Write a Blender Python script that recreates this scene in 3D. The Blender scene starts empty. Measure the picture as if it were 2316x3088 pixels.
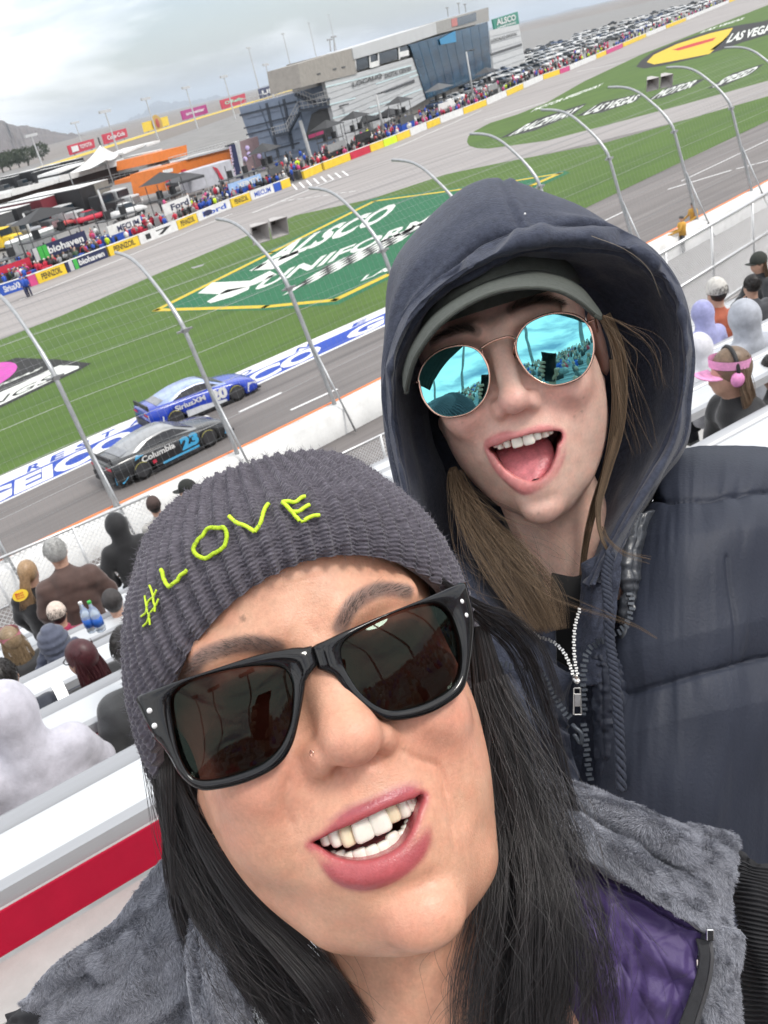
import bpy, bmesh, math, random
import numpy as np
from math import sin, cos, pi, radians, sqrt, atan2
from mathutils import Matrix, Vector
random.seed(7); np.random.seed(7)
SC = bpy.context.scene
COL = SC.collection
# ------------------------------------------------------------------ camera
H = 11.2                                   # eye height above the race track
FPX, PX0, PY0 = 2676.0, 1158.0, 1544.0      # focal length and centre in photo pixels (2316 x 3088)
_p, _r = radians(26.5), radians(14.0)
_h = np.array([0., 1, 0]); _rt = np.array([1., 0, 0]); _up = np.array([0., 0, 1])
CF = _h*cos(_p) - _up*sin(_p); _u = _h*sin(_p) + _up*cos(_p)
CR = _rt*cos(_r) - _u*sin(_r); CU = _rt*sin(_r) + _u*cos(_r); CD = -CU
EYE = np.array([0., 0, H])
cam = bpy.data.cameras.new('camera'); cam_o = bpy.data.objects.new('camera', cam); COL.objects.link(cam_o)
cam.sensor_fit = 'VERTICAL'; cam.sensor_height = 24.0; cam.sensor_width = 18.0
cam.lens = 24.0*FPX/3088.0; cam.clip_start = 0.01; cam.clip_end = 60000
cam_o.matrix_world = Matrix(((CR[0], CU[0], -CF[0], 0), (CR[1], CU[1], -CF[1], 0), (CR[2], CU[2], -CF[2], H), (0, 0, 0, 1)))
cam.dof.use_dof = True; cam.dof.focus_distance = 0.45; cam.dof.aperture_fstop = 28.0
SC.camera = cam_o
# ------------------------------------------------------------------ sky, sun, exposure
SUN_EL, SUN_AZ = radians(55), radians(118)   # azimuth clockwise from +Y: the sun stands high to the right, behind thin cloud
w = bpy.data.worlds.new('World'); SC.world = w; w.use_nodes = True
def build_world():
    nt = w.node_tree; N = nt.nodes; L = nt.links; N.clear()
    out = N.new('ShaderNodeOutputWorld'); bg = N.new('ShaderNodeBackground'); bg.inputs['Strength'].default_value = 0.10
    sky = N.new('ShaderNodeTexSky'); sky.sky_type = 'NISHITA'; sky.sun_disc = False
    sky.sun_elevation = SUN_EL; sky.sun_rotation = SUN_AZ; sky.dust_density = 2.0; sky.air_density = 1.0
    tc = N.new('ShaderNodeTexCoord'); sep = N.new('ShaderNodeSeparateXYZ'); L.new(tc.outputs['Generated'], sep.inputs[0])
    def mth(op, a, b=None, c=None):
        n = N.new('ShaderNodeMath'); n.operation = op
        for i, v in enumerate((a, b, c)):
            if v is None: continue
            if isinstance(v, (int, float)): n.inputs[i].default_value = v
            else: L.new(v, n.inputs[i])
        return n.outputs[0]
    def noise(scale, det, rough, vec, dist=0.0):
        n = N.new('ShaderNodeTexNoise'); n.inputs['Scale'].default_value = scale; n.inputs['Detail'].default_value = det
        n.inputs['Roughness'].default_value = rough; n.inputs['Distortion'].default_value = dist; L.new(vec, n.inputs['Vector']); return n.outputs['Fac']
    mp = N.new('ShaderNodeMapping'); mp.inputs['Scale'].default_value = (1.0, 1.0, 3.6); mp.inputs['Location'].default_value = (3.1, 1.7, 0); L.new(tc.outputs['Generated'], mp.inputs[0])
    n1 = noise(2.1, 7, 0.55, mp.outputs[0], 0.3)
    n2 = noise(5.5, 6, 0.58, mp.outputs[0], 0.5)
    # cover: mostly overcast with a few thin gaps
    cov = N.new('ShaderNodeMapRange'); cov.inputs['From Min'].default_value = 0.36; cov.inputs['From Max'].default_value = 0.50; cov.inputs['To Min'].default_value = 0.15; cov.inputs['To Max'].default_value = 1.0
    L.new(n1, cov.inputs['Value'])
    ramp = N.new('ShaderNodeValToRGB'); e = ramp.color_ramp.elements
    e[0].position = 0.38; e[0].color = (9.0, 9.25, 9.9, 1); e[1].position = 0.60; e[1].color = (11.2, 11.2, 11.2, 1)
    m = e.new(0.49); m.color = (10.3, 10.4, 10.5, 1)
    mixn = mth('ADD', mth('MULTIPLY', n1, 0.45), mth('MULTIPLY', n2, 0.55)); L.new(mixn, ramp.inputs[0])
    mx = N.new('ShaderNodeMix'); mx.data_type = 'RGBA'
    L.new(cov.outputs[0], mx.inputs['Factor']); L.new(sky.outputs[0], mx.inputs['A']); L.new(ramp.outputs[0], mx.inputs['B'])
    L.new(mx.outputs['Result'], bg.inputs['Color']); L.new(bg.outputs[0], out.inputs[0])
build_world()
sun = bpy.data.lights.new('sun', 'SUN'); sun.energy = 1.5; sun.angle = radians(14); sun.color = (1.0, 0.955, 0.89)
sun_o = bpy.data.objects.new('sun', sun); COL.objects.link(sun_o)
_sd = Vector((sin(SUN_AZ)*cos(SUN_EL), cos(SUN_AZ)*cos(SUN_EL), sin(SUN_EL)))
sun_o.rotation_euler = _sd.to_track_quat('Z', 'Y').to_euler(); sun_o.location = (0, 0, 60)
vs = SC.view_settings; vs.view_transform = 'Standard'; vs.look = 'None'; vs.gamma = 1.0; vs.exposure = 0.65; vs.use_curve_mapping = False
SC.cycles.max_bounces = 6; SC.cycles.transparent_max_bounces = 24; SC.cycles.use_denoising = True
# ------------------------------------------------------------------ placing
def ray(px, py): return (px-PX0)*CR + (py-PY0)*CD + FPX*CF
def at(px, py, depth): return EYE + ray(px, py)/FPX*depth                # world point seen at a photo pixel, at a distance
def gnd(px, py, z=0.0):
    d = ray(px, py); return EYE + d*((z-H)/d[2])
def proj(P):
    v = np.asarray(P, float)-EYE; dz = v@CF
    return np.stack([PX0+FPX*(v@CR)/dz, PY0+FPX*(v@CD)/dz, dz], -1)
# ------------------------------------------------------------------ materials
MATS = {}
def pm(name, col, rough=0.6, metal=0.0, var=0.12, vs=4.0, bump=0.0, bs=60.0, coat=0.0, sheen=0.0, sss=0.0, attr=None, spec=0.5, detail=4, coord='Object', stretch=None, vcol=None, trans=0.0, emit=None, alpha=None, strand=None):
    if name in MATS: return MATS[name]
    m = bpy.data.materials.new(name); m.use_nodes = True; nt = m.node_tree; N = nt.nodes; L = nt.links
    b = N['Principled BSDF']; b.inputs['Roughness'].default_value = rough; b.inputs['Metallic'].default_value = metal
    b.inputs['Coat Weight'].default_value = coat; b.inputs['Coat Roughness'].default_value = 0.08; b.inputs['Specular IOR Level'].default_value = spec
    if sheen: b.inputs['Sheen Weight'].default_value = sheen; b.inputs['Sheen Roughness'].default_value = 0.4
    if sss:
        b.inputs['Subsurface Weight'].default_value = sss; b.inputs['Subsurface Radius'].default_value = (1.0, 0.35, 0.2); b.inputs['Subsurface Scale'].default_value = 0.004
    if trans: b.inputs['Transmission Weight'].default_value = trans
    if emit: b.inputs['Emission Color'].default_value = (*emit[0], 1); b.inputs['Emission Strength'].default_value = emit[1]
    if alpha is not None: b.inputs['Alpha'].default_value = alpha
    base = None
    tc = N.new('ShaderNodeTexCoord'); vec = tc.outputs[coord]
    if stretch:
        mp = N.new('ShaderNodeMapping'); mp.vector_type = 'TEXTURE'; mp.inputs['Scale'].default_value = [1/q for q in stretch[:3]]
        if len(stretch) > 3: mp.inputs['Rotation'].default_value = (0, 0, -stretch[3])
        L.new(vec, mp.inputs[0]); vec = mp.outputs[0]
    if attr:
        a = N.new('ShaderNodeAttribute'); a.attribute_name = attr; base = a.outputs['Color']
        gr = N.new('ShaderNodeMapRange'); gr.inputs['To Min'].default_value = rough; gr.inputs['To Max'].default_value = rough*0.55; L.new(a.outputs['Alpha'], gr.inputs['Value']); L.new(gr.outputs[0], b.inputs['Roughness'])
    if var or base is not None:
        n = N.new('ShaderNodeTexNoise'); n.inputs['Scale'].default_value = vs; n.inputs['Detail'].default_value = detail; n.inputs['Roughness'].default_value = 0.62; L.new(vec, n.inputs['Vector'])
        mr = N.new('ShaderNodeMapRange'); mr.inputs['From Min'].default_value = 0.28; mr.inputs['From Max'].default_value = 0.72
        mr.inputs['To Min'].default_value = 1-var; mr.inputs['To Max'].default_value = 1+var; L.new(n.outputs['Fac'], mr.inputs['Value'])
        mx = N.new('ShaderNodeMix'); mx.data_type = 'RGBA'; mx.blend_type = 'MULTIPLY'; mx.inputs['Factor'].default_value = 1.0
        if base is not None: L.new(base, mx.inputs['A'])
        else: mx.inputs['A'].default_value = (*col, 1)
        fac = mr.outputs[0]
        if strand:                                   # every hair its own shade
            hi = N.new('ShaderNodeHairInfo'); hr = N.new('ShaderNodeMapRange'); hr.inputs['To Min'].default_value = strand[0]; hr.inputs['To Max'].default_value = strand[1]; L.new(hi.outputs['Random'], hr.inputs['Value'])
            mm = N.new('ShaderNodeMath'); mm.operation = 'MULTIPLY'; L.new(fac, mm.inputs[0]); L.new(hr.outputs[0], mm.inputs[1]); fac = mm.outputs[0]
        L.new(fac, mx.inputs['B']); res = mx.outputs['Result']
        if vcol:
            m2 = N.new('ShaderNodeMix'); m2.data_type = 'RGBA'; L.new(res, m2.inputs['A']); m2.inputs['B'].default_value = (*vcol[0], 1)
            n3 = N.new('ShaderNodeTexNoise'); n3.inputs['Scale'].default_value = vcol[1]; n3.inputs['Detail'].default_value = 5; L.new(vec, n3.inputs['Vector'])
            r3 = N.new('ShaderNodeMapRange'); r3.inputs['From Min'].default_value = vcol[2]; r3.inputs['From Max'].default_value = vcol[2]+0.2; r3.inputs['To Max'].default_value = vcol[3]
            L.new(n3.outputs['Fac'], r3.inputs['Value']); L.new(r3.outputs[0], m2.inputs['Factor']); res = m2.outputs['Result']
        L.new(res, b.inputs['Base Color'])
    else: b.inputs['Base Color'].default_value = (*col, 1)
    if bump:
        n = N.new('ShaderNodeTexNoise'); n.inputs['Scale'].default_value = bs; n.inputs['Detail'].default_value = 4; L.new(vec, n.inputs['Vector'])
        bp = N.new('ShaderNodeBump'); bp.inputs['Strength'].default_value = bump; bp.inputs['Distance'].default_value = 0.6/bs
        L.new(n.outputs['Fac'], bp.inputs['Height']); L.new(bp.outputs[0], b.inputs['Normal'])
    MATS[name] = m; return m
# ------------------------------------------------------------------ objects
def empty(name, loc, label=None, cat=None, group=None, kind=None):
    o = bpy.data.objects.new(name, None); COL.objects.link(o); o.location = tuple(loc); o.empty_display_size = 0.1
    tag(o, label, cat, group, kind); return o
def tag(o, label=None, cat=None, group=None, kind=None):
    if label: o['label'] = label
    if cat: o['category'] = cat
    if group: o['group'] = group
    if kind: o['kind'] = kind
    return o
def parent_to(o, p):
    o.parent = p
    # roots are only ever moved, so a part keeps its world coordinates by taking its root's place back out
    o.matrix_parent_inverse = Matrix() if p.parent is not None else Matrix.Translation(-Vector(p.location))
def mesh_obj(name, verts, faces, mat=None, parent=None, smooth=False, colors=None, uv=None, mats=None, midx=None):
    me = bpy.data.meshes.new(name); v = np.asarray(verts, dtype=np.float32)
    if isinstance(faces, np.ndarray) and faces.ndim == 2:
        k = faces.shape[1]; me.vertices.add(len(v)); me.vertices.foreach_set('co', v.ravel())
        me.loops.add(faces.size); me.loops.foreach_set('vertex_index', faces.ravel().astype(np.int32))
        me.polygons.add(len(faces)); me.polygons.foreach_set('loop_start', np.arange(0, faces.size, k, dtype=np.int32))
        me.update(calc_edges=True)
    else:
        me.from_pydata(v.tolist(), [], [list(map(int, f)) for f in faces]); me.update()
    if mats:
        for m in mats: me.materials.append(m)
        if midx is not None: me.polygons.foreach_set('material_index', np.asarray(midx, np.int32))
    elif mat: me.materials.append(mat)
    if smooth: me.polygons.foreach_set('use_smooth', np.ones(len(me.polygons), bool))
    if colors is not None:
        ca = me.color_attributes.new('Col', 'FLOAT_COLOR', 'POINT'); c = np.zeros((len(v), 4), np.float32); c[:, :colors.shape[1]] = colors; ca.data.foreach_set('color', c.ravel())
    me.validate()
    o = bpy.data.objects.new(name, me); COL.objects.link(o)
    if parent is not None: parent_to(o, parent)
    return o
class MB:
    """collects shapes (world coordinates) that belong to one piece"""
    def __init__(s): s.v = []; s.f = []; s.m = []; s.cm = 0
    def add(s, v, f):
        b = len(s.v); s.v.extend([tuple(map(float, p)) for p in v]); s.f.extend([tuple(int(i)+b for i in q) for q in f]); s.m.extend([s.cm]*len(f)); return s
    def box(s, c, size, X=(1, 0, 0), Y=(0, 1, 0), Z=(0, 0, 1), taper=1.0):
        c, X, Y, Z = map(np.asarray, (c, X, Y, Z)); hx, hy, hz = [q/2 for q in size]; v = []
        for k in (-1, 1):
            t = taper if k > 0 else 1
            for i, j in ((-1, -1), (1, -1), (1, 1), (-1, 1)): v.append(c+X*hx*i*t+Y*hy*j*t+Z*hz*k)
        return s.add(v, [(3, 2, 1, 0), (4, 5, 6, 7), (0, 1, 5, 4), (1, 2, 6, 5), (2, 3, 7, 6), (3, 0, 4, 7)])
    def hexa(s, p8): return s.add(p8, [(3, 2, 1, 0), (4, 5, 6, 7), (0, 1, 5, 4), (1, 2, 6, 5), (2, 3, 7, 6), (3, 0, 4, 7)])
    def tube(s, pts, r, n=8, cap=True, closed=False):
        pts = [np.asarray(p, float) for p in pts]; m = len(pts); rr = r if hasattr(r, '__len__') else [r]*m; v = []; ref = None
        for i, p in enumerate(pts):
            a = pts[(i-1) % m] if (i or closed) else p; b = pts[(i+1) % m] if (i < m-1 or closed) else p
            t = b-a; t = t/(np.linalg.norm(t)+1e-12)
            if ref is None:
                ref = np.cross(t, (0, 0, 1.)) if abs(t[2]) < .9 else np.cross(t, (1., 0, 0))
            ref = ref-t*(ref@t); ref /= np.linalg.norm(ref)+1e-12; bb = np.cross(t, ref)
            for k in range(n):
                a_ = 2*pi*k/n; v.append(p+(ref*cos(a_)+bb*sin(a_))*rr[i])
        f = []
        for i in range(m if closed else m-1):
            i2 = (i+1) % m
            for k in range(n): f.append((i*n+k, i*n+(k+1) % n, i2*n+(k+1) % n, i2*n+k))
        if cap and not closed: f.append(tuple(range(n-1, -1, -1))); f.append(tuple(range((m-1)*n, m*n)))
        return s.add(v, f)
    def prism(s, poly, off):
        n = len(poly); off = np.asarray(off, float); v = [np.asarray(p, float) for p in poly]+[np.asarray(p, float)+off for p in poly]
        return s.add(v, [tuple(range(n-1, -1, -1)), tuple(range(n, 2*n))]+[(i, (i+1) % n, n+(i+1) % n, n+i) for i in range(n)])
    def poly(s, pts): return s.add(pts, [tuple(range(len(pts)))])
    def ball(s, c, r, n=10, m=7, axes=None):
        c = np.asarray(c, float); r = np.asarray(r, float)*np.ones(3); A = np.eye(3) if axes is None else np.asarray(axes); v = []
        for j in range(1, m):
            th = pi*j/m
            for i in range(n): a = 2*pi*i/n; v.append(c+(np.array([sin(th)*cos(a), sin(th)*sin(a), cos(th)])*r)@A)
        v += [c+np.array([0, 0, r[2]])@A, c-np.array([0, 0, r[2]])@A]; f = []
        for j in range(m-2):
            for i in range(n): f.append((j*n+i, (j+1)*n+i, (j+1)*n+(i+1) % n, j*n+(i+1) % n))
        for i in range(n): f.append((len(v)-2, i, (i+1) % n)); f.append((len(v)-1, (m-2)*n+(i+1) % n, (m-2)*n+i))
        return s.add(v, f)
    def build(s, name, mat, parent=None, smooth=False, bevel=0, mats=None):
        o = mesh_obj(name, s.v, s.f, mat, parent, smooth, mats=mats, midx=s.m if mats else None)
        if bevel:
            b = o.modifiers.new('bevel', 'BEVEL'); b.width = bevel; b.segments = 2; b.limit_method = 'ANGLE'
        return o
def struct(o, label=None):
    o['kind'] = 'structure'
    if label: o['label'] = label
    return o
def copy_tree(o, parent=None):
    c = o.copy(); COL.objects.link(c)
    if parent is not None: c.parent = parent
    for ch in list(o.children): copy_tree(ch, c)
    return c
def catmull(P, n, closed=False):
    """resample a control polyline P (k,d) to n points with a Catmull-Rom spline"""
    P = np.asarray(P, float); k = len(P); t = np.linspace(0, k if closed else k-1, n, endpoint=not closed); out = []
    i = np.minimum(np.floor(t).astype(int), (k-1) if closed else k-2); u = (t-i)[:, None]
    g = (lambda j: P[j % k]) if closed else (lambda j: P[np.clip(j, 0, k-1)])
    p0, p1, p2, p3 = g(i-1), g(i), g(i+1), g(i+2)
    if not closed:
        p0 = np.where((i == 0)[:, None], 2*p1-p2, p0); p3 = np.where((i == k-2)[:, None], 2*p2-p1, p3)
    return 0.5*((2*p1)+(-p0+p2)*u+(2*p0-5*p1+4*p2-p3)*u*u+(-p0+3*p1-3*p2+p3)*u**3)
def patch_grid(rows, nu, nv, closed=False):
    """control rows (R,C,3) -> smooth (nv,nu,3) grid"""
    rows = np.asarray(rows, float); R = np.stack([catmull(r, nu, closed) for r in rows])
    return np.stack([catmull(R[:, j], nv) for j in range(R.shape[1])], 1)
def grid_faces(nv, nu, closed=False):
    m = nu if closed else nu-1; i, j = np.meshgrid(np.arange(nv-1), np.arange(m), indexing='ij'); j2 = (j+1) % nu
    return np.stack([i*nu+j, i*nu+j2, (i+1)*nu+j2, (i+1)*nu+j], -1).reshape(-1, 4)
def grid_normals(Gd):
    du = np.gradient(Gd, axis=1); dv = np.gradient(Gd, axis=0); n = np.cross(du, dv); n /= np.linalg.norm(n, axis=-1, keepdims=True)+1e-12
    flip = np.sign(np.sum(n*(EYE-Gd), -1, keepdims=True)); flip = 1.0 if flip.mean() > 0 else -1.0
    return n*flip
def lerp(a, b, t): return np.asarray(a)*(1-t)+np.asarray(b)*t
def vnoise(x, y, seed=0):
    """smooth 2-D value noise in [-1,1]"""
    xi = np.floor(x).astype(int); yi = np.floor(y).astype(int); xf = x-xi; yf = y-yi; T = np.random.RandomState(100+seed).rand(64, 64)*2-1
    s = lambda t: t*t*(3-2*t); u, v = s(xf), s(yf); g = lambda a, b: T[a % 64, b % 64]
    return (g(xi, yi)*(1-u)+g(xi+1, yi)*u)*(1-v)+(g(xi, yi+1)*(1-u)+g(xi+1, yi+1)*u)*v
def px_grid(rows):
    """rows of (px,py,depth) -> world"""
    A = np.asarray(rows, float); d = (A[..., 0:1]-PX0)*CR+(A[..., 1:2]-PY0)*CD+FPX*CF; return EYE+d/FPX*A[..., 2:3]
def strands(name, curves, radius, mat, parent=None, tip=0.3):
    """hair: curves is (n,k,3)"""
    A = np.asarray(curves, np.float32); n, k, _ = A.shape
    c = bpy.data.hair_curves.new(name); c.add_curves([k]*n)
    c.attributes['position'].data.foreach_set('vector', A.ravel()) if 'position' in c.attributes else c.attributes.new('position', 'FLOAT_VECTOR', 'POINT').data.foreach_set('vector', A.ravel())
    ra = c.attributes.get('radius') or c.attributes.new('radius', 'FLOAT', 'POINT')
    prof = np.linspace(1, 0, k)**0.5*(1-tip)+tip
    rr = (np.asarray(radius)*np.ones(n))[:, None]*prof[None, :]; ra.data.foreach_set('value', rr.astype(np.float32).ravel())
    c.materials.append(mat); o = bpy.data.objects.new(name, c); COL.objects.link(o)
    if parent is not None: parent_to(o, parent)
    return o
def text_mesh(txt, bold=0.0, spacing=1.0, res=3):
    """flat text as (verts in unit-height 2-D, faces)"""
    cu = bpy.data.curves.new('t', 'FONT'); cu.body = txt; cu.offset = bold; cu.space_character = spacing; cu.resolution_u = res
    o = bpy.data.objects.new('t', cu); COL.objects.link(o); dg = bpy.context.evaluated_depsgraph_get()
    me = o.evaluated_get(dg).to_mesh(); v = np.array([p.co[:2] for p in me.vertices]); f = [tuple(p.vertices) for p in me.polygons]
    o.to_mesh_clear(); bpy.data.objects.remove(o); bpy.data.curves.remove(cu)
    v[:, 0] -= v[:, 0].min(); v[:, 1] -= v[:, 1].min(); return v, f
def lettering(name, txt, O, X, Y, mat, parent, bold=0.02, fit=None, lift=None, spacing=1.0):
    """text laid on a plane: O origin corner, X and Y the full width and height vectors of the line"""
    v, f = text_mesh(txt, bold, spacing); v = v/np.maximum(v.max(0), 1e-6)
    O, X, Y = (np.asarray(q, float) for q in (O, X, Y)); n = np.cross(X, Y); n /= np.linalg.norm(n)
    W = O+v[:, :1]*X+v[:, 1:]*Y+(n*lift if lift else 0)
    return mesh_obj(name, W, f, mat, parent)
# ------------------------------------------------------------------ implicit surfaces
def smin(a, b, k):
    h = np.clip(0.5+0.5*(b-a)/k, 0, 1); return b*(1-h)+a*h-k*h*(1-h)
def smax(a, b, k): return -smin(-a, -b, k)
class Sdf:
    def __init__(s, lo, hi, h):
        s.lo = np.array(lo, np.float32); s.h = np.float32(h); n = np.ceil((np.array(hi)-s.lo)/h).astype(int)+1; s.n = n
        s.x = (s.lo[0]+h*np.arange(n[0], dtype=np.float32))[:, None, None]; s.y = (s.lo[1]+h*np.arange(n[1], dtype=np.float32))[None, :, None]; s.z = (s.lo[2]+h*np.arange(n[2], dtype=np.float32))[None, None, :]
        s.f = np.full(tuple(n), 1e3, np.float32)
    def ell(s, c, r):
        x, y, z = s.x-c[0], s.y-c[1], s.z-c[2]
        k0 = np.sqrt((x/r[0])**2+(y/r[1])**2+(z/r[2])**2); k1 = np.sqrt((x/r[0]**2)**2+(y/r[1]**2)**2+(z/r[2]**2)**2)+1e-6
        return k0*(k0-1)/k1
    def cap(s, a, b, ra, rb=None):
        rb = ra if rb is None else rb; a = np.array(a, np.float32); d = np.array(b, np.float32)-a
        t = np.clip(((s.x-a[0])*d[0]+(s.y-a[1])*d[1]+(s.z-a[2])*d[2])/(d@d+1e-9), 0, 1)
        return np.sqrt((s.x-a[0]-t*d[0])**2+(s.y-a[1]-t*d[1])**2+(s.z-a[2]-t*d[2])**2)-(ra+(rb-ra)*t)
    def add(s, d, k=6): s.f = smin(s.f, d, k); return s
    def sub(s, d, k=4): s.f = smax(s.f, -d, k); return s
    def mesh(s, smooth=2):
        V, Fc = surfnet(s.f); V = V*s.h+s.lo
        for _ in range(smooth): V = lapl(V, Fc)
        return V, Fc
def lapl(V, Fq, w=0.5):
    S = np.zeros_like(V); C = np.zeros(len(V))
    for a, b in ((0, 1), (1, 2), (2, 3), (3, 0)):
        for p, q in ((a, b), (b, a)):
            for d in range(3): S[:, d] += np.bincount(Fq[:, p], V[Fq[:, q], d], len(V))
            C += np.bincount(Fq[:, p], minlength=len(V))
    C = np.maximum(C, 1)[:, None]; return V*(1-w)+S/C*w
def surfnet(f):
    s = f < 0; n = f.shape; act = np.zeros((n[0]-1, n[1]-1, n[2]-1), np.int8)
    for i in (0, 1):
        for j in (0, 1):
            for k in (0, 1): act += s[i:n[0]-1+i, j:n[1]-1+j, k:n[2]-1+k]
    I = np.argwhere((act > 0) & (act < 8)); idx = np.full(act.shape, -1, np.int32); idx[tuple(I.T)] = np.arange(len(I))
    acc = np.zeros((len(I), 3)); cnt = np.zeros(len(I)); cor = [(i, j, k) for i in (0, 1) for j in (0, 1) for k in (0, 1)]
    val = {c: f[I[:, 0]+c[0], I[:, 1]+c[1], I[:, 2]+c[2]] for c in cor}
    for c in cor:
        for ax in range(3):
            if c[ax]: continue
            d = list(c); d[ax] = 1; d = tuple(d); a, b = val[c], val[d]; m = (a < 0) != (b < 0); t = np.where(m, a/np.where(m, a-b, 1), 0)
            p = np.tile(np.array(c, float), (len(I), 1)); p[:, ax] += t; acc += p*m[:, None]; cnt += m
    V = I+acc/cnt[:, None]; Q = []
    for ax in range(3):
        o1, o2 = [(1, 2), (2, 0), (0, 1)][ax]; sl = [slice(1, n[q]-1) for q in range(3)]; sl[ax] = slice(0, n[ax]-1); sl2 = list(sl); sl2[ax] = slice(1, n[ax])
        a, b = s[tuple(sl)], s[tuple(sl2)]; E_ = np.argwhere(a != b); off = np.array([1, 1, 1]); off[ax] = 0; E_ = E_+off
        flip = s[tuple(E_.T)]
        e1 = np.zeros(3, int); e1[o1] = 1; e2 = np.zeros(3, int); e2[o2] = 1
        q = np.stack([idx[tuple((E_-e1-e2).T)], idx[tuple((E_-e2).T)], idx[tuple(E_.T)], idx[tuple((E_-e1).T)]], 1)
        q = np.where(flip[:, None], q, q[:, ::-1]); Q.append(q)
    Q = np.concatenate(Q); Q = Q[(Q >= 0).all(1)]; return V, Q
# ================================================================== ground, track, grass
def z1(x, y): return (x/1.8433, y/1.8433)
def z4(x, y): return (x/1.8433, 350+y/1.8433)
def z5(x, y): return (700+x/2.0738, 350+y/2.0738)
def z2b(x, y): return (850+x/2.0738, y/2.0738)
def z3b(x, y): return (1500+x/2.033, y/2.033)
def z6(x, y): return (x/1.3825, 900+y/1.3825)
TD = np.array([cos(radians(33.5)), sin(radians(33.5)), 0]); TN = np.array([-TD[1], TD[0], 0])      # along the track, towards the infield
def sheet(name, px, z, mat, label=None, kind='structure', parent=None):
    m = MB(); m.poly([gnd(x, y, z) for x, y in px]); o = m.build(name, mat, parent)
    if parent is None: o['kind'] = kind
    if label and parent is None: o['label'] = label
    return o
ROT = radians(33.5)
M_TRACK = pm('track_asphalt', (0.17, 0.155, 0.15), 0.85, var=.26, vs=1.0, bump=.3, bs=14, stretch=(.03, 1.1, 1, -ROT), vcol=((.085, .08, .08), 1.6, .52, .75), detail=6)
M_PIT = pm('pit_road_concrete', (0.29, 0.27, 0.262), 0.85, var=.16, vs=.8, stretch=(.02, .8, 1, -ROT), vcol=((.13, .125, .125), 1.3, .53, .8), detail=6)
M_DESERT = pm('desert_ground', (0.19, 0.17, 0.155), 0.95, var=.25, vs=.02, detail=6)
M_LOT = pm('infield_asphalt', (0.20, 0.195, 0.19), 0.9, var=.2, vs=.15)
M_GRASS = pm('mown_grass', (0.062, 0.120, 0.012), 0.9, var=.22, vs=2.2, bump=.5, bs=30, stretch=(.10, 1.0, 1, -ROT), vcol=((.042, .090, .009), .45, .48, .7), detail=7)
m = MB(); m.poly([(-30000, -30000, -.3), (30000, -30000, -.3), (30000, 30000, -.3), (-30000, 30000, -.3)]); struct(m.build('ground', M_DESERT))
c0 = gnd(1000, 1200)
m = MB(); m.poly([c0-TD*260-TN*20, c0+TD*420-TN*20, c0+TD*420+TN*42, c0-TD*260+TN*42]); o = m.build('race_track', M_TRACK); struct(o)
for v in o.data.vertices: v.co.z = 0.0
PITL = [(-420, 1055), (0, 896), (119, 856), (336, 772), (534, 696), (697, 628), (868, 565), (946, 527), (1062, 481), (1197, 428), (1356, 361), (1462, 320), (1645, 238), (1736, 205), (1962, 106), (2140, 33), (2330, -48), (2500, -122)]
sheet('pit_road', [(-420, 1200), (0, 1030), (472, 832), (893, 656), (1500, 500), (2316, 300), (2700, 210), (2700, -150)]+[(2500, -120)]+PITL[::-1], .004, M_PIT)
m = MB(); q = [gnd(*p) for p in PITL]; m.poly([np.array([*p[:2], -.02]) for p in q]+[np.array([*(q[-1]+TN*420+TD*60)[:2], -.02]), np.array([*(q[0]+TN*420-TD*60)[:2], -.02])]); struct(m.build('infield_lot', M_LOT))
GA_low = [(-420, 1625), (0, 1435), (600, 1172), (1165, 925), (1450, 783), (1741, 639), (2030, 500), (2316, 364), (2600, 228)]
GA_up = [(2600, 212), (2316, 290), (1815, 433), (1500, 493), (1347, 525), (1115, 601), (893, 649), (472, 827), (190, 950), (0, 1025), (-420, 1195)]
sheet('grass_infield', GA_low+GA_up, .012, M_GRASS, 'mown green grass between the track and pit road')
GB = [(1408, 428), (1416, 440), (1440, 447), (1472, 448), (1650, 424), (1815, 381), (2050, 318), (2316, 243), (2600, 165), (2600, -96), (2316, 15), (2115, 93), (1928, 167), (1760, 246), (1650, 309), (1560, 345), (1477, 371), (1430, 396), (1412, 412)]
sheet('grass_island', GB, .012, M_GRASS, 'pointed island of mown grass inside the pit road')
# painted grass
P_WHITE = pm('white_turf_paint', (.62, .64, .60), .9, var=.18, vs=3); P_GREEN = pm('green_turf_paint', (.010, .115, .048), .9, var=.2, vs=2); P_YEL = pm('yellow_turf_paint', (.55, .40, .03), .9, var=.15, vs=2)
P_BLK = pm('black_turf_paint', (.018, .018, .018), .9, var=.3, vs=2); P_MAG = pm('magenta_turf_paint', (.48, .07, .35), .9, var=.15, vs=2); P_BLUE = pm('blue_track_paint', (.012, .055, .36), .75, var=.18, vs=1.5, stretch=(.1, 1, 1, -ROT)); P_WT = pm('white_track_paint', (.72, .72, .72), .75, var=.12, vs=1.5, stretch=(.1, 1, 1, -ROT)); P_RED = pm('red_turf_paint', (.42, .03, .03), .9, var=.2, vs=2)
def decal(name, label, cat, parts, z=.02):
    """paint on the ground: parts = [(part name, material, px polygon, lift)]"""
    g0 = gnd(*parts[0][2][0]); root = empty(name, (g0[0], g0[1], 0), label, cat)
    for pn, mt, poly, lift in parts: m = MB(); m.poly([gnd(x, y, z+lift) for x, y in poly]); m.build(pn, mt, root)
    return root
def strip(line, w, z):
    """a painted line of width w metres along world points"""
    m = MB(); P = [np.asarray(p) for p in line]
    for a, b in zip(P[:-1], P[1:]):
        d = (b-a)[:2]; d = d/np.linalg.norm(d); n = np.array([-d[1], d[0], 0])*w/2; e = np.array([d[0], d[1], 0])*w*.35
        q = [a-n-e, b-n+e, b+n+e, a+n-e]; m.poly([np.array([*p[:2], z]) for p in q])
    return m
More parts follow.
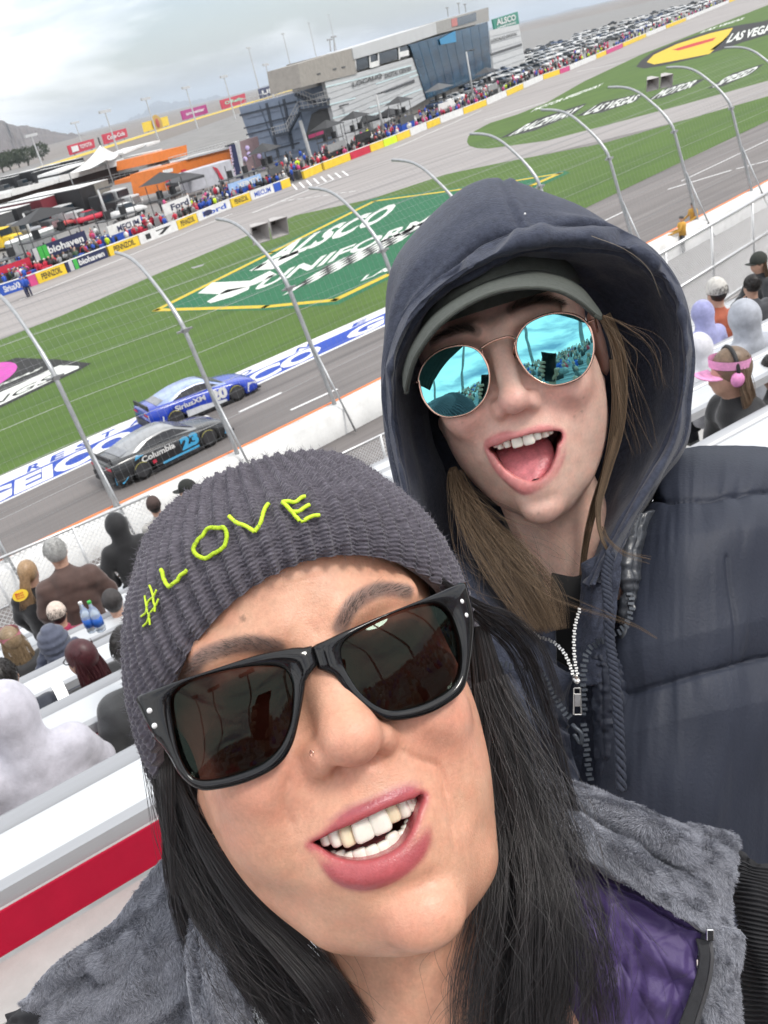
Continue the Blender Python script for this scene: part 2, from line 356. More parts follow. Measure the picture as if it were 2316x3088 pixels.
# the big green logo
OUTL = [(452, 940), (820, 752), (1118, 600), (1430, 560), (1700, 515), (1720, 520), (1600, 575), (1400, 700), (1190, 832), (1020, 918), (800, 935)]
YELL = [(472, 936), (820, 762), (1129, 607), (1420, 568), (1687, 524), (1600, 562), (1400, 688), (1182, 824), (1010, 906), (800, 926)]
logo = decal('grass_logo', 'green and white sponsor logo with chequered pattern painted on the grass', 'logo', [('background', P_GREEN, OUTL, 0)])
m = strip([gnd(*p) for p in YELL+[YELL[0]]], .55, .026); m.build('border', P_YEL, logo)
def gtext(name, txt, bl, br, tl, mat, parent, z=.028, bold=.03, spacing=1.0):
    a, b, c = gnd(*bl, z), gnd(*br, z), gnd(*tl, z); return lettering(name, txt, a, b-a, c-a, mat, parent, bold, spacing=spacing)
gtext('lettering', 'ALSCO', z5(110, 975), z5(940, 655), z5(330, 800), P_WHITE, logo, bold=.04)
gtext('lettering', 'UNIFORMS', z5(110, 1105), z5(1330, 640), z5(230, 1000), P_WHITE, logo, bold=.03)
gtext('lettering', 'LAS VEGAS', z5(800, 1035), z5(1500, 765), z5(840, 995), P_WHITE, logo, bold=.02)
for a in ([(1100, 985), (1180, 925), (1390, 915), (1500, 860), (1540, 880), (1420, 935), (1230, 990)], [(1150, 1030), (1260, 965), (1390, 945), (1380, 965), (1290, 1005), (1170, 1040)], [(1385, 860), (1450, 825), (1659, 745), (1659, 770), (1520, 850)]):
    m = MB(); m.poly([gnd(*z4(*p), .028) for p in a]); m.build('chevron', P_WHITE, logo)
a, b, c = gnd(*z5(385, 1075), .028), gnd(*z5(980, 800), .028), gnd(*z5(600, 930), .028)
b = a+(b-a)*1.25
for k, mt in ((0, P_WHITE), (1, P_BLK)):
    m = MB()
    for i in range(11):
        for j in range(4):
            if (i+j) % 2 == k: X = (b-a)/11; Y = (c-a)/3.2; p = a+X*i+Y*(j-1); m.poly([p, p+X, p+X+Y, p+Y])
    m.build('chequer', mt, logo)
# black and pink logo at the left
zk = lambda x, y: (x/5.184, 1050+y/5.184)
lg = decal('grass_logo', 'black, magenta and white race logo painted on the grass at the left edge', 'logo', [('background', P_BLK, [zk(-2200, 900), zk(-1500, 480), zk(0, 235), zk(250, 148), zk(900, 175), zk(1430, 235), zk(1250, 340), zk(700, 600), zk(0, 935), zk(-900, 1350), zk(-2300, 1500)], 0)])
el = [zk(-420+700*cos(t)*.98+60*sin(t), 540+260*sin(t)*.72-265*cos(t)) for t in np.linspace(0, 2*pi, 40, endpoint=False)]
m = MB(); m.poly([gnd(*p, .027) for p in el]); m.build('disc', P_MAG, lg)
gtext('lettering', 'LAS VEGAS', zk(-1000, 1010), zk(600, 345), zk(-880, 930), P_WHITE, lg, bold=.04)
m = MB(); m.poly([gnd(*zk(*p), .027) for p in [(-1100, 1330), (-900, 1080), (0, 690), (350, 540), (760, 340), (930, 265), (1230, 280), (1235, 310), (880, 470), (0, 890)]]); m.build('block', P_WHITE, lg)
gtext('lettering', 'KINGS', zk(-900, 1270), zk(780, 500), zk(-760, 1120), P_BLK, lg, z=.034, bold=.0)
# right-hand logos on the grass island
lg = decal('grass_logo', 'yellow, red and black race logo painted on the far grass island', 'logo', [('rim', P_BLK, [z3b(*p) for p in [(850, 410), (880, 370), (950, 320), (1100, 255), (1300, 190), (1500, 150), (1700, 120), (1700, 190), (1660, 210), (1500, 260), (1250, 350), (1000, 405), (900, 420)]], 0), ('field', P_YEL, [z3b(*p) for p in [(915, 380), (960, 335), (1100, 270), (1300, 205), (1445, 170), (1400, 240), (1300, 330), (1100, 370), (960, 395)]], .006), ('panel', P_BLK, [z3b(*p) for p in [(1450, 180), (1700, 110), (1700, 200), (1500, 260), (1300, 310), (1380, 250)]], .006), ('blaze', P_RED, [z3b(*p) for p in [(1070, 305), (1200, 265), (1340, 228), (1320, 250), (1200, 285), (1110, 310)]], .012)])
gtext('lettering', 'LAS VEGAS', z3b(1400, 265), z3b(1700, 190), z3b(1440, 205), P_WHITE, lg, z=.034)
for i, (q, t) in enumerate((([(10, 850), (240, 730), (550, 630), (470, 700), (230, 800)], 'RACEWAY'), ([(480, 715), (640, 625), (900, 570), (850, 620), (640, 690)], 'LAS VEGAS'), ([(915, 615), (1050, 530), (1280, 478), (1200, 530), (1010, 600)], 'MOTOR'), ([(1285, 545), (1440, 450), (1640, 388), (1560, 450), (1380, 530)], 'SPEED'))):
    lg = decal('grass_logo', ['longest black slanted word mark painted on the tip of the grass island', 'black slanted word mark second from the island tip', 'black slanted word mark third from the island tip', 'black slanted word mark farthest right on the grass island'][i], 'logo', [('background', P_BLK, [z3b(*p) for p in q], 0)])
    gtext('lettering', t, z3b(*lerp(q[0], q[4], .25)), z3b(*lerp(q[3], q[4], .1)), z3b(*lerp(q[0], q[1], .75)), P_WHITE, lg, z=.032, bold=.03)
for i, (bl, br, tl) in enumerate((((200, 690), (630, 530), (240, 660)), ((1240, 205), (1500, 120), (1270, 185)))):
    lg = empty('grass_lettering', (*gnd(*z3b(*bl))[:2], 0), ['white lettering along the pit road edge of the grass island', 'white lettering above the yellow logo on the grass island'][i], 'lettering'); gtext('lettering', 'LAS VEGAS' if i else 'MOTOR SPEEDWAY', z3b(*bl), z3b(*br), z3b(*tl), P_WHITE, lg, z=.02)
# blue and white painted band along the inside of the track
gl = lambda x: np.interp(x, [-420, 0, 600, 1165, 1500], [1625, 1435, 1172, 925, 758]); bl_ = lambda x: np.interp(x, [-420, 0, 1165, 1500], [1713, 1515, 976, 822])
band = empty('painted_band', (*gnd(0, 1500)[:2], 0), 'blue and white band with large lettering painted along the track', 'track marking')
xs = np.linspace(-420, 1500, 14); mid = lambda x: gl(x)+(bl_(x)-gl(x))*.36
m = MB(); m.poly([gnd(x, gl(x)+1, .008) for x in xs]+[gnd(x, mid(x), .008) for x in xs[::-1]]); m.build('white_strip', P_WT, band)
m = MB(); m.poly([gnd(x, mid(x), .008) for x in xs]+[gnd(x, bl_(x), .008) for x in xs[::-1]]); m.build('blue_strip', P_BLUE, band)
m = MB(); m.poly([gnd(x, bl_(x), .008) for x in xs]+[gnd(x, bl_(x)+5, .008) for x in xs[::-1]]); m.build('edge_line', P_WT, band)
for x0, x1 in ((-94, 405), (480, 973), (1042, 1480)):
    a = gnd(x0, bl_(x0)-(bl_(x0)-mid(x0))*.06, .014); b = gnd(x1, bl_(x1)-(bl_(x1)-mid(x1))*.06, .014); c = gnd(x0+8, mid(x0)+(bl_(x0)-mid(x0))*.02, .014); lettering('lettering', 'GEICO', a, b-a, c-a, P_WT, band, .05)
for ch, x in (('R', 80), ('E', 150), ('S', 225), ('T', 300), ('A', 390), ('R', 470), ('T', 545), ('Z', 640), ('O', 715), ('N', 890), ('E', 1060)):
    a = gnd(x, mid(x)-2, .014); b = gnd(x+42, mid(x+42)-2, .014); c = gnd(x+6, gl(x)+6, .014); lettering('lettering', ch, a, b-a, c-a, P_BLUE, band, .03)
# lane lines
def line(name, label, p, q, w=.16, px=True):
    a, b = gnd(*p), gnd(*q); m = strip([a, b], w, .010); o = m.build(name, P_WT); tag(o, label, 'track marking'); return o
line('lane_dash', 'white dash painted ahead of the blue car', z6(1002, 472), z6(1170, 395)); line('lane_dash', 'white dash painted next to the orange topped wall', z6(1217, 464), z6(1402, 380))
line('lane_line', 'long white line on the track at the far right', z3b(1050, 1160), z3b(1430, 1045)); line('lane_line', 'white line leading to the right edge above the fence', z3b(1470, 1035), z3b(1720, 970)); line('lane_line', 'thin white line crossing the track at the right', z3b(1130, 1110), z3b(1720, 830), .1); line('lane_line', 'faint pink white line on the track beside the hood', z3b(560, 1400), z3b(790, 1290), .14)
line('pit_line', 'white line along the middle of pit road', z5(130, 605), z5(640, 395), .2); line('pit_line', 'white line bounding the pit stalls at the left', (60, 905), (700, 645), .15); line('pit_line', 'white pit road line in front of the media building', z2b(700, 930), z2b(1250, 690), .2); line('pit_line', 'white curved line entering the far grass island', z3b(490, 440), z3b(860, 365), .35); line('pit_line', 'white line along the concrete before the island tip', z2b(1270, 750), z2b(1640, 640), .25)
for k in range(9):
    x0, y0 = lerp((300, 535), (765, 470), k/8.6); line('pit_dash', 'short white dash of the broken line across pit road', z5(x0, y0), z5(x0+34, y0-5), .16).__setitem__('group', 'pit road dashes')
for k in range(8):
    p, q = lerp((375, 425), (690, 345), k/7), lerp((405, 460), (725, 372), k/7); line('hatch_mark', 'white slanted hatch mark by the pit wall opening', z5(*p), z5(*q), .22).__setitem__('group', 'pit hatch marks')
m = MB(); m.poly([gnd(*z4(*p), .018) for p in [(1060, 842), (1135, 822), (1128, 832), (1075, 848)]]); tag(m.build('drain_cover', pm('grey_steel', (.25, .25, .25), .6)), 'grey drain cover in the grass beside the green logo', 'drain')
# ================================================================== outer wall, catch fence, stands
WPX = [(-420, 1905), (0, 1696), (390, 1511), (712, 1362), (1157, 1142), (1600, 915), (2105, 659), (2316, 548), (2600, 400)]
WP = catmull([gnd(x, y, 1.0) for x, y in WPX], 60); WP[:, 2] = 0
WN = np.gradient(WP, axis=0); WN = np.stack([-WN[:, 1], WN[:, 0], 0*WN[:, 0]], 1); WN /= np.linalg.norm(WN, axis=1, keepdims=True)
def wall_prof(prof):
    P = np.array([[WP[i]+WN[i]*o+np.array([0, 0, z]) for o, z in prof] for i in range(60)]); return P.reshape(-1, 3), grid_faces(60, len(prof))
M_WALL = pm('white_wall_paint', (.62, .62, .61), .7, var=.16, vs=.7, bump=.2, bs=8, vcol=((.35, .33, .31), 1.2, .56, .5)); M_ORG = pm('orange_paint', (.75, .20, .05), .6, var=.15, vs=2)
wall = empty('track_wall', WP[20], 'long white track wall with an orange stripe along its top', 'wall')
v, f = wall_prof([(.30, 0), (.30, .92), (.24, 1.0), (-.05, 1.0), (-.35, .97), (-.40, .90), (-.55, .88), (-.55, 0)]); mesh_obj('barrier', v, f, M_WALL, wall)
v, f = wall_prof([(.305, .88), (.245, 1.012), (.10, 1.014), (.10, 1.004)]); mesh_obj('stripe', v, f, M_ORG, wall)
M_GALV = pm('galvanised_steel', (.42, .43, .44), .42, metal=.75, var=.15, vs=6)
cf = empty('catch_fence', WP[25], 'tall catch fence with curved steel posts and wire along the track', 'fence')
PROF = [(0, 0), (1.2, .25), (2.3, .52), (4.2, .95), (4.7, 1.2), (5.2, 1.6), (5.7, 2.15), (6.1, 2.65), (6.38, 3.2), (6.52, 3.8), (6.58, 4.4)]
def wall_at(px, py):
    g = gnd(px, py, 1.0); i = np.argmin(np.linalg.norm(WP[:, :2]-g[:2], axis=1)); return g, WN[i]
bases = [(-270, 1825), (20, 1690), (347, 1526), (712, 1366), (1005, 1218), (1270, 1085), (1500, 966), (1715, 857), (1912, 757), (2098, 660), (2262, 575), (2420, 492)]
for (x, y) in bases:
    b, n = wall_at(x, y); m = MB(); pts = [b+n*(o-.1)+np.array([0, 0, h-.1]) for h, o in PROF]; m.tube(catmull(pts, 26), [.075]*12+[.06]*14, 8); m.build('post', M_GALV, cf, True)
    m = MB(); m.tube([b+n*(-.95)+np.array([0, 0, -.9]), b+n*.35+np.array([0, 0, 2.2])], .04, 6); m.build('brace', M_GALV, cf, True)
    for h, o in ((4.2, .95),): m = MB(); p = b+n*(o-.1)+np.array([0, 0, h-.1]); m.box(p, (.55, .06, .06), TD, TN); m.box(p, (.2, .2, .12), TD, TN); m.build('bracket', M_GALV, cf)
# wires between the posts
fpts = np.array([wall_at(x, y)[0] for x, y in bases]); fn = np.array([wall_at(x, y)[1] for x, y in bases]); fl = catmull(fpts, 420); fnn = catmull(fn, 420)
M_WIRE = pm('fence_wire', (.30, .31, .32), .5, metal=.5, var=0)
m = MB(); pr = catmull(PROF, 12)
for i in range(0, 420, 2): m.tube([fl[i]+fnn[i]*(o-.02)+np.array([0, 0, h]) for h, o in pr[:9:2]], .0026, 3, cap=False)
for h, o in catmull(PROF, 20)[:14]: m.tube([fl[i]+fnn[i]*(o-.02)+np.array([0, 0, h]) for i in range(0, 420, 12)], .0028, 3, cap=False)
m.build('wire_mesh', M_WIRE, cf)['kind'] = 'stuff'
m = MB()
for h in (1.1, 2.2, 3.3, 4.3, 5.3): o = np.interp(h, [p[0] for p in PROF], [p[1] for p in PROF]); m.tube([fl[i]+fnn[i]*o+np.array([0, 0, h]) for i in range(0, 420, 12)], .007, 5, cap=False)
m.build('cable', M_WIRE, cf)
# loudspeaker horns on two posts
def horns(px, py, depth, sc, label):
    c = at(px, py, depth); o = empty('loudspeaker', c, label, 'loudspeaker'); M = pm('horn_grey', (.40, .38, .37), .6, var=.12, vs=3); MD = pm('horn_throat', (.09, .085, .08), .8)
    for s in (-1, 1):
        ax = (EYE-c)/np.linalg.norm(EYE-c)+TD*.35-np.array([0, 0, .45]); ax /= np.linalg.norm(ax); sx = np.cross(ax, (0, 0, 1.)); sx /= np.linalg.norm(sx); sy = np.cross(sx, ax); cc = c+sx*s*.5*sc; m = MB(); r0, r1 = .15*sc, .46*sc; a = [cc+sx*i*r0+sy*j*r0-ax*.55*sc for i, j in ((-1, -1), (1, -1), (1, 1), (-1, 1))]; b = [cc+sx*i*r1+sy*j*r1+ax*.35*sc for i, j in ((-1, -1), (1, -1), (1, 1), (-1, 1))]
        b2 = [cc+sx*i*r1*.92+sy*j*r1*.92+ax*.35*sc for i, j in ((-1, -1), (1, -1), (1, 1), (-1, 1))]; a2 = [cc+sx*i*r0*.8+sy*j*r0*.8-ax*.35*sc for i, j in ((-1, -1), (1, -1), (1, 1), (-1, 1))]
        m.add(a+b+b2+a2, [(3, 2, 1, 0)]+[(i, (i+1) % 4, 4+(i+1) % 4, 4+i) for i in range(4)]+[(4+i, 4+(i+1) % 4, 8+(i+1) % 4, 8+i) for i in range(4)]+[(8+i, 8+(i+1) % 4, 12+(i+1) % 4, 12+i) for i in range(4)]); m.build('horn', M, o)
        m = MB(); m.add(a2, [(0, 1, 2, 3)]); m.ball(cc-ax*.3*sc, .07*sc, 8, 6); m.build('throat', MD, o)
_d = proj(wall_at(1005, 1218)[0]+np.array([0, 0, 6.]))[2]
horns(805, 688, _d+2.2, .72, 'pair of grey loudspeaker horns on the fence post before the green logo')
_d = proj(wall_at(2098, 660)[0]+np.array([0, 0, 6.]))[2]
horns(1985, 243, _d+2.0, .66, 'grey loudspeaker horn on a fence post before the far grass island')
# service road between wall and stands
m = MB(); m.poly([c0-TD*120-TN*40, c0+TD*140-TN*40, c0+TD*140-TN*1, c0-TD*120-TN*1]); o = m.build('service_road', pm('service_road', (.26, .235, .215), .9, var=.18, vs=.5, vcol=((.16, .15, .14), .8, .55, .5))); struct(o)
for v in o.data.vertices: v.co.z = -.008
def wy(px, y0, y1, off):  # workers on the service road
    pass
# ------------------------------------------------------------------ grandstand rows
SA = radians(25.2); SU = np.array([cos(SA), sin(SA), 0]); SN = np.array([-sin(SA), cos(SA), 0])
PITCH, S1, SLOPE = 1.6, 2.75, 0.4
def row_s(k): return S1+PITCH*k
def row_z(k): return H-.825-SLOPE*row_s(k)            # top of the roll of bench row k
M_ALU = pm('brushed_aluminium', (.40, .41, .43), .40, metal=.35, var=.07, vs=30, stretch=(.02, 1, 1, -SA), bump=.08, bs=300); M_ALUW = pm('white_aluminium', (.58, .60, .62), .40, metal=.2, var=.07, vs=2.0, bump=.12, bs=200, stretch=(.1, 1, 1, -SA), vcol=((.52, .53, .54), 5.0, .58, .45))
M_DECK = pm('deck_planks', (.44, .43, .415), .55, metal=.1, var=.14, vs=4, bump=.15, bs=60, vcol=((.38, .36, .34), 3.0, .56, .5)); M_REDP = pm('red_board', (.40, .004, .030), .5, var=.14, vs=3, spec=.2, bump=.1, bs=40)
M_DARK = pm('stand_dark_steel', (.10, .10, .105), .7)  # plain dark grey for the stand floor, risers, brackets and joints
T0, T1 = -16.0, 40.0
def prof_row(name, prof, mat, parent, s, z, t0=T0, t1=T1, closed=True, smooth=False):
    n = len(prof); v = [SN*(s+a)+SU*t+np.array([0, 0, z+b]) for t in (t0, t1) for a, b in prof]; f = [(i, (i+1) % n, n+(i+1) % n, n+i) for i in range(n if closed else n-1)]
    if closed: f += [tuple(range(n-1, -1, -1)), tuple(range(n, 2*n))]
    return mesh_obj(name, v, f, mat, parent, smooth)
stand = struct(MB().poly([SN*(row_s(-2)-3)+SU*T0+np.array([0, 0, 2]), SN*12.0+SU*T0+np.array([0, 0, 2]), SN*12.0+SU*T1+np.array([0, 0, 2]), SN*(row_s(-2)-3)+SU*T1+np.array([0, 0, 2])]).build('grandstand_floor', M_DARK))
NAMES = ['nearest', 'second', 'third', 'fourth', 'fifth', 'sixth', 'seventh']
for k in range(-1, 6):
    s, z = row_s(k), row_z(k); lab = '%s aluminium bench row down the stand, white top and rolled edge' % (['hidden upper']+NAMES)[k+1]
    b = empty('bench_row', SN*s+np.array([0, 0, z-.45]), lab if k >= 0 else 'aluminium bench row just below the camera', 'bench', 'bench rows')
    roll = [(.035*cos(a), -.035+.035*sin(a)) for a in np.linspace(-1.9, pi*.75, 12)]+[(-.05, -.02), (-.05, -.075), (-.01, -.075)]
    prof_row('rolled_edge', roll, M_ALU, b, s, z, smooth=True)
    prof_row('seat_plank', [(-.052, -.022), (-.255, -.030), (-.255, -.06), (-.052, -.06)], M_ALUW, b, s, z)
    prof_row('rear_lip', [(-.257, -.026), (-.295, -.034), (-.30, -.085), (-.257, -.085)], M_ALU, b, s, z)
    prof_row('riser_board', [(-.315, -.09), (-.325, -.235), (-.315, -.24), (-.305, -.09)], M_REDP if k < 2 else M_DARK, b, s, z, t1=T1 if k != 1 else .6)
    for t in np.arange(T0+.3, T1, 3.05): m = MB(); m.box(SN*(s-.155)+SU*t+np.array([0, 0, z-.0235]), (.007, .20, .004), SU, SN); m.build('joint', M_DARK, b)
    for t in np.arange(T0+1, T1, 2.4): m = MB(); m.box(SN*(s-.16)+SU*t+np.array([0, 0, z-.26]), (.06, .22, .38), SU, SN); m.build('bracket', M_DARK, b)
    d = empty('deck', SN*(s-.7)+np.array([0, 0, z-.5]), None); d['kind'] = 'structure'
    # walkway planks behind this bench
    zt = -.245
    for j, (a0, a1, dz) in enumerate([(-.335, -.52, 0), (-.525, -.57, .012), (-.575, -.83, -.002), (-.835, -1.09, -.002), (-1.095, -1.30, -.002), (-1.305, -1.56, -.10)]):
        prof_row('plank', [(a0, zt+dz), (a1, zt+dz), (a1, zt+dz-.05), (a0, zt+dz-.05)], M_DECK, d, s, z)
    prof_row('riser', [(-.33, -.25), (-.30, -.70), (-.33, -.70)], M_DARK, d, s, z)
for t in np.linspace(-3.0, -1.5, 5): pass
# bolts in the near deck
for (x, y) in ((190, 2160), (1055, 1660), (1268, 1540)):
    p = gnd(x/2.95, 2050+y/2.95, row_z(0)-.242); m = MB(); m.ball(p, (.008, .008, .003), 8, 6); tag(m.build('deck_bolt', M_DARK), 'small dark bolt head in the near deck planks', 'bolt', 'deck bolts')
# ------------------------------------------------------------------ front walk and chain-link fence
zf = row_z(5)-.75
o = prof_row('front_walk', [(.3, 0), (1.35, 0), (1.35, -.3), (.3, -.3)], pm('walk_concrete', (.40, .38, .365), .9, var=.2, vs=2), None, row_s(5), zf); struct(o)
def chain_fence(name, label, top_px, depth0, height, cell=.055, rails=(1.0, 0.0), wr=.0028, npost=4, prail=.024):
    """top rail seen along top_px (two pixels); depth0 sets how far its first end stands"""
    a = at(*top_px[0], depth0); dirn = None
    r1 = ray(*top_px[1]); t = (a[2]-H)/r1[2]; b = EYE+r1*t                                   # level rail
    root = empty(name, np.array([a[0], a[1], a[2]-height]), label, 'fence'); L = np.linalg.norm(b-a); X = (b-a)/L; Zu = np.array([0, 0, 1.])
    for rr in rails: m = MB(); m.tube([a-Zu*height*(1-rr), b-Zu*height*(1-rr)], prail if rr == 1.0 else prail*.8, 8); m.build('rail', M_GALVL, root, True)
    for i in range(npost): p = a+X*L*i/(npost-1); m = MB(); m.tube([p+Zu*.02, p-Zu*(height+.15)], .026, 8); m.build('post', M_GALVL, root, True)
    m = MB(); n = int(L/cell)+int(height/cell)+2
    for k in range(n):
        for sg in (1, -1):
            x0 = k*cell-(height if sg > 0 else 0); p0, p1 = (x0, 0.), (x0+height*sg, height)
            q = []
            for (x, y) in (p0, p1): q.append((x, y))
            (xa, ya), (xb, yb) = q
            def clip(xa, ya, xb, yb):
                if xa > xb: xa, ya, xb, yb = xb, yb, xa, ya
                if xb <= 0 or xa >= L: return None
                if xa < 0: ya = ya+(yb-ya)*(-xa)/(xb-xa); xa = 0
                if xb > L: yb = ya+(yb-ya)*(L-xa)/(xb-xa); xb = L
                return xa, ya, xb, yb
            c = clip(xa, ya, xb, yb)
            if c: m.tube([a+X*c[0]-Zu*(height-c[1]), a+X*c[2]-Zu*(height-c[3])], wr, 3, cap=False)
    m.build('chain_link', M_GALVL, root)['kind'] = 'stuff'; return a, b
M_GALVL = pm('bright_galvanised', (.66, .665, .67), .38, metal=.6, var=.1, vs=8)
chain_fence('chain_link_fence', 'chain link fence with pipe rail in front of the standing spectators', [(-300, 1811), (453, 1492)], 12.9, 1.7, .085, (1.0, .55, 0.0), .0042)
chain_fence('chain_link_fence', 'low chain link fence seen between the knit hat and the navy hood', [(760, 1497), (1320, 1231)], 15.2, 1.2, .075, (1.0, 0.0), .004)
chain_fence('chain_link_fence', 'chain link fence with three bright rails at the right edge', [(1850, 846), (2480, 486)], 14.0, 1.55, .06, (1.0, .52, 0.05), .0045, 6, .034)
# ================================================================== infield: pit wall, buildings, vehicles, billboards
PW = catmull([gnd(*p) for p in PITL], 220); PW[:, 2] = 0
_pd = proj(PW); PWX = _pd[:, 0]
def pit(px, back=0.0, z=0.0):
    """point on the pit wall line at photo column px, moved back from the road"""
    i = int(np.clip(np.searchsorted(PWX, px), 1, 218)); t = (px-PWX[i-1])/(PWX[i]-PWX[i-1]+1e-9); p = lerp(PW[i-1], PW[i], np.clip(t, 0, 1)); d = PW[i+1]-PW[i-1]; d /= np.linalg.norm(d); n = np.array([-d[1], d[0], 0]); return p+n*back+np.array([0, 0, z]), d, n
C_ = lambda name, c, r=.55, **k: pm(name, c, r, var=k.pop('var', .12), vs=k.pop('vs', 1.5), **k)
CW, CY, CR_, CB, CK, CG, CN = C_('white_paint', (.68, .68, .67)), C_('yellow_paint', (.75, .52, .03)), C_('red_paint', (.50, .02, .05)), C_('blue_paint', (.02, .08, .42)), C_('black_paint', (.018, .018, .02)), C_('green_paint', (.05, .40, .06)), C_('navy_paint', (.015, .02, .07))
CGY, CDG, CLG, COR, CPK, CTL = C_('grey_paint', (.27, .275, .28)), C_('dark_grey_paint', (.075, .077, .08)), C_('light_grey_paint', (.48, .485, .49)), C_('orange_wall', (.62, .17, .025)), C_('pink_paint', (.55, .06, .20)), C_('teal_sign', (.03, .22, .16))
CHV = C_('hi_vis_yellow', (.60, .80, .02)); CSK = C_('skin_far', (.5, .3, .22)); CTAN = C_('tan_paint', (.42, .36, .28)); CMAG = C_('magenta_sign', (.38, .02, .18)); CGL = pm('dark_glass', (.02, .03, .04), .08, var=.1, vs=.4); CBG = C_('pale_blue', (.30, .45, .70))
# pit wall sections: (x0, x1, material, text, text material)
secs = [(-300, -60, CB, '', CW), (-60, 5, CY, '', CK), (5, 85, CB, 'SiriusXM', CW), (95, 118, CPK, '', CW), (118, 205, CY, 'PENNZOIL', CK), (206, 330, CN, 'biohaven', CW), (334, 425, CY, 'PENNZOIL', CK), (426, 540, CW, '17', CK), (540, 600, CY, 'PENNZOIL', CK), (600, 700, CW, 'Ford', CB), (702, 760, CY, 'PENNZOIL', CK), (760, 830, CW, 'MECUM', CB), (830, 852, CB, '', CW), (852, 880, CY, '', CK), (920, 975, CY, '', CK), (980, 1060, CY, '', CK), (1060, 1120, CR_, '', CW), (1120, 1160, CY, '', CK), (1160, 1200, CHV, '', CK), (1200, 1240, CY, '', CK), (1240, 1290, CW, '', CK), (1290, 1330, CY, '', CK), (1330, 1400, CW, '', CK), (1400, 1470, CY, '', CK), (1470, 1530, CW, '', CK), (1530, 1580, CY, '', CK), (1580, 1640, CW, '', CK), (1640, 1690, CY, '', CK), (1690, 1720, CPK, '', CK), (1720, 1800, CW, '', CK), (1800, 1830, CY, '', CK), (1830, 1880, CPK, '', CK), (1880, 1950, CY, '', CK), (1950, 2010, CW, '', CK), (2010, 2070, CY, '', CK), (2070, 2200, CW, '', CK), (2200, 2330, CY, '', CK)]
pw = empty('pit_wall', pit(900)[0], 'low pit wall covered in yellow, white and blue sponsor banners', 'wall')
for x0, x1, mt, tx, tm in secs:
    a, d, n = pit(x0); b = pit(x1-1.5)[0]; L = np.linalg.norm(b-a); X = (b-a)/L; N_ = np.array([-X[1], X[0], 0]); m = MB(); m.box((a+b)/2+N_*.15+np.array([0, 0, .48]), (L, .3, .96), X, N_); s_ = m.build('banner', mt, pw)
    m = MB(); m.box((a+b)/2+N_*.16+np.array([0, 0, .98]), (L+.1, .36, .06), X, N_); m.build('coping', CW, pw)
    if tx:
        q = a+X*L*(.16 if tx != 'biohaven' else .30)-N_*.006+np.array([0, 0, .22]); lettering('lettering', tx, q, X*L*.70 if tx != 'biohaven' else X*L*.62, np.array([0, 0, .55]), tm, s_, .03)
        if tx == 'biohaven':
            for k, mm in enumerate((CLG, CG)): m = MB(); m.box(a+X*(.4+k*L*.11+L*.04)-N_*.004+np.array([0, 0, .48]), (L*.09, .01, .9), X, N_); m.build('stripe', mm, s_)
        if tx == 'Ford':
            m = MB(); m.ball((a+b)/2-N_*.004-X*L*.2+np.array([0, 0, .5]), (L*.14, .01, .3), 16, 8, np.array([X, N_, [0, 0, 1]])); m.build('oval', CN, s_, True)
# ------------------------------------------------------------------ vertical facade mapping
class Facade:
    def __init__(s, pa, pb, back=0.0):
        s.A = gnd(*pa); s.B = gnd(*pb); s.X = s.B-s.A; s.X[2] = 0; s.L = np.linalg.norm(s.X); s.X /= s.L; s.N = np.array([-s.X[1], s.X[0], 0]); s.A = s.A+s.N*back
    def p(s, x, y, off=0.0):
        """photo pixel -> point on the facade plane (off metres in front of it)"""
        A = s.A-s.N*off; d = ray(x, y); t = ((A-EYE)@s.N)/(d@s.N); return EYE+d*t
    def pan(s, name, px, mat, parent, off=.05, thick=.3):
        m = MB(); m.prism([s.p(x, y, off) for x, y in px], s.N*thick); return m.build(name, mat, parent)
    def text(s, txt, bl, br, tl, mat, parent, off=.2):
        a, b, c = s.p(*bl, off), s.p(*br, off), s.p(*tl, off); return lettering('lettering', txt, a, b-a, c-a, mat, parent, .03)
def quad(a, b, c, d): return [a, b, c, d]
def cells(q, nu, nv, gap=.04):
    q = [np.array(p, float) for p in q]; out = []
    for i in range(nu):
        for j in range(nv):
            u0, u1, v0, v1 = (i+gap)/nu, (i+1-gap)/nu, (j+gap)/nv, (j+1-gap)/nv; f = lambda u, v: tuple(lerp(lerp(q[0], q[1], u), lerp(q[3], q[2], u), v)); out.append([f(u0, v0), f(u1, v0), f(u1, v1), f(u0, v1)])
    return out
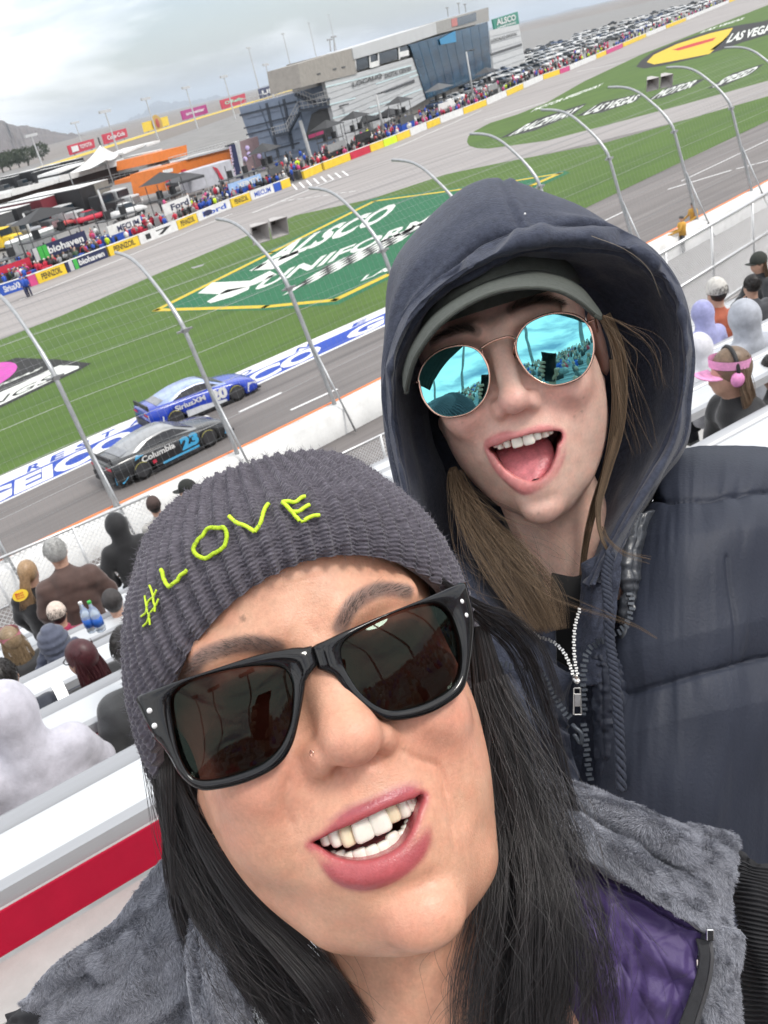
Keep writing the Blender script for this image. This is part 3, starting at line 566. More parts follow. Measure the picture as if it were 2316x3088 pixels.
def media():
    F_ = Facade((1028, 452), (1482, 244)); b = empty('media_building', F_.A, 'large grey and silver media building with blue glass corner', 'building')
    SIL = C_('silver_cladding', (.47, .48, .49), .5, metal=.05, vs=.3, var=.05); BEI = C_('beige_cladding', (.29, .27, .245), .8); GLS = pm('blue_curtain_glass', (.010, .055, .105), .12, var=.5, vs=.35, metal=.0, spec=.3); BLU = C_('blue_grey_cladding', (.20, .25, .335), .5); FRM = C_('frame_dark_blue', (.05, .065, .09), .6); STR = C_('glass_strip', (.55, .68, .70), .3)
    P = lambda *q: [z2b(*p) for p in q]
    # solid volume behind the front
    q = [F_.p(*z2b(470, 470)), F_.p(*z2b(1290, 60)), F_.p(*z2b(1310, 480)), F_.p(*z2b(640, 860))]
    m = MB(); lo = F_.A.copy(); hi = F_.B.copy(); zt = F_.p(*z2b(900, 160))[2]; m.box((lo+hi)/2+F_.N*5+F_.X*2+np.array([0, 0, zt*.46]), (F_.L*.9, 8, zt*.9), F_.X, F_.N); m.build('core', BEI, b)
    w = F_.pan('wall', P((268, 512), (842, 352), (905, 620), (372, 925)), SIL, b, .0, .6)
    for k in range(11):
        t0, t1 = k/11, (k+1)/11; l0, l1 = lerp((268, 512), (372, 925), t0+.006), lerp((268, 512), (372, 925), t1-.006); r0, r1 = lerp((842, 352), (905, 620), t0+.006), lerp((842, 352), (905, 620), t1-.006); F_.pan('panel', P(l0, r0, r1, l1), SIL, w, .12, .1)
    for a, c in (((275, 540), (810, 405)), ((300, 650), (460, 608)), ((550, 668), (705, 622)), ((320, 735), (480, 690)), ((590, 520), (860, 430)), ((800, 480), (870, 455)), ((500, 735), (660, 685)), ((750, 600), (880, 550))):
        F_.pan('light_strip', P(a, c, (c[0], c[1]+9), (a[0], a[1]+9)), STR, w, .2, .06)
    F_.pan('window_slot', P((640, 570), (830, 495), (832, 515), (645, 582)), CGL, w, .2, .06)
    F_.text('LOCALiQ', z2b(445, 552), z2b(628, 490), z2b(442, 515), CDG, w, .3); F_.text('DIGITAL CENTER', z2b(645, 492), z2b(812, 440), z2b(645, 462), CDG, w, .3)
    up = F_.pan('upper_block', P((100, 400), (440, 300), (472, 460), (122, 545)), BEI, b, .3, 5); [F_.pan('vent', P((x, y), (x+22, y-6), (x+23, y+4), (x+1, y+10)), CDG, up, .36, .1) for x, y in ((220, 460), (320, 430), (375, 418))]
    rf = F_.pan('roof_band', P((440, 300), (962, 140), (970, 214), (790, 274), (452, 372)), SIL, b, .5, 8)
    tb = F_.pan('tower_block', P((962, 140), (1292, 45), (1296, 132), (970, 214)), C_('grey_render', (.30, .295, .285), .8), b, .5, 8); F_.pan('screen', P((1085, 115), (1215, 76), (1218, 128), (1095, 165)), CGL, tb, .6, .1); F_.pan('red_logo', P((1062, 120), (1095, 110), (1100, 160), (1065, 168)), C_('logo_red', (.45, .16, .15)), tb, .62, .1)
    for xa, xb in ((462, 545), (552, 600), (606, 725), (735, 792)):
        f = lambda x: 372-(x-452)*.283; wd = F_.pan('window', P((xa, f(xa)+6), (xb, f(xb)+6), (xb+4, f(xb)+76), (xa+4, f(xa)+76)), CGL, b, .1, .2); F_.pan('frame', P((xa-5, f(xa)+4), (xa+1, f(xa)+3), (xa+6, f(xa)+80), (xa, f(xa)+81)), CW, wd, .3, .1)
    F_.pan('counter', P((556, 392), (606, 376), (612, 410), (560, 425)), CW, b, .3, .1); F_.pan('counter', P((738, 325), (792, 312), (796, 345), (742, 358)), CW, b, .3, .1)
    g = F_.pan('glass_wall', P((790, 280), (1288, 135), (1312, 452), (905, 622), (850, 352)), GLS, b, .25, .4)
    for c_ in cells([(800, 285), (1284, 140), (1308, 448), (905, 616)], 9, 7, .02): F_.pan('pane', P(*c_), GLS, g, .36, .08)
    F_.pan('banner', P((985, 245), (1085, 192), (1090, 262), (995, 280)), C_('blue_banner', (.03, .22, .42)), g, .6, .05)
    # left annex
    Fa = Facade((745, 515), (1015, 455), 1.0); a = empty('annex_building', Fa.A, 'blue grey annex with square panels and an outside stair', 'building')
    zx = lambda x, y: (690+x/4.046, 250+y/4.046); PA = lambda *q: [zx(*p) for p in q]
    base = Fa.pan('wall', PA((120, 300), (1180, 20), (1340, 800), (380, 1040)), BLU, a, 0, 6)
    for c_ in cells([(140, 320), (840, 150), (960, 800), (440, 950)], 3, 5, .035): Fa.pan('panel', PA(*c_), BLU, base, .25, .2)
    for p in (((130, 385), (820, 215), (822, 240), (132, 410)), ((180, 545), (860, 375), (862, 392), (182, 562)), ((210, 625), (560, 540), (562, 556), (212, 642)), ((440, 825), (860, 720), (862, 740), (442, 845)), ((440, 250), (470, 240), (620, 900), (590, 905)), ((650, 200), (680, 195), (800, 800), (770, 810))): Fa.pan('mullion', PA(*p), FRM, base, .4, .2)
    Fa.pan('recess', PA((1010, 380), (1200, 270), (1300, 640), (920, 720)), CDG, a, .2, .1)
    st = [((800, 130), (1040, 240)), ((1040, 240), (1210, 190)), ((860, 330), (720, 590)), ((860, 330), (1210, 270)), ((540, 640), (730, 590))]
    for p, q in st:
        dx, dy = 0, 34; Fa.pan('stair_flight', PA(p, q, (q[0], q[1]+dy), (p[0], p[1]+dy)), FRM, a, 2.2, 1.4)
        m = MB(); A_, B_ = Fa.p(*zx(*p), 2.4), Fa.p(*zx(*q), 2.4)
        for h in (.5, 1.1): m.tube([A_+np.array([0, 0, h]), B_+np.array([0, 0, h])], .05, 5)
        for t in np.linspace(0, 1, 7): c = lerp(A_, B_, t); m.tube([c, c+np.array([0, 0, 1.1])], .04, 5)
        m.build('handrail', CLG, a)
    m = MB(); A_, B_ = Fa.p(*zx(160, 290), 0), Fa.p(*zx(870, 110), 0)
    for h in (.4, 1.0): m.tube([A_+np.array([0, 0, h]), B_+np.array([0, 0, h])], .05, 5)
    for t in np.linspace(0, 1, 14): c = lerp(A_, B_, t); m.tube([c, c+np.array([0, 0, 1.0])], .04, 5)
    m.build('roof_rail', CLG, a); Fa.pan('sign', PA((970, 640), (1150, 580), (1155, 620), (978, 682)), C_('pink_sign', (.50, .05, .16)), a, 3.0, .1); m = MB(); m.tube([Fa.p(*zx(870, 460), 4), Fa.p(*zx(980, 820), 4)*np.array([1, 1, 0])], .3, 6); m.build('column', CLG, a)
    # pylon building to the right
    Fp = Facade((1491, 240), (1590, 196), 4.0); p_ = empty('scoring_pylon', Fp.A, 'narrow pale tower with horizontal cladding and dark lettering', 'building'); w = Fp.pan('wall', P((1298, 190), (1482, 150), (1526, 405), (1332, 485)), SIL, p_, 0, 12)
    for k in range(7): l0, l1, r0, r1 = lerp((1298, 190), (1332, 485), k/7+.01), lerp((1298, 190), (1332, 485), (k+1)/7-.01), lerp((1482, 150), (1526, 405), k/7+.01), lerp((1482, 150), (1526, 405), (k+1)/7-.01); Fp.pan('panel', P(l0, r0, r1, l1), C_('pale_cladding', (.52, .53, .535), .45), w, .15, .12)
    Fp.pan('dark_band', P((1305, 335), (1500, 270), (1503, 285), (1308, 350)), CDG, w, .3, .1); Fp.text('LOCALiQ DIGITAL', z2b(1312, 270), z2b(1472, 222), z2b(1312, 245), CDG, w, .35)
    sg = empty('billboard', Fp.p(*z2b(1400, 180)), 'green billboard with pale lettering on top of the pale tower', 'billboard'); Fp.pan('panel', P((1320, 120), (1475, 72), (1486, 150), (1334, 192)), CTL, sg, -.5, .5); Fp.text('ALSCO', z2b(1345, 160), z2b(1465, 125), z2b(1340, 120), CW, sg, -.3); Fp.text('UNIFORMS', z2b(1350, 180), z2b(1465, 145), z2b(1349, 168), CW, sg, -.3)
    # roof aerials
    for x, y, h in ((305, 320, 45), (330, 318, 55), (1040, 105, 35), (1110, 85, 40), (1150, 75, 30)):
        m = MB(); A_ = F_.p(*z2b(x, y), -6); B_ = F_.p(*z2b(x-6, y-h*1.6), -6); m.tube([A_, B_], .12, 5); m.box(B_, (2.2, .2, .25), F_.X, F_.N); tag(m.build('roof_mast', CGY), 'thin aerial mast on the roof of the media building', 'mast', 'roof masts')
media()
# ------------------------------------------------------------------ orange garage, canopies
def garage():
    zc = lambda x, y: (x/3.318, 400+y/3.318); P = lambda *q: [zc(*p) for p in q]
    F_ = Facade((380, 582), (700, 470), 8); b = empty('orange_building', F_.A, 'bright orange garage building with a roof terrace and white rail', 'building'); zo = lambda x, y: (380+x/3.19, 480+y/3.19); Q = lambda *q: [zo(*p) for p in q]
    F_.pan('wall', [z4(*p) for p in ((925, 300), (1280, 175), (1290, 280), (945, 420))], COR, b, 0, 14); F_.pan('upper_wall', [z4(*p) for p in ((850, 208), (1036, 160), (1042, 215), (852, 262))], COR, b, -6, 10); F_.pan('terrace', [z4(*p) for p in ((940, 265), (1262, 172), (1262, 180), (942, 278))], CLG, b, .5, 8)
    Fo = Facade((500, 612), (705, 520)); Fo.pan('front_wall', [(502, 502), (566, 482), (693, 446), (702, 500), (640, 520), (560, 545), (515, 572)], COR, b, 0, 6); Fo.pan('roof_edge', [(566, 474), (693, 442), (693, 448), (566, 480)], CLG, b, .3, 3);
    Fo.pan('doorway', Q((420, 190), (500, 165), (520, 250), (430, 290)), CK, b, .3, .2); Fo.pan('sign', Q((365, 105), (450, 85), (452, 118), (368, 140)), CW, b, .4, .2); Fo.pan('red_door', Q((385, 150), (455, 130), (470, 240), (400, 265)), CR_, b, .4, .2); Fo.pan('red_door', Q((540, 105), (570, 95), (640, 165), (560, 195)), CR_, b, .4, .2)
    m = MB(); A_, B_ = F_.p(*z4(945, 262), .3), F_.p(*z4(1262, 170), .3)
    for h in (.5, 1.0): m.tube([A_+np.array([0, 0, h]), B_+np.array([0, 0, h])], .06, 5)
    for t in np.linspace(0, 1, 16): c = lerp(A_, B_, t); m.tube([c, c+np.array([0, 0, 1.])], .05, 5)
    m.build('rail', CLG, b)
    # long grandstand-like garage with white roofs and a dark balcony
    Fg = Facade((-60, 700), (500, 520), 22); g = empty('garage_row', Fg.A, 'long garage with white roof panels and a dark railed balcony', 'building')
    Fg.pan('wall', P((-200, 720), (1520, 215), (1560, 500), (-200, 900)), C_('dark_brick', (.10, .06, .05)), g, 0, 20)
    for q in (((120, 565), (580, 465), (590, 500), (122, 635)), ((590, 430), (1050, 330), (1060, 365), (600, 498)), ((1065, 290), (1505, 195), (1518, 232), (1070, 362)), ((-200, 655), (110, 600), (112, 640), (-200, 720)), ((580, 385), (870, 285), (872, 300), (585, 410)), ((1230, 195), (1445, 110), (1448, 132), (1240, 215)), ((1465, 115), (1600, 72), (1602, 95), (1470, 140))): Fg.pan('roof_panel', P(*q), CW, g, 3, 7)
    Fg.pan('balcony', P((-200, 850), (1640, 350), (1640, 372), (-200, 885)), CDG, g, 4, 5)
    m = MB(); A_, B_ = Fg.p(*zc(-200, 840), 4.2), Fg.p(*zc(1640, 345), 4.2)
    for h in (.55, 1.15): m.tube([A_+np.array([0, 0, h]), B_+np.array([0, 0, h])], .07, 5)
    for t in np.linspace(0, 1, 34): c = lerp(A_, B_, t); m.tube([c-np.array([0, 0, .2]), c+np.array([0, 0, 1.15])], .06, 5)
    m.build('balcony_rail', CGY, g)
    # white peaked tent
    t = empty('peaked_tent', Fg.p(*zc(1000, 380), 6), 'white peaked tent rising above the garage roof', 'tent'); pk = Fg.p(*zc(1005, 120), 5); m = MB(); cor = [Fg.p(*zc(690, 405), 10), Fg.p(*zc(1055, 275), 10), Fg.p(*zc(1200, 205), 0), Fg.p(*zc(860, 300), -2)]
    N_ = 8; v = []; f = []
    for e in range(4):
        a, c = cor[e], cor[(e+1) % 4]; rows = []
        for i in range(N_+1):
            for j in range(N_+1):
                s_ = i/N_; e_ = lerp(a, c, j/N_); e_ = e_-np.array([0, 0, .5*sin(pi*j/N_)]); p = lerp(e_, pk, s_); p = p-np.array([0, 0, 1])*(pk[2]-a[2])*.55*s_*(1-s_)*1.3; v.append(p)
        f += [tuple(q+e*(N_+1)**2 for q in r) for r in grid_faces(N_+1, N_+1)]
    mesh_obj('canopy', v, f, CW, t, True)
    for c in cor: m = MB(); m.tube([c, np.array([c[0], c[1], 0])], .12, 6); m.build('pole', CGY, t)
    m = MB(); m.tube([pk+np.array([0, 0, 1.5]), np.array([pk[0], pk[1], 0])], .2, 6); m.build('mast', CDG, t)
    # screen wall on a dark purple truck side beside the annex
    zx = lambda x, y: (690+x/4.046, 250+y/4.046); Fs = Facade((735, 545), (800, 520), 3); s_ = empty('advert_screen', Fs.A, 'tall mauve screen wall with lit spots beside the annex', 'screen'); Fs.pan('panel', [zx(*p) for p in ((120, 720), (350, 650), (430, 1010), (185, 1095))], C_('mauve_panel', (.24, .17, .18)), s_, 0, .6); Fs.pan('frame', [zx(*p) for p in ((105, 725), (130, 715), (195, 1095), (165, 1105))], CLG, s_, .1, .6)
    for x, y in ((225, 795), (245, 870), (200, 930), (370, 895), (420, 1025)): m = MB(); m.ball(Fs.p(*zx(x, y), .3), (.35, .1, .35), 8, 6); m.build('lamp', C_('lilac_spot', (.6, .5, .8)), s_, True)
    bn = empty('feather_banner', Fs.p(*zx(60, 800), 2), 'tall banner with pink and white vertical lettering', 'banner'); Fs.pan('cloth', [zx(*p) for p in ((10, 760), (75, 745), (165, 1150), (95, 1170))], CN, bn, 2, .1); a, bb, c = Fs.p(*zx(95, 1160), 2.2), Fs.p(*zx(25, 770), 2.2), Fs.p(*zx(70, 1165), 2.2); lettering('lettering', 'ALL TEAMS', a, bb-a, c-a, C_('pale_pink', (.7, .55, .7)), bn, .02)
garage()
# ------------------------------------------------------------------ haulers
def hauler(px, py, sc, col, cabcol, label, back_dir=None):
    g = gnd(px, py); dirn = (TN*.93-TD*.36); dirn = dirn/np.linalg.norm(dirn); X = np.cross(dirn, (0, 0, 1.)); r = empty('hauler', g, label, 'truck', 'team haulers'); U_ = np.array([0, 0, 1.])
    m = MB(); m.box(g+dirn*9.5*sc+U_*2.45*sc, (2.6*sc, 14*sc, 3.1*sc), X, dirn); m.build('trailer', col, r, bevel=.08)
    m = MB(); m.box(g+dirn*9.5*sc+U_*4.03*sc, (2.64*sc, 14.1*sc, .08), X, dirn); m.build('roof', CW, r)
    m = MB(); m.box(g+dirn*.6*sc+U_*1.55*sc, (2.3*sc, 2.6*sc, 2.3*sc), X, dirn, taper=.92); m.build('cab', cabcol, r, bevel=.15); m = MB(); m.box(g-dirn*1.6*sc+U_*1.05*sc, (2.0*sc, 2.2*sc, 1.3*sc), X, dirn, taper=.88); m.build('bonnet', cabcol, r, bevel=.15)
    m = MB(); m.box(g-dirn*.72*sc+U_*2.15*sc, (1.95*sc, .12, .8*sc), X, dirn); m.build('windscreen', CGL, r); m = MB(); m.box(g-dirn*2.72*sc+U_*1.05*sc, (1.3*sc, .1, .85*sc), X, dirn); m.build('grille', C_('chrome', (.5, .5, .5), .25, metal=.8), r)
    for s_ in (-1, 1):
        m = MB(); m.box(g-dirn*2.75*sc+X*s_*.85*sc+U_*.85*sc, (.3*sc, .12, .3*sc), X, dirn); m.build('headlight', CW, r)
        for q in (-1.6, 2.0, 14): m = MB(); c = g+dirn*q*sc+X*s_*1.1*sc+U_*.5*sc; m.tube([c-X*.15, c+X*.15], .5*sc, 12); m.build('wheel', CK, r, True)
zf_ = lambda x, y: (x/3.19, 560+y/3.19)
hauler(*zf_(85, 610), 1.0, CY, CY, 'yellow semi truck hauler parked nose to pit road'); hauler(*zf_(270, 540), 1.0, CDG, C_('silver_cab', (.35, .36, .38), .35, metal=.4), 'dark hauler with silver cab beside the yellow truck'); hauler(*zf_(440, 460), 1.0, CK, CDG, 'black hauler third in the parked row'); hauler(*zf_(680, 380), 1.05, C_('maroon_paint', (.16, .02, .03)), CLG, 'maroon hauler with pale cab fourth in the parked row'); hauler(*zf_(900, 300), 1.0, CGY, CDG, 'grey hauler fifth in the parked row'); hauler(*zf_(1060, 290), 1.1, CK, CK, 'tall black hauler sixth in the parked row'); hauler(*zf_(1200, 240), 1.1, C_('bronze_paint', (.2, .19, .17)), CLG, 'bronze grey hauler at the right end of the row'); hauler(520, 505, 1.0, CW, CW, 'white hauler in front of the orange building')
_hs = [o for o in list(COL.objects) if o.name.startswith('hauler')][1:7]
for i, (x, y) in enumerate(((40, 450), (200, 400), (360, 350), (560, 300), (760, 240), (960, 190), (1330, 190), (1000, 380))):
    o = copy_tree(_hs[(i*3+1) % len(_hs)]); o.location = tuple(gnd(*zf_(x, y))); o['label'] = 'hauler parked in the second row before the long garage'; o['group'] = 'second row of haulers'
# ------------------------------------------------------------------ pit stall equipment
def pit_box(px, back, w_, h_, body, sign, txt, tmat, label, canopy=None, extra=None):
    g, d, n = pit(px, back); U_ = np.array([0, 0, 1.]); r = empty('pit_box', g, label, 'pit box'); m = MB(); m.box(g+U_*.8, (w_, 1.8, 1.4), d, n); m.build('cabinet', body, r, bevel=.05)
    for s_ in (-1, 1):
        for t in (-.8, .8): m = MB(); m.tube([g+d*s_*w_*.46+n*t, g+d*s_*w_*.46+n*t+U_*(h_+1.4)], .05, 5); m.build('leg', CDG, r)
    m = MB(); m.box(g-n*.85+U_*(h_*.62), (w_*1.05, .1, h_*.36), d, n); sg = m.build('sign', sign, r)
    if txt: lettering('lettering', txt, g-n*.92-d*w_*.25+U_*(h_*.52), d*w_*.7, U_*h_*.2, tmat, sg, .03)
    if extra:
        for k, mm in enumerate(extra): m = MB(); m.box(g-n*.91-d*w_*(.48-.09*k)+U_*(h_*.62), (w_*.08, .1, h_*.34), d, n); m.build('stripe', mm, sg)
    if canopy:
        c = g+U_*(h_+1.5); m = MB(); q = [c+d*i*w_*.52+n*j*1.5 for i, j in ((-1, -1), (1, -1), (1, 1), (-1, 1))]; m.add(q+[c+U_*.9, c-U_*.12], [(0, 1, 4), (1, 2, 4), (2, 3, 4), (3, 0, 4), (1, 0, 5), (2, 1, 5), (3, 2, 5), (0, 3, 5)]); m.build('canopy', canopy, r)
    m = MB(); m.box(g+U_*(h_*.95), (w_, 1.8, .1), d, n); m.build('deck', CDG, r)
    for k in range(2): m = MB(); m.box(g+d*(k-.5)*w_*.5+U_*(h_*.95+.45), (.5, .5, .8), d, n); m.build('chair', CK, r)
pit_box(262, 3.6, 6.2, 3.4, CK, CN, 'biohaven', CW, 'black pit box with green and navy lettered banner', CK, (CLG, CG, CG)); pit_box(440, 3.2, 4.2, 3.0, CB, CW, 'MECUM', CN, 'blue pit box under a white lettered sign', None)
pit_box(606, 3.4, 4.6, 3.2, CLG, CW, 'Ford', CN, 'white pit box with oval badge under a black canopy', CK, None); pit_box(792, 3.2, 5.0, 2.8, CB, CBG, 'XFINITY', CW, 'bright blue pit box near the wall opening', None); pit_box(10, 4.5, 4.6, 3.2, CB, CB, 'SiriusXM', CW, 'blue pit box at the left edge', None); pit_box(110, 4.0, 4.0, 2.6, CDG, CR_, '', CW, 'pit box with a red sign at the left', None)
pit_box(905, 3.6, 4.2, 2.8, CK, CDG, '', CW, 'black pit box in front of the annex', CK); pit_box(1075, 3.6, 4.2, 3.0, CK, CGY, '', CW, 'dark pit box below the silver wall', CK); pit_box(1160, 4.0, 4.0, 3.0, CK, CK, '', CW, 'black canopied pit box before the silver wall', CK); pit_box(1290, 4, 4.6, 3.0, CB, CDG, '', CW, 'dark canopied pit box before the blue glass', CK); pit_box(1400, 4, 4.6, 3.0, CGY, CW, '', CW, 'grey pit box with white sign before the blue glass', CDG); pit_box(1540, 4, 5, 3, CK, CGY, '', CW, 'dark pit box below the pale tower', CK)
# portable toilets
for k in range(7):
    g = gnd(*zf_(180+k*58, 745-k*22)); r = empty('portable_toilet', g, 'grey portable toilet with domed white roof in the row behind pit road', 'toilet', 'portable toilets'); d, n = TD*.9+TN*.1, TN; m = MB(); m.box(g+np.array([0, 0, 1.15]), (1.15, 1.2, 2.2), TD, TN); m.build('cabin', C_('toilet_grey', (.22, .24, .235)), r, bevel=.06); m = MB(); m.box(g+np.array([0, 0, 2.36]), (1.1, 1.15, .24), TD, TN, taper=.7); m.build('roof', CW, r); m = MB(); m.box(g-TN*.61+np.array([0, 0, 1.1]), (.75, .04, 1.9), TD, TN); m.build('door', CGY, r)
def tent(px, py, w_, dcol, label):
    g = gnd(px, py); r = empty('canopy_tent', g, label, 'tent'); m = MB(); U_ = np.array([0, 0, 1.]); c = g+U_*2.6; q = [c+TD*i*w_/2+TN*j*w_/2 for i, j in ((-1, -1), (1, -1), (1, 1), (-1, 1))]; m.add(q+[c+U_*.95]+[p-U_*.3 for p in q], [(0, 1, 4), (1, 2, 4), (2, 3, 4), (3, 0, 4)]+[(5+i, 5+(i+1) % 4, (i+1) % 4, i) for i in range(4)]); m.build('canopy', dcol, r)
    for p in q: m = MB(); m.tube([p, p*np.array([1, 1, 0])], .05, 5); m.build('leg', CLG, r)
tent(*(575, 600), 4.0, C_('charcoal_canvas', (.05, .05, .055)), 'charcoal canopy tent before the white trailer'); tent(1110, 415, 4.5, CK, 'black canopy tent below the silver wall'); tent(1185, 395, 4.5, CK, 'black canopy tent right of the hi-vis worker')
g = gnd(636, 574); r = empty('box_trailer', g, 'white box trailer with a red swoosh beside the orange building', 'trailer'); m = MB(); m.box(g+np.array([0, 0, 1.9]), (7.5, 2.4, 2.7), TD, TN); m.build('body', C_('trailer_white', (.45, .45, .49)), r, bevel=.1); m = MB(); m.prism([g-TN*1.26+TD*a+np.array([0, 0, b]) for a, b in ((.6, 3.0), (1.3, 2.6), (1.9, .8), (1.4, .8))], -TN*.04); m.build('swoosh', CR_, r)
# ------------------------------------------------------------------ small vehicles
def pickup(g, ang, col, label, group=None, name='parked_car', h=1.0):
    X = np.array([cos(ang), sin(ang), 0]); N_ = np.array([-X[1], X[0], 0]); U_ = np.array([0, 0, 1.]); r = empty(name, g, label, 'car', group)
    S_ = [(-2.3, .45, .80), (-2.2, .42, 1.0*h), (-1.3, .40, 1.05*h), (-.6, .40, 1.08*h), (.6, .40, 1.05*h), (1.6, .42, .98*h), (2.25, .45, .82)]; v = []
    for x, z0, z1 in S_:
        for y, z in ((-.92, z0), (-.95, (z0+z1)/2), (-.86, z1), (.86, z1), (.95, (z0+z1)/2), (.92, z0)): v.append(g+X*x+N_*y+U_*z)
    f = list(map(tuple, grid_faces(7, 6, True)))+[tuple(range(5, -1, -1)), tuple(range(36, 42))]; mesh_obj('body', v, f, col, r, True)
    m = MB(); p = [g+X*x+N_*y+U_*z for x, y, z in ((-1.5, -.82, 1.03*h), (.95, -.82, 1.03*h), (.95, .82, 1.03*h), (-1.5, .82, 1.03*h), (-1.0, -.66, 1.58*h), (.25, -.66, 1.58*h), (.25, .66, 1.58*h), (-1.0, .66, 1.58*h))]; m.hexa(p); m.build('windows', CGL, r); m = MB(); m.box(g-X*.375+U_*(1.60*h), (1.35, 1.36, .06), X, N_); m.build('roof', col, r)
    for sx in (-1, 1):
        for sy in (-1, 1): m = MB(); c = g+X*1.45*sx+N_*.82*sy+U_*.34; m.tube([c-N_*.11, c+N_*.11], .34, 12); m.build('wheel', CK, r, True)
    return r
pickup(gnd(*zf_(900, 350)), ROT+.05, CR_, 'red pickup parked in front of the haulers'); pickup(gnd(*zf_(560, 430)), ROT+.1, C_('red_white', (.5, .08, .08)), 'red show car on display before the haulers'); pickup(gnd(*zf_(1260, 300)), ROT, CW, 'white van parked behind the pit wall', h=1.15)
cars = [pickup(np.zeros(3), 0, c, 'x') for c in (CW, C_('car_silver', (.45, .46, .47), .3, metal=.4), CK, CDG, C_('car_white2', (.74, .74, .74), .35), C_('car_blue', (.05, .08, .16), .35))]
rr = random.Random(5); labs = ['white car parked in the packed rows beyond the pit', 'silver car parked in the packed rows beyond the pit', 'black car parked in the packed rows beyond the pit', 'dark grey car parked in the packed rows beyond the pit', 'bright white car parked in the packed rows beyond the pit', 'dark blue car parked in the packed rows beyond the pit']
used = set()
for row in range(7):
    back = 16+row*8.5
    for px in np.arange(1560, 2300, 14+row*1.2):
        if rr.random() < .18: continue
        g, d, n = pit(px+rr.uniform(-3, 3), back+rr.uniform(-.7, .7)); k = rr.choice([0, 0, 1, 1, 2, 3, 4, 4, 5]); src = cars[k]
        o = src if k not in used else copy_tree(src); used.add(k); o.location = tuple(g); o.rotation_euler.z = atan2(n[1], n[0])+rr.uniform(-.06, .06)+(pi if rr.random() < .5 else 0); o['label'] = labs[k]; o['group'] = 'cars parked beyond the pit'
# ------------------------------------------------------------------ pit people
def figure(shirt, legs, cap, arm=0.3):
    r = empty('person', (0, 0, 0), 'x', 'person'); m = MB()
    for s_ in (-1, 1): m.tube([(s_*.10, 0, .9), (s_*.12, .02, .48), (s_*.12, 0, .05)], [.095, .075, .06], 6)
    o = m.build('trousers', legs, r, True); m = MB(); m.tube([(0, 0, .85), (0, 0, 1.1), (0, .01, 1.32), (0, 0, 1.45), (0, 0, 1.5)], [.17, .17, .21, .18, .07], 8)
    for s_ in (-1, 1): m.tube([(s_*.2, 0, 1.42), (s_*.28, .03, 1.15), (s_*.25, arm, .98)], [.065, .05, .045], 6)
    m.build('shirt', shirt, r, True); m = MB(); m.ball((0, .01, 1.63), (.09, .10, .125), 8, 7); m.tube([(0, 0, 1.45), (0, 0, 1.56)], .05, 6)
    for s_ in (-1, 1): m.ball((s_*.25, arm+.04, .96), .045, 6, 5)
    m.build('body', CSK, r, True); m = MB(); m.ball((0, 0, 1.69), (.10, .115, .085), 8, 6); m.build('cap', cap, r, True); return r
kinds = [('hi-vis yellow', CHV, CDG, CW), ('red', CR_, CK, CW), ('black', CK, CK, CK), ('blue', CB, CN, CB), ('white', CW, CDG, CW), ('grey', CGY, CK, CDG), ('pink', CPK, CDG, CPK), ('dark green', C_('dark_green_cloth', (.05, .09, .05)), CDG, CTAN)]
figs = [figure(a, b, c, .1+.25*(i % 3)) for i, (n_, a, b, c) in enumerate(kinds)]; used = set()
def put(k, g, ang, label, group=None, sc=1.0):
    o = figs[k] if k not in used else copy_tree(figs[k]); used.add(k); o.location = tuple(g); o.rotation_euler.z = ang; o.scale = (sc, sc, sc); o['label'] = label
    if group: o['group'] = group
rp = random.Random(8)
for i in range(250):
    px = rp.uniform(20, 1500) if i < 150 else rp.uniform(1450, 2290); g, d, n = pit(px, .6+abs(rp.gauss(0, 3.2))); k = rp.choice([0, 1, 1, 2, 2, 2, 3, 3, 4, 5, 5, 6, 7]) if px > 940 or rp.random() < .6 else rp.choice([1, 2, 3, 5, 6])
    put(k, g, rp.uniform(0, 6.28), 'person in %s standing among the crowd behind the pit wall' % kinds[k][0], 'crowd behind the pit wall')
put(3, gnd(*zf_(270, 1075)), 2.0, 'crew member in blue on pit road before the blue banner'); put(3, gnd(*zf_(300, 1065)), 3.0, 'second blue crew member stooping at the pit wall'); put(5, gnd(1722, 208), 1.0, 'person standing alone on the far pit road')
put(0, gnd(905, 525), .5, 'hi-vis worker standing in front of the annex', sc=1.15); put(0, gnd(1118, 440), .9, 'hi-vis worker below the silver wall', sc=1.5)
# tyres, cans and carts along the wall
for i in range(90):
    px = rp.uniform(15, 1560); g, d, n = pit(px, rp.uniform(.8, 6)); k = rp.randrange(3); m = MB(); lab = None
    if k == 0:
        for j in range(rp.randint(2, 4)): c = g+np.array([0, 0, .15+.3*j]); m.tube([c-np.array([0, 0, .13]), c+np.array([0, 0, .13])], .35, 12)
        tag(m.build('tyre_stack', CK, None, True), 'stack of black racing tyres behind the pit wall', 'tyres', 'tyre stacks')
    elif k == 1: m.box(g+np.array([0, 0, .55]), (1.1, .6, .9), d, n); m.box(g+np.array([0, 0, 1.05]), (1.2, .65, .08), d, n); mt = rp.choice([CR_, CDG, CGY, CB, CK]); tag(m.build('tool_cart', mt, None, bevel=.03), '%s tool cart standing behind the pit wall' % mt.name.replace('_paint', '').replace('_', ' '), 'cart', 'tool carts')
    else: m.tube([g, g+np.array([0, 0, .55]), g+np.array([0, 0, .75])], [.22, .22, .08], 8); m.tube([g+np.array([0, 0, .75]), g+d*.15+np.array([0, 0, .95])], .05, 5); tag(m.build('fuel_can', CR_ if rp.random() < .6 else CY, None, True), 'upright fuel can behind the pit wall', 'fuel can', 'fuel cans')
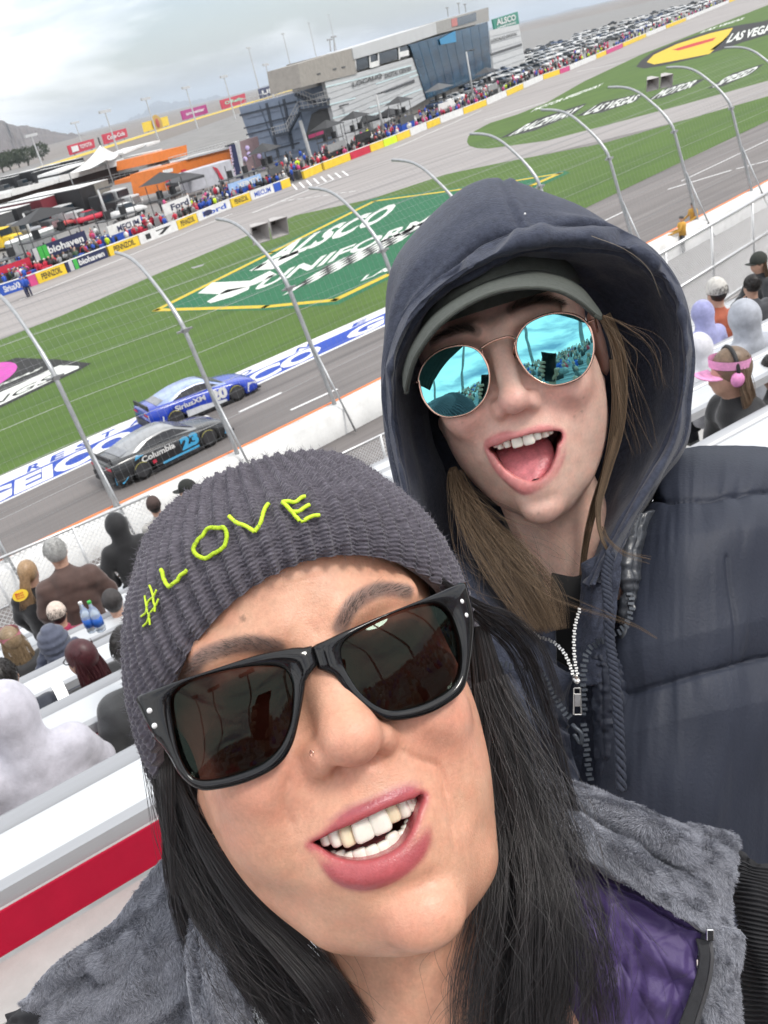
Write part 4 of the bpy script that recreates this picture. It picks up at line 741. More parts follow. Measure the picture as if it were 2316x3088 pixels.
# the rest of the pit crowd, too many and too small to pick apart
rc = np.random.RandomState(31); m = MB(); cm = [CK, CDG, CR_, CB, CW, CGY, CN, CPK]
for i in range(620):
    px = rc.uniform(10, 1480) if i < 360 else rc.uniform(1440, 2300); g, d, n = pit(px, 1.0+abs(rc.normal(0, 6.5))); h_ = rc.uniform(.9, 1.08); m.cm = rc.choice([0, 0, 1, 5, 6]); m.tube([g, g+np.array([0, 0, .85*h_])], [.13, .17], 6, cap=False); m.cm = rc.choice([0, 0, 0, 1, 1, 2, 2, 3, 4, 5, 6, 7]); m.tube([g+np.array([0, 0, .8*h_]), g+np.array([0, 0, 1.3*h_]), g+np.array([0, 0, 1.5*h_])], [.2, .25, .08], 7); m.cm = rc.choice([0, 1, 8, 8, 4]); m.ball(g+np.array([0, 0, 1.63*h_]), (.1, .1, .13), 6, 5)
o = m.build('crowd', None, None, True, mats=cm+[CSK]); o['kind'] = 'stuff'; o['label'] = 'mass of crew and guests behind the pit wall'
# lamp posts along the pit
for i, (x, y, xt, yt) in enumerate([z2b(405, 920)+z2b(360, 665), z2b(640, 840)+z2b(590, 590), z2b(825, 690)+z2b(795, 530), z2b(1015, 610)+z2b(980, 450), z2b(1200, 620)+z2b(1145, 325), z2b(160, 960)+z2b(115, 745), z4(190, 700)+z4(130, 540), z4(600, 570)+z4(545, 410), z4(945, 430)+z4(905, 270)]):
    g = gnd(x, y); d = ray(xt, yt); t = ((g-EYE)[:2]@d[:2])/(d[:2]@d[:2]); zt = (EYE+d*t)[2]; r = empty('lamp_post', g, ['lamp post left of the silver wall lettering', 'lamp post under the silver wall lettering', 'lamp post before the right part of the silver wall', 'lamp post before the left of the blue glass', 'tall lamp post before the blue glass', 'lamp post before the annex stair', 'lamp post behind the yellow truck', 'lamp post before the black hauler', 'lamp post before the orange building'][i], 'lamp post')
    m = MB(); m.tube([g, np.array([g[0], g[1], zt])], [.22, .14], 8); m.build('pole', CLG, r, True); m = MB(); T_ = np.array([g[0], g[1], zt]); m.box(T_+TD*.9, (1.8, .12, .12), TD, TN); m.box(T_+TD*1.6, (.9, .5, .2), TD, TN); m.box(T_+TD*.5, (.7, .5, .2), TD, TN); m.build('lamp_head', CDG, r)
# ------------------------------------------------------------------ backstretch: banked track, wall, billboards, light poles, hills
BS = [gnd(*z1(*p), 2.0) for p in ((-300, 1080), (30, 1000), (400, 880), (700, 785), (1000, 690), (1330, 590))]; F_b = np.array(BS); dB = F_b[-1]-F_b[-2]; dB /= np.linalg.norm(dB)
far = [F_b[-1]+dB*s for s in (250, 600, 1200)]; line_ = np.array(list(F_b)+far); bt = empty('back_straight', line_[2], 'distant banked back straight with a yellow topped wall', 'race track'); nb = np.array([-dB[1], dB[0], 0])
v = []
for p in line_: v += [np.array([p[0], p[1], 0])-nb*38, np.array([p[0], p[1], 1.2])-nb*4, np.array([p[0], p[1], 1.6]), np.array([p[0], p[1], 2.6]), np.array([p[0], p[1], 2.6])+nb*1.5, np.array([p[0], p[1], -1])+nb*3]
mi = []; n_ = len(line_); f = grid_faces(n_, 6)
mesh_obj('banking', v, f, None, bt, mats=[C_('far_asphalt', (.17, .15, .135), .9), C_('far_yellow', (.62, .45, .05)), CLG], midx=[[0, 0, 1, 2, 2][i % 5] for i in range(len(f))])
def board(px4, mat, txt, tmat, label, back=6, sub=None, legs=True):
    g = gnd(*px4[3], 2.6); Fb = Facade.__new__(Facade); Fb.A = g+nb*back; Fb.X = dB; Fb.N = nb; r = empty('billboard', Fb.A, label, 'billboard'); Fb.pan('panel', px4, mat, r, 0, .8)
    tl, tr, br, bl = [np.array(q, float) for q in px4]; f = lambda u, v_: tuple(lerp(lerp(tl, tr, u), lerp(bl, br, u), v_))
    if txt: Fb.text(txt, f(*(sub or (.2, .72))), f(.9, (sub or (.2, .72))[1]), f((sub or (.2, .72))[0], .25), tmat, r, .4)
    for u in (.15, .85):
        p = Fb.p(*f(u, 1.0), -.4); m = MB(); m.tube([p, np.array([p[0], p[1], -.3])], .5, 6); m.build('leg', CGY, r)
    return Fb, r, f
Fb, r, f = board([z1(378, 810), z1(520, 770), z1(530, 820), z1(395, 862)], CR_, 'TOYOTA', CW, 'red billboard with a white badge and lettering at the left', sub=(.42, .68)); Fb.pan('badge', [f(.10, .2), f(.36, .2), f(.36, .8), f(.10, .8)], CW, r, .4, .2)
board([z1(570, 748), z1(700, 712), z1(712, 760), z1(585, 802)], CR_, 'Coca-Cola', CW, 'red billboard with flowing white script', sub=(.15, .7))
Fb, r, f = board([z1(793, 682), z1(930, 645), z1(942, 695), z1(806, 735)], CY, '', CK, 'yellow billboard with an oval emblem'); m = MB(); c = Fb.p(*f(.55, .45), .5); m.ball(c, (9, .2, 5), 18, 10, np.array([dB, nb, [0, 0, 1]])); m.build('oval', C_('ochre', (.45, .28, .05)), r, True); m = MB(); m.ball(c-nb*.3, (3.4, .2, 2.8), 14, 8, np.array([dB, nb, [0, 0, 1]])); m.build('emblem', C_('emblem_red', (.4, .05, .03)), r, True)
board([z1(1006, 618), z1(1145, 580), z1(1158, 628), z1(1020, 668)], CMAG, 'ambetter', CW, 'magenta billboard with white lettering', sub=(.15, .62)); board([z1(1224, 558), z1(1360, 518), z1(1370, 570), z1(1238, 608)], CR_, "O'Reilly", C_('mint', (.35, .7, .5)), 'red billboard with green lettering left of the annex', sub=(.15, .7)); board([z1(1437, 495), z1(1572, 455), z1(1584, 505), z1(1450, 548)], CN, 'UMC', CW, 'navy billboard with large white letters above the annex', sub=(.1, .75))
zw = lambda x, y: (1560+x/3.77, y/3.77)
board([zw(180, 78), zw(440, 18), zw(460, 100), zw(190, 160)], CW, '', CR_, 'white billboard with a red square above the parked cars', 14); board([zw(610, -20), zw(900, -90), zw(915, -5), zw(620, 75)], CB, 'ALLEGIANT', CW, 'blue billboard cut by the top edge', 14)
for i, (xb, yb, xt, yt) in enumerate([(550, 745, 522, 660), (775, 735, 727, 590), (982, 665, 938, 523), (1197, 605, 1152, 463), (1412, 555, 1370, 400), (1632, 490, 1588, 337), (345, 830, 318, 722)]):
    g = gnd(*z1(xb, yb+60), 2.0)+nb*10; d = ray(*z1(xt, yt)); t = ((g-EYE)[:2]@d[:2])/(d[:2]@d[:2]); P_ = EYE+d*t; zt = P_[2]; r = empty('light_pole', np.array([g[0], g[1], 0]), 'tall floodlight pole %s' % ['above the red script billboard', 'left of the yellow billboard', 'right of the yellow billboard', 'right of the magenta billboard', 'left of the navy billboard', 'right of the navy billboard', 'at the far left before the hill'][i], 'light pole')
    m = MB(); m.tube([(g[0], g[1], -1), (g[0], g[1], zt)], [.45, .25], 6); m.build('pole', CLG, r); m = MB(); m.box((g[0], g[1], zt+.4), (11, .8, 1.1), dB, nb); m.build('lamp_bank', CLG, r)
for i, x in enumerate((960, 1210, 1390, 1500)):
    g = F_b[-1]+dB*(120+150*i)+nb*12; m = MB(); r = empty('light_pole', np.array([g[0], g[1], 0]), 'tall floodlight pole standing behind the media building', 'light pole', 'floodlights behind the media building'); m.tube([(g[0], g[1], -1), (g[0], g[1], 42+10*i)], [.8, .4], 6); m.build('pole', CLG, r); m = MB(); m.box((g[0], g[1], 42.4+10*i), (12, .8, 1.2), dB, nb); m.build('lamp_bank', CLG, r)
# trees, far cars at left
for i, (x, y) in enumerate([(60, 920), (160, 895), (240, 865), (20, 935), (110, 905)]):
    g = gnd(*z1(x, y+26), 0); r = empty('tree', g, 'dark round tree at the far left below the hill', 'tree', 'far trees'); rt = np.random.RandomState(i); m = MB(); m.tube([g, g+np.array([0, 0, 4])], [.5, .3], 6); m.build('trunk', C_('bark', (.06, .045, .03)), r); n_ = 700; c = rt.normal(0, 1, (n_, 3)); c = c/np.linalg.norm(c, axis=1, keepdims=True)*rt.uniform(.5, 1, (n_, 1))**.5*np.array([6.5, 6.5, 4.2])+g+np.array([0, 0, 6.5]); m = MB()
    for p in c: a = rt.normal(0, 1, 3); b = rt.normal(0, 1, 3); m.add([p, p+a*.7, p+b*.7], [(0, 1, 2)])
    m.build('crown', C_('far_foliage', (.035, .05, .022), .8, var=.4), r)
# hills
def ridge(name, label, dist, pts, mat, seed, base=-5.0, dz=1.0, depth=.25):
    """pts: photo pixels of the sky line, left to right; built as a range standing at the given distance"""
    P = catmull([(*q, 0) for q in pts], 220)[:, :2]; rn = np.random.RandomState(seed); rows = []; NV = 14
    top = []
    for x, y in P:
        d = ray(x, y); h_ = np.hypot(d[0], d[1]); top.append(EYE+d*(dist/h_))
    top = np.array(top); u = np.arange(220)
    top[:, 2] += dist*.0012*(vnoise(u*.35, u*0, seed)+.5*vnoise(u*.9, u*0, seed+1)); dirs = (top-EYE); dirs[:, 2] = 0; dirs /= np.linalg.norm(dirs, axis=1, keepdims=True)
    for j in range(NV+1):
        t = j/NV; k = 1-t; rid = vnoise(u*.18, np.full(220, t*3.), seed+2)*.5+vnoise(u*.5, np.full(220, t*5.), seed+3)*.25
        z_ = base+(top[:, 2]-base)*np.clip(k**1.25*(1+rid*(1-k)*k*2.2), 0, 1.2); q = top-dirs*dist*depth*t; q = q.copy(); q[:, 2] = z_; rows.append(q)
    bk = top+dirs*dist*.1; bk[:, 2] = base; rows = [bk]+rows; o = mesh_obj(name, np.array(rows).reshape(-1, 3), grid_faces(len(rows), 220), mat, None, True); o['kind'] = 'structure'; o['label'] = label
ridge('hills', 'brown desert hill at the left edge', 3200, [(-700, 420), (-300, 345), (-120, 350), (0, 361), (27, 374), (90, 380), (165, 396), (230, 405), (275, 408), (330, 400), (420, 405), (600, 330)], C_('desert_rock', (.115, .095, .088), .95, vs=.004, var=.3), 5)
ridge('mountains', 'pale blue far mountains', 16000, [(150, 425), (265, 402), (305, 382), (336, 380), (400, 356), (434, 336), (450, 317), (472, 306), (500, 309), (545, 306), (625, 292), (705, 284), (800, 258), (950, 225), (1200, 165), (1500, 80), (1900, -10), (2400, -130), (2900, -250)], C_('far_rock', (.08, .078, .082), .95, vs=.0008, var=.25), 9)
# the air: pale haze over the desert
m = MB(); m.box((0, 4000, 139.0), (44000, 44000, 282.0)); hz = m.build('haze', None); hz['kind'] = 'stuff'; hz['label'] = 'thin pale desert haze'
hm = bpy.data.materials.new('haze'); hm.use_nodes = True; hm.node_tree.nodes.clear(); _o = hm.node_tree.nodes.new('ShaderNodeOutputMaterial'); _v = hm.node_tree.nodes.new('ShaderNodeVolumePrincipled'); _v.inputs['Color'].default_value = (.78, .88, 1.0, 1); _v.inputs['Density'].default_value = 9e-5; hm.node_tree.links.new(_v.outputs[0], _o.inputs['Volume']); hz.data.materials.append(hm)
# ================================================================== the two race cars
def race_car(rear_px, front_px, cols, num, numcol, spons, sponcol, label, accents, wb=2.80):
    A, B = gnd(*rear_px), gnd(*front_px); X = B-A; X[2] = 0; X /= np.linalg.norm(X); N_ = np.array([-X[1], X[0], 0]); U_ = np.array([0, 0, 1.]); mid = (A+B)/2; C0 = mid+N_*.92       # near wheels stand on A and B
    body_c, low_c, wheel_c = cols; r = empty('race_car', C0, label, 'race car'); P = lambda x, y, z: C0+X*x+N_*y+U_*z
    # lower body stations: x, half width, sill z, belt z, bonnet/deck z
    st = [(-2.42, .84, .22, .86, .90), (-2.30, .95, .16, .92, .97), (-1.75, .99, .13, .95, .99), (-1.0, .99, .12, .93, .97), (0, .98, .12, .90, .92), (.8, .98, .12, .84, .86), (1.4, .99, .13, .78, .80), (2.0, .97, .13, .66, .70), (2.38, .90, .15, .50, .56), (2.52, .72, .20, .40, .44)]
    st = catmull(st, 40); v = []
    for x, w_, z0, zb, zd in st:
        for y, z in ((-w_*.97, z0), (-w_, z0+.12), (-w_*1.0, (z0+zb)/2+.05), (-w_*.97, zb-.03), (-w_*.86, zd), (-w_*.4, zd+.03), (w_*.4, zd+.03), (w_*.86, zd), (w_*.97, zb-.03), (w_, (z0+zb)/2+.05), (w_, z0+.12), (w_*.97, z0)): v.append(P(x, y, z))
    f = list(map(tuple, grid_faces(40, 12, True)))+[tuple(range(11, -1, -1)), tuple(range(39*12, 40*12))]
    v2 = np.array(v)
    # wheel arches: pull the sill in and up round each wheel
    for i, (x, w_, z0, zb, zd) in enumerate(st):
        for wx in (-1.40, 1.40):
            if abs(x-wx) < .40:
                h = .36*(1-((x-wx)/.42)**2)**.5+.30
                for k in (0, 1, 2, 9, 10, 11):
                    p = v2[i*12+k]
                    if p[2] < h: p[2] = h
    bo = mesh_obj('body', v2, f, body_c, r, True)
    # greenhouse
    gs = [(-1.95, .70, .98, .99), (-1.35, .74, .97, 1.16), (-.75, .72, .95, 1.27), (-.1, .70, .92, 1.30), (.35, .72, .90, 1.24), (.85, .78, .86, 1.00), (1.15, .82, .82, .85)]; gs = catmull(gs, 24); v = []
    for x, w_, z0, z1_ in gs:
        for y, z in ((-w_*1.08, z0-.02), (-w_*.93, lerp(z0, z1_, .8)), (-w_*.8, z1_), (w_*.8, z1_), (w_*.93, lerp(z0, z1_, .8)), (w_*1.08, z0-.02)): v.append(P(x, y, z))
    mesh_obj('roof', v, list(map(tuple, grid_faces(24, 6))), body_c if not low_c else low_c, r, True)
    def side(name, pts, mat, off=.012, sgn=-1, par=None):
        m = MB(); q = []
        for x, z in pts:
            # follow the side of the car: interpolate the half width at this height
            i = np.argmin(abs(st[:, 0]-x)); w_ = st[i, 1]; zb = st[i, 3]
            if z > zb: gi = np.argmin(abs(gs[:, 0]-x)); t = np.clip((z-gs[gi, 2])/(gs[gi, 3]-gs[gi, 2]+1e-6), 0, 1); w_ = gs[gi, 1]*lerp(1.08, .93, min(t/.8, 1))
            q.append(P(x, sgn*(w_+off), z))
        m.prism(q, N_*sgn*-.006 if sgn < 0 else N_*-.006); return m.build(name, mat, par or r)
    GL = pm('car_window', (.035, .036, .04), .25, var=.3, vs=3)
    side('side_window', [(-1.25, .99), (-.75, 1.18), (-.1, 1.22), (.3, 1.17), (.82, .92), (.1, .95)], GL, .02); m = MB(); m.add([P(.42, -.62, 1.19), P(1.08, -.74, .88), P(1.08, .74, .88), P(.42, .62, 1.19)], [(0, 1, 2, 3)]); 
    for p in range(4): pass
    o = m.build('windscreen', GL, r); o.data.transform(Matrix.Translation(U_*.03)); m = MB(); m.add([P(-1.9, -.62, 1.03), P(-.95, -.6, 1.24), P(-.95, .6, 1.24), P(-1.9, .62, 1.03)], [(0, 1, 2, 3)]); m.build('rear_window', pm('rear_screen', (.22, .23, .25), .3, var=.3, vs=4), r)
    m = MB(); m.box(P(-2.32, 0, 1.06), (.06, 1.62, .20), X, N_); m.build('spoiler', CK, r)
    m = MB(); m.box(P(0, -1.0, .14), (2.2, .04, .10), X, N_); m.build('side_skirt', CK, r); m = MB(); m.box(P(2.5, 0, .16), (.2, 1.6, .08), X, N_); m.build('splitter', CK, r); m = MB(); m.box(P(-2.42, 0, .36), (.1, 1.6, .34), X, N_); m.build('diffuser', CK, r)
    for wx in (-1.40, 1.40):
        for sy in (-1, 1):
            c = P(wx, sy*.86, .35); m = MB(); m.tube([c-N_*.15, c+N_*.15], .345, 20); w_ = m.build('wheel', pm('racing_tyre', (.02, .02, .021), .7), r, True)
            m = MB(); m.tube([c+N_*sy*.145, c+N_*sy*.155], .24, 16); m.build('rim', wheel_c, w_); m = MB(); ring = [c+N_*sy*.156+X*.305*cos(a)+U_*.305*sin(a) for a in np.linspace(0, 2*pi, 24, endpoint=False)]; m.tube(ring[3:11], .010, 4); m.build('tyre_lettering', pm('tyre_yellow', (.42, .38, .08), .7), w_)
    q = side('number_panel', [(.28, .40), (1.02, .38), (.98, .80), (.30, .86)], numcol[0], .014) if numcol[0] else None
    yy = -(.99+.024); lettering('number', num, P(.26, yy, .36), X*.74, U_*.48, numcol[1], r, .06)
    lettering('sponsor_lettering', spons, P(-1.32, -(1.0+.012), .60), X*1.35, U_*.22, sponcol, r, .03)
    for nm, pts, mt in accents: side(nm, pts, mt, .010)
    for sy in (-1, 1): m = MB(); m.box(P(2.36, sy*.68, .52), (.16, .3, .10), X, N_); m.build('headlight', CW, r); m = MB(); m.box(P(-2.40, sy*.62, .78), (.06, .4, .10), X, N_); m.build('tail_light', CR_, r)
    return r
CAR_K = pm('gloss_black_paint', (.014, .015, .017), .22, var=.15, vs=3, coat=.5); CAR_B = pm('gloss_blue_paint', (.012, .045, .40), .25, var=.15, vs=3, coat=.5); CAR_LB = pm('sky_blue_paint', (.06, .38, .66), .3, var=.1); CAR_W = pm('gloss_white_paint', (.66, .68, .71), .28, var=.1, coat=.4); RIM = pm('dark_rim', (.07, .07, .075), .4, metal=.6); CAR_S = pm('gloss_silver_roof', (.28, .29, .30), .25, var=.15, vs=3, coat=.5)
race_car((434, 1446), (640, 1344), (CAR_K, CAR_S, RIM), '23', (None, CAR_LB), 'Columbia', CW, 'black stock car numbered 23 with sky blue number panel', [('rear_accent', [(-2.42, .22), (-2.2, .2), (-1.95, .36), (-2.40, .50)], CAR_LB), ('sill_stripe', [(-.6, .22), (.95, .22), (.95, .30), (-.6, .30)], CAR_LB), ('badge', [(-.95, .40), (-.8, .40), (-.8, .52), (-.95, .52)], CR_), ('nose_accent', [(2.1, .22), (2.42, .25), (2.42, .45), (2.2, .50)], CAR_LB), ('badge', [(-1.55, .80), (-1.2, .86), (-1.2, .95), (-1.5, .92)], CAR_LB)])
race_car((539, 1283), (718, 1208), (CAR_B, pm('pale_blue_roof', (.30, .38, .62), .28, var=.3, vs=2, coat=.4), RIM), '20', (None, CW), 'SiriusXM', CW, 'blue and white stock car numbered 20', [('white_flank', [(-.9, .16), (.9, .16), (.9, .28), (-.2, .44), (-.9, .46)], CAR_W), ('rear_quarter', [(-2.42, .30), (-1.9, .34), (-1.85, .60), (-2.42, .84)], CAR_W), ('nose_accent', [(1.9, .20), (2.42, .24), (2.40, .48), (2.0, .58)], CAR_W), ('badge', [(-.4, .26), (-.22, .26), (-.22, .40), (-.4, .40)], CPK)])
# ================================================================== the two women in front
class Head:
    """a head's own frame in millimetres: x to the viewer's right, y up the face, z out of the face; origin at the nose bridge"""
    def __init__(s, px, py, depth, roll, yaw, pitch):
        d = ray(px, py); d = d/np.linalg.norm(d); s.O = at(px, py, depth); Z = -d; Y = CU-(CU@Z)*Z; Y /= np.linalg.norm(Y); X = np.cross(Y, Z)
        r = radians(roll); X, Y = X*cos(r)+Y*sin(r), -X*sin(r)+Y*cos(r)
        y = radians(yaw); X, Z = X*cos(y)-Z*sin(y), Z*cos(y)+X*sin(y)
        p = radians(pitch); Y, Z = Y*cos(p)-Z*sin(p), Z*cos(p)+Y*sin(p); s.X, s.Y, s.Z = X, Y, Z
    def w(s, L): L = np.asarray(L, float)/1000.0; return s.O+L[..., 0:1]*s.X+L[..., 1:2]*s.Y+L[..., 2:3]*s.Z
    def loc(s, px, py, zl):
        d = ray(px, py); A = s.O+s.Z*zl/1000-EYE; t = (A@s.Z)/(d@s.Z); P = EYE+d*t-s.O; return np.array([P@s.X, P@s.Y, P@s.Z])*1000
def poly_sd(P, X, Y):
    """signed distance to a closed 2-D polygon, negative inside"""
    P = np.asarray(P, np.float32); d = np.full(np.broadcast(X, Y).shape, 1e9, np.float32); inside = np.zeros(d.shape, bool)
    for i in range(len(P)):
        a, b = P[i], P[(i+1) % len(P)]; e = b-a; wx, wy = X-a[0], Y-a[1]; t = np.clip((wx*e[0]+wy*e[1])/(e@e+1e-9), 0, 1)
        d = np.minimum(d, (wx-e[0]*t)**2+(wy-e[1]*t)**2)
        c = ((a[1] <= Y) & (Y < b[1])) | ((b[1] <= Y) & (Y < a[1])); xi = a[0]+(Y-a[1])/(b[1]-a[1]+1e-9)*e[0]; inside ^= c & (X < xi)
    d = np.sqrt(d); return np.where(inside, -d, d)
def tooth(hd, c, wdt, hgt, dep, rot, mat, parent, ang=0.0, taper=0.85):
    """a rounded tooth: c centre (mm), rot = turn in the face plane, ang = turn along the arch"""
    n, m = 12, 8; v = []
    for j in range(m+1):
        th = pi*j/m-pi/2
        for i in range(n):
            a = 2*pi*i/n; sg = lambda q, e: np.sign(q)*abs(q)**e
            yy = sg(sin(th), 0.55); rad = abs(cos(th))**0.4; tp = 1-(1-taper)*(yy*0.5+0.5)
            v.append((wdt/2*sg(cos(a), 0.6)*rad*tp, hgt/2*yy, dep/2*sg(sin(a), 0.8)*rad))
    v = np.array(v); ca, sa = cos(ang), sin(ang); v = np.stack([v[:, 0]*ca+v[:, 2]*sa, v[:, 1], -v[:, 0]*sa+v[:, 2]*ca], 1)
    cr, sr = cos(rot), sin(rot); v = np.stack([v[:, 0]*cr-v[:, 1]*sr, v[:, 0]*sr+v[:, 1]*cr, v[:, 2]], 1)+np.asarray(c)
    return mesh_obj('tooth', hd.w(v), grid_faces(m+1, n, True), mat, parent, True)
M_TOOTH = pm('tooth_enamel', (0.86, 0.81, 0.72), 0.22, var=0.06, vs=300, sss=0.15)
M_TOOTHY = pm('tooth_enamel_yellowed', (0.80, 0.68, 0.48), 0.25, var=0.08, vs=300, sss=0.15)
M_TONGUE = pm('tongue', (0.62, 0.20, 0.22), 0.35, var=0.25, vs=160, bump=0.5, bs=500, sss=0.2)
def skin_mat(name, rough=0.42, sss=0.18, bump=0.45):
    return pm(name, (0.6, 0.4, 0.3), rough, var=0.11, vs=75, bump=bump, bs=1100, attr='Col', sss=sss, spec=0.45, detail=6)
def head_sdf(S, jaw_y=-128, jaw_w=40, wide=66, cheek=1.0, nose=(0, -36, 18), nose_r=11, ala=13.5, face_c=(0, -45, -45), face_r=(66, 86, 52), brid=(6, 8.5), alk=6, jaw_x=0, cran=((0, 25, -80), (73, 88, 88)), jr=(10, 12), jk=24, jx=34, jyo=22, ck=16):
    S.add(S.ell(*cran), 4)
    S.add(S.ell(face_c, face_r), 14)
    S.add(S.ell((jaw_x, jaw_y+34, -27), (jaw_w, 35, 34)), 18)
    for sx in (-1, 1):
        S.add(S.ell((36*sx, -40, -10), (20, 21, 17)), ck*cheek)                       # cheeks
        S.add(S.cap((60*sx+jaw_x*.4, -50, -72), (jx*sx+jaw_x, jaw_y+jyo, -32), jr[0], jr[1]), jk)           # jaw line
        S.add(S.cap((13*sx, 13, 1), (44*sx, 13, -10), 7, 6), 12)                      # brow ridge
        S.sub(S.ell((33*sx, -4, 8), (17, 11, 12)), 12)                                # eye hollow
        S.add(S.ell((32*sx, -4, -9), (14, 10, 11)), 5)                                # closed lid over the eyeball
    S.add(S.ell((0, -77, -14), (32, 27, 23)), 14)                                     # muzzle
    for sx in (-1, 1): S.add(S.ell((38*sx, -21, -9), (18, 9, 11)), 9)
    # nose
    S.add(S.cap((0, 8, -4), (nose[0], nose[1]+4, nose[2]-4), brid[0], brid[1]), 9)
    S.add(S.ell(nose, (nose_r, nose_r*0.92, nose_r)), 6)
    S.sub(S.cap((nose[0]-13, nose[1]-19, nose[2]+1), (nose[0]+13, nose[1]-19, nose[2]+1), 5.0), 5)
    for sx in (-1, 1):
        S.add(S.ell((nose[0]+ala*sx, nose[1]-4.5, nose[2]-10), (7.5, 7.5, 10)), alk)
        S.sub(S.ell((nose[0]+6.5*sx, nose[1]-11.5, nose[2]-5), (3.6, 3.4, 7)), 2)     # nostril
def lip_chain(S, pts, k=2.0):
    d = None
    for a, b in zip(pts[:-1], pts[1:]):
        c = S.cap(a[:3], b[:3], a[3], b[3]); d = c if d is None else np.minimum(d, c)
    return d
def samp(S, field, V):
    """trilinear sample of a field at mesh points"""
    g = (V-S.lo)/S.h; i = np.clip(np.floor(g).astype(int), 0, S.n-2); t = g-i; r = 0
    for a in (0, 1):
        for b in (0, 1):
            for c in (0, 1):
                w_ = (t[:, 0] if a else 1-t[:, 0])*(t[:, 1] if b else 1-t[:, 1])*(t[:, 2] if c else 1-t[:, 2]); r = r+w_*field[i[:, 0]+a, i[:, 1]+b, i[:, 2]+c]
    return r
def gauss(V, c, r): return np.exp(-(((V-np.asarray(c))/np.asarray(r))**2).sum(1))
def smst(e0, e1, x): t = np.clip((x-e0)/(e1-e0), 0, 1); return t*t*(3-2*t)
def z2(x, y): return (300+x/1.276, 1350+y/1.276)
def z3(x, y): return (400+x/1.3825, 2000+y/1.3825)
def zm(x, y): return (880+x/3.607, 2350+y/3.607)
# ------------------------------------------------------------------ woman with the knitted hat
WH = Head(966, 1969, .37, 18, 8, 0)
woman = empty('person', (at(1100, 2900, .5)[0], at(1100, 2900, .5)[1], 9.93), 'laughing woman in front in a grey knit hat, black sunglasses and grey plush vest', 'person')
def crease(V, pts, depth, width):
    """press a soft crease into the face along a line given in the face plane"""
    P = catmull(pts, 30) if len(pts) > 2 else np.array([lerp(pts[0], pts[1], t) for t in np.linspace(0, 1, 20)]); d = np.full(len(V), 99.0); tt = np.zeros(len(V))
    for i, q in enumerate(P): e = np.hypot(V[:, 0]-q[0], V[:, 1]-q[1]); m_ = e < d; d[m_] = e[m_]; tt[m_] = i/(len(P)-1)
    V[:, 2] -= depth*np.exp(-(d/width)**2)*np.clip(np.sin(pi*np.clip(tt, .04, .96))*1.6, 0, 1)*(V[:, 2] > -25)
def skin_grain(C, V, seed, a=.035, b=.05):
    r = np.random.RandomState(seed); n = 1+a*r.normal(0, 1, (len(V), 1)); bl = vnoise(V[:, 0]*.16, V[:, 1]*.16, seed)+.6*vnoise(V[:, 0]*.42+5, V[:, 1]*.42, seed+1)
    C = C*n; C[:, 1] *= 1-b*bl; C[:, 2] *= 1-b*1.1*bl; return np.clip(C, 0, 1)
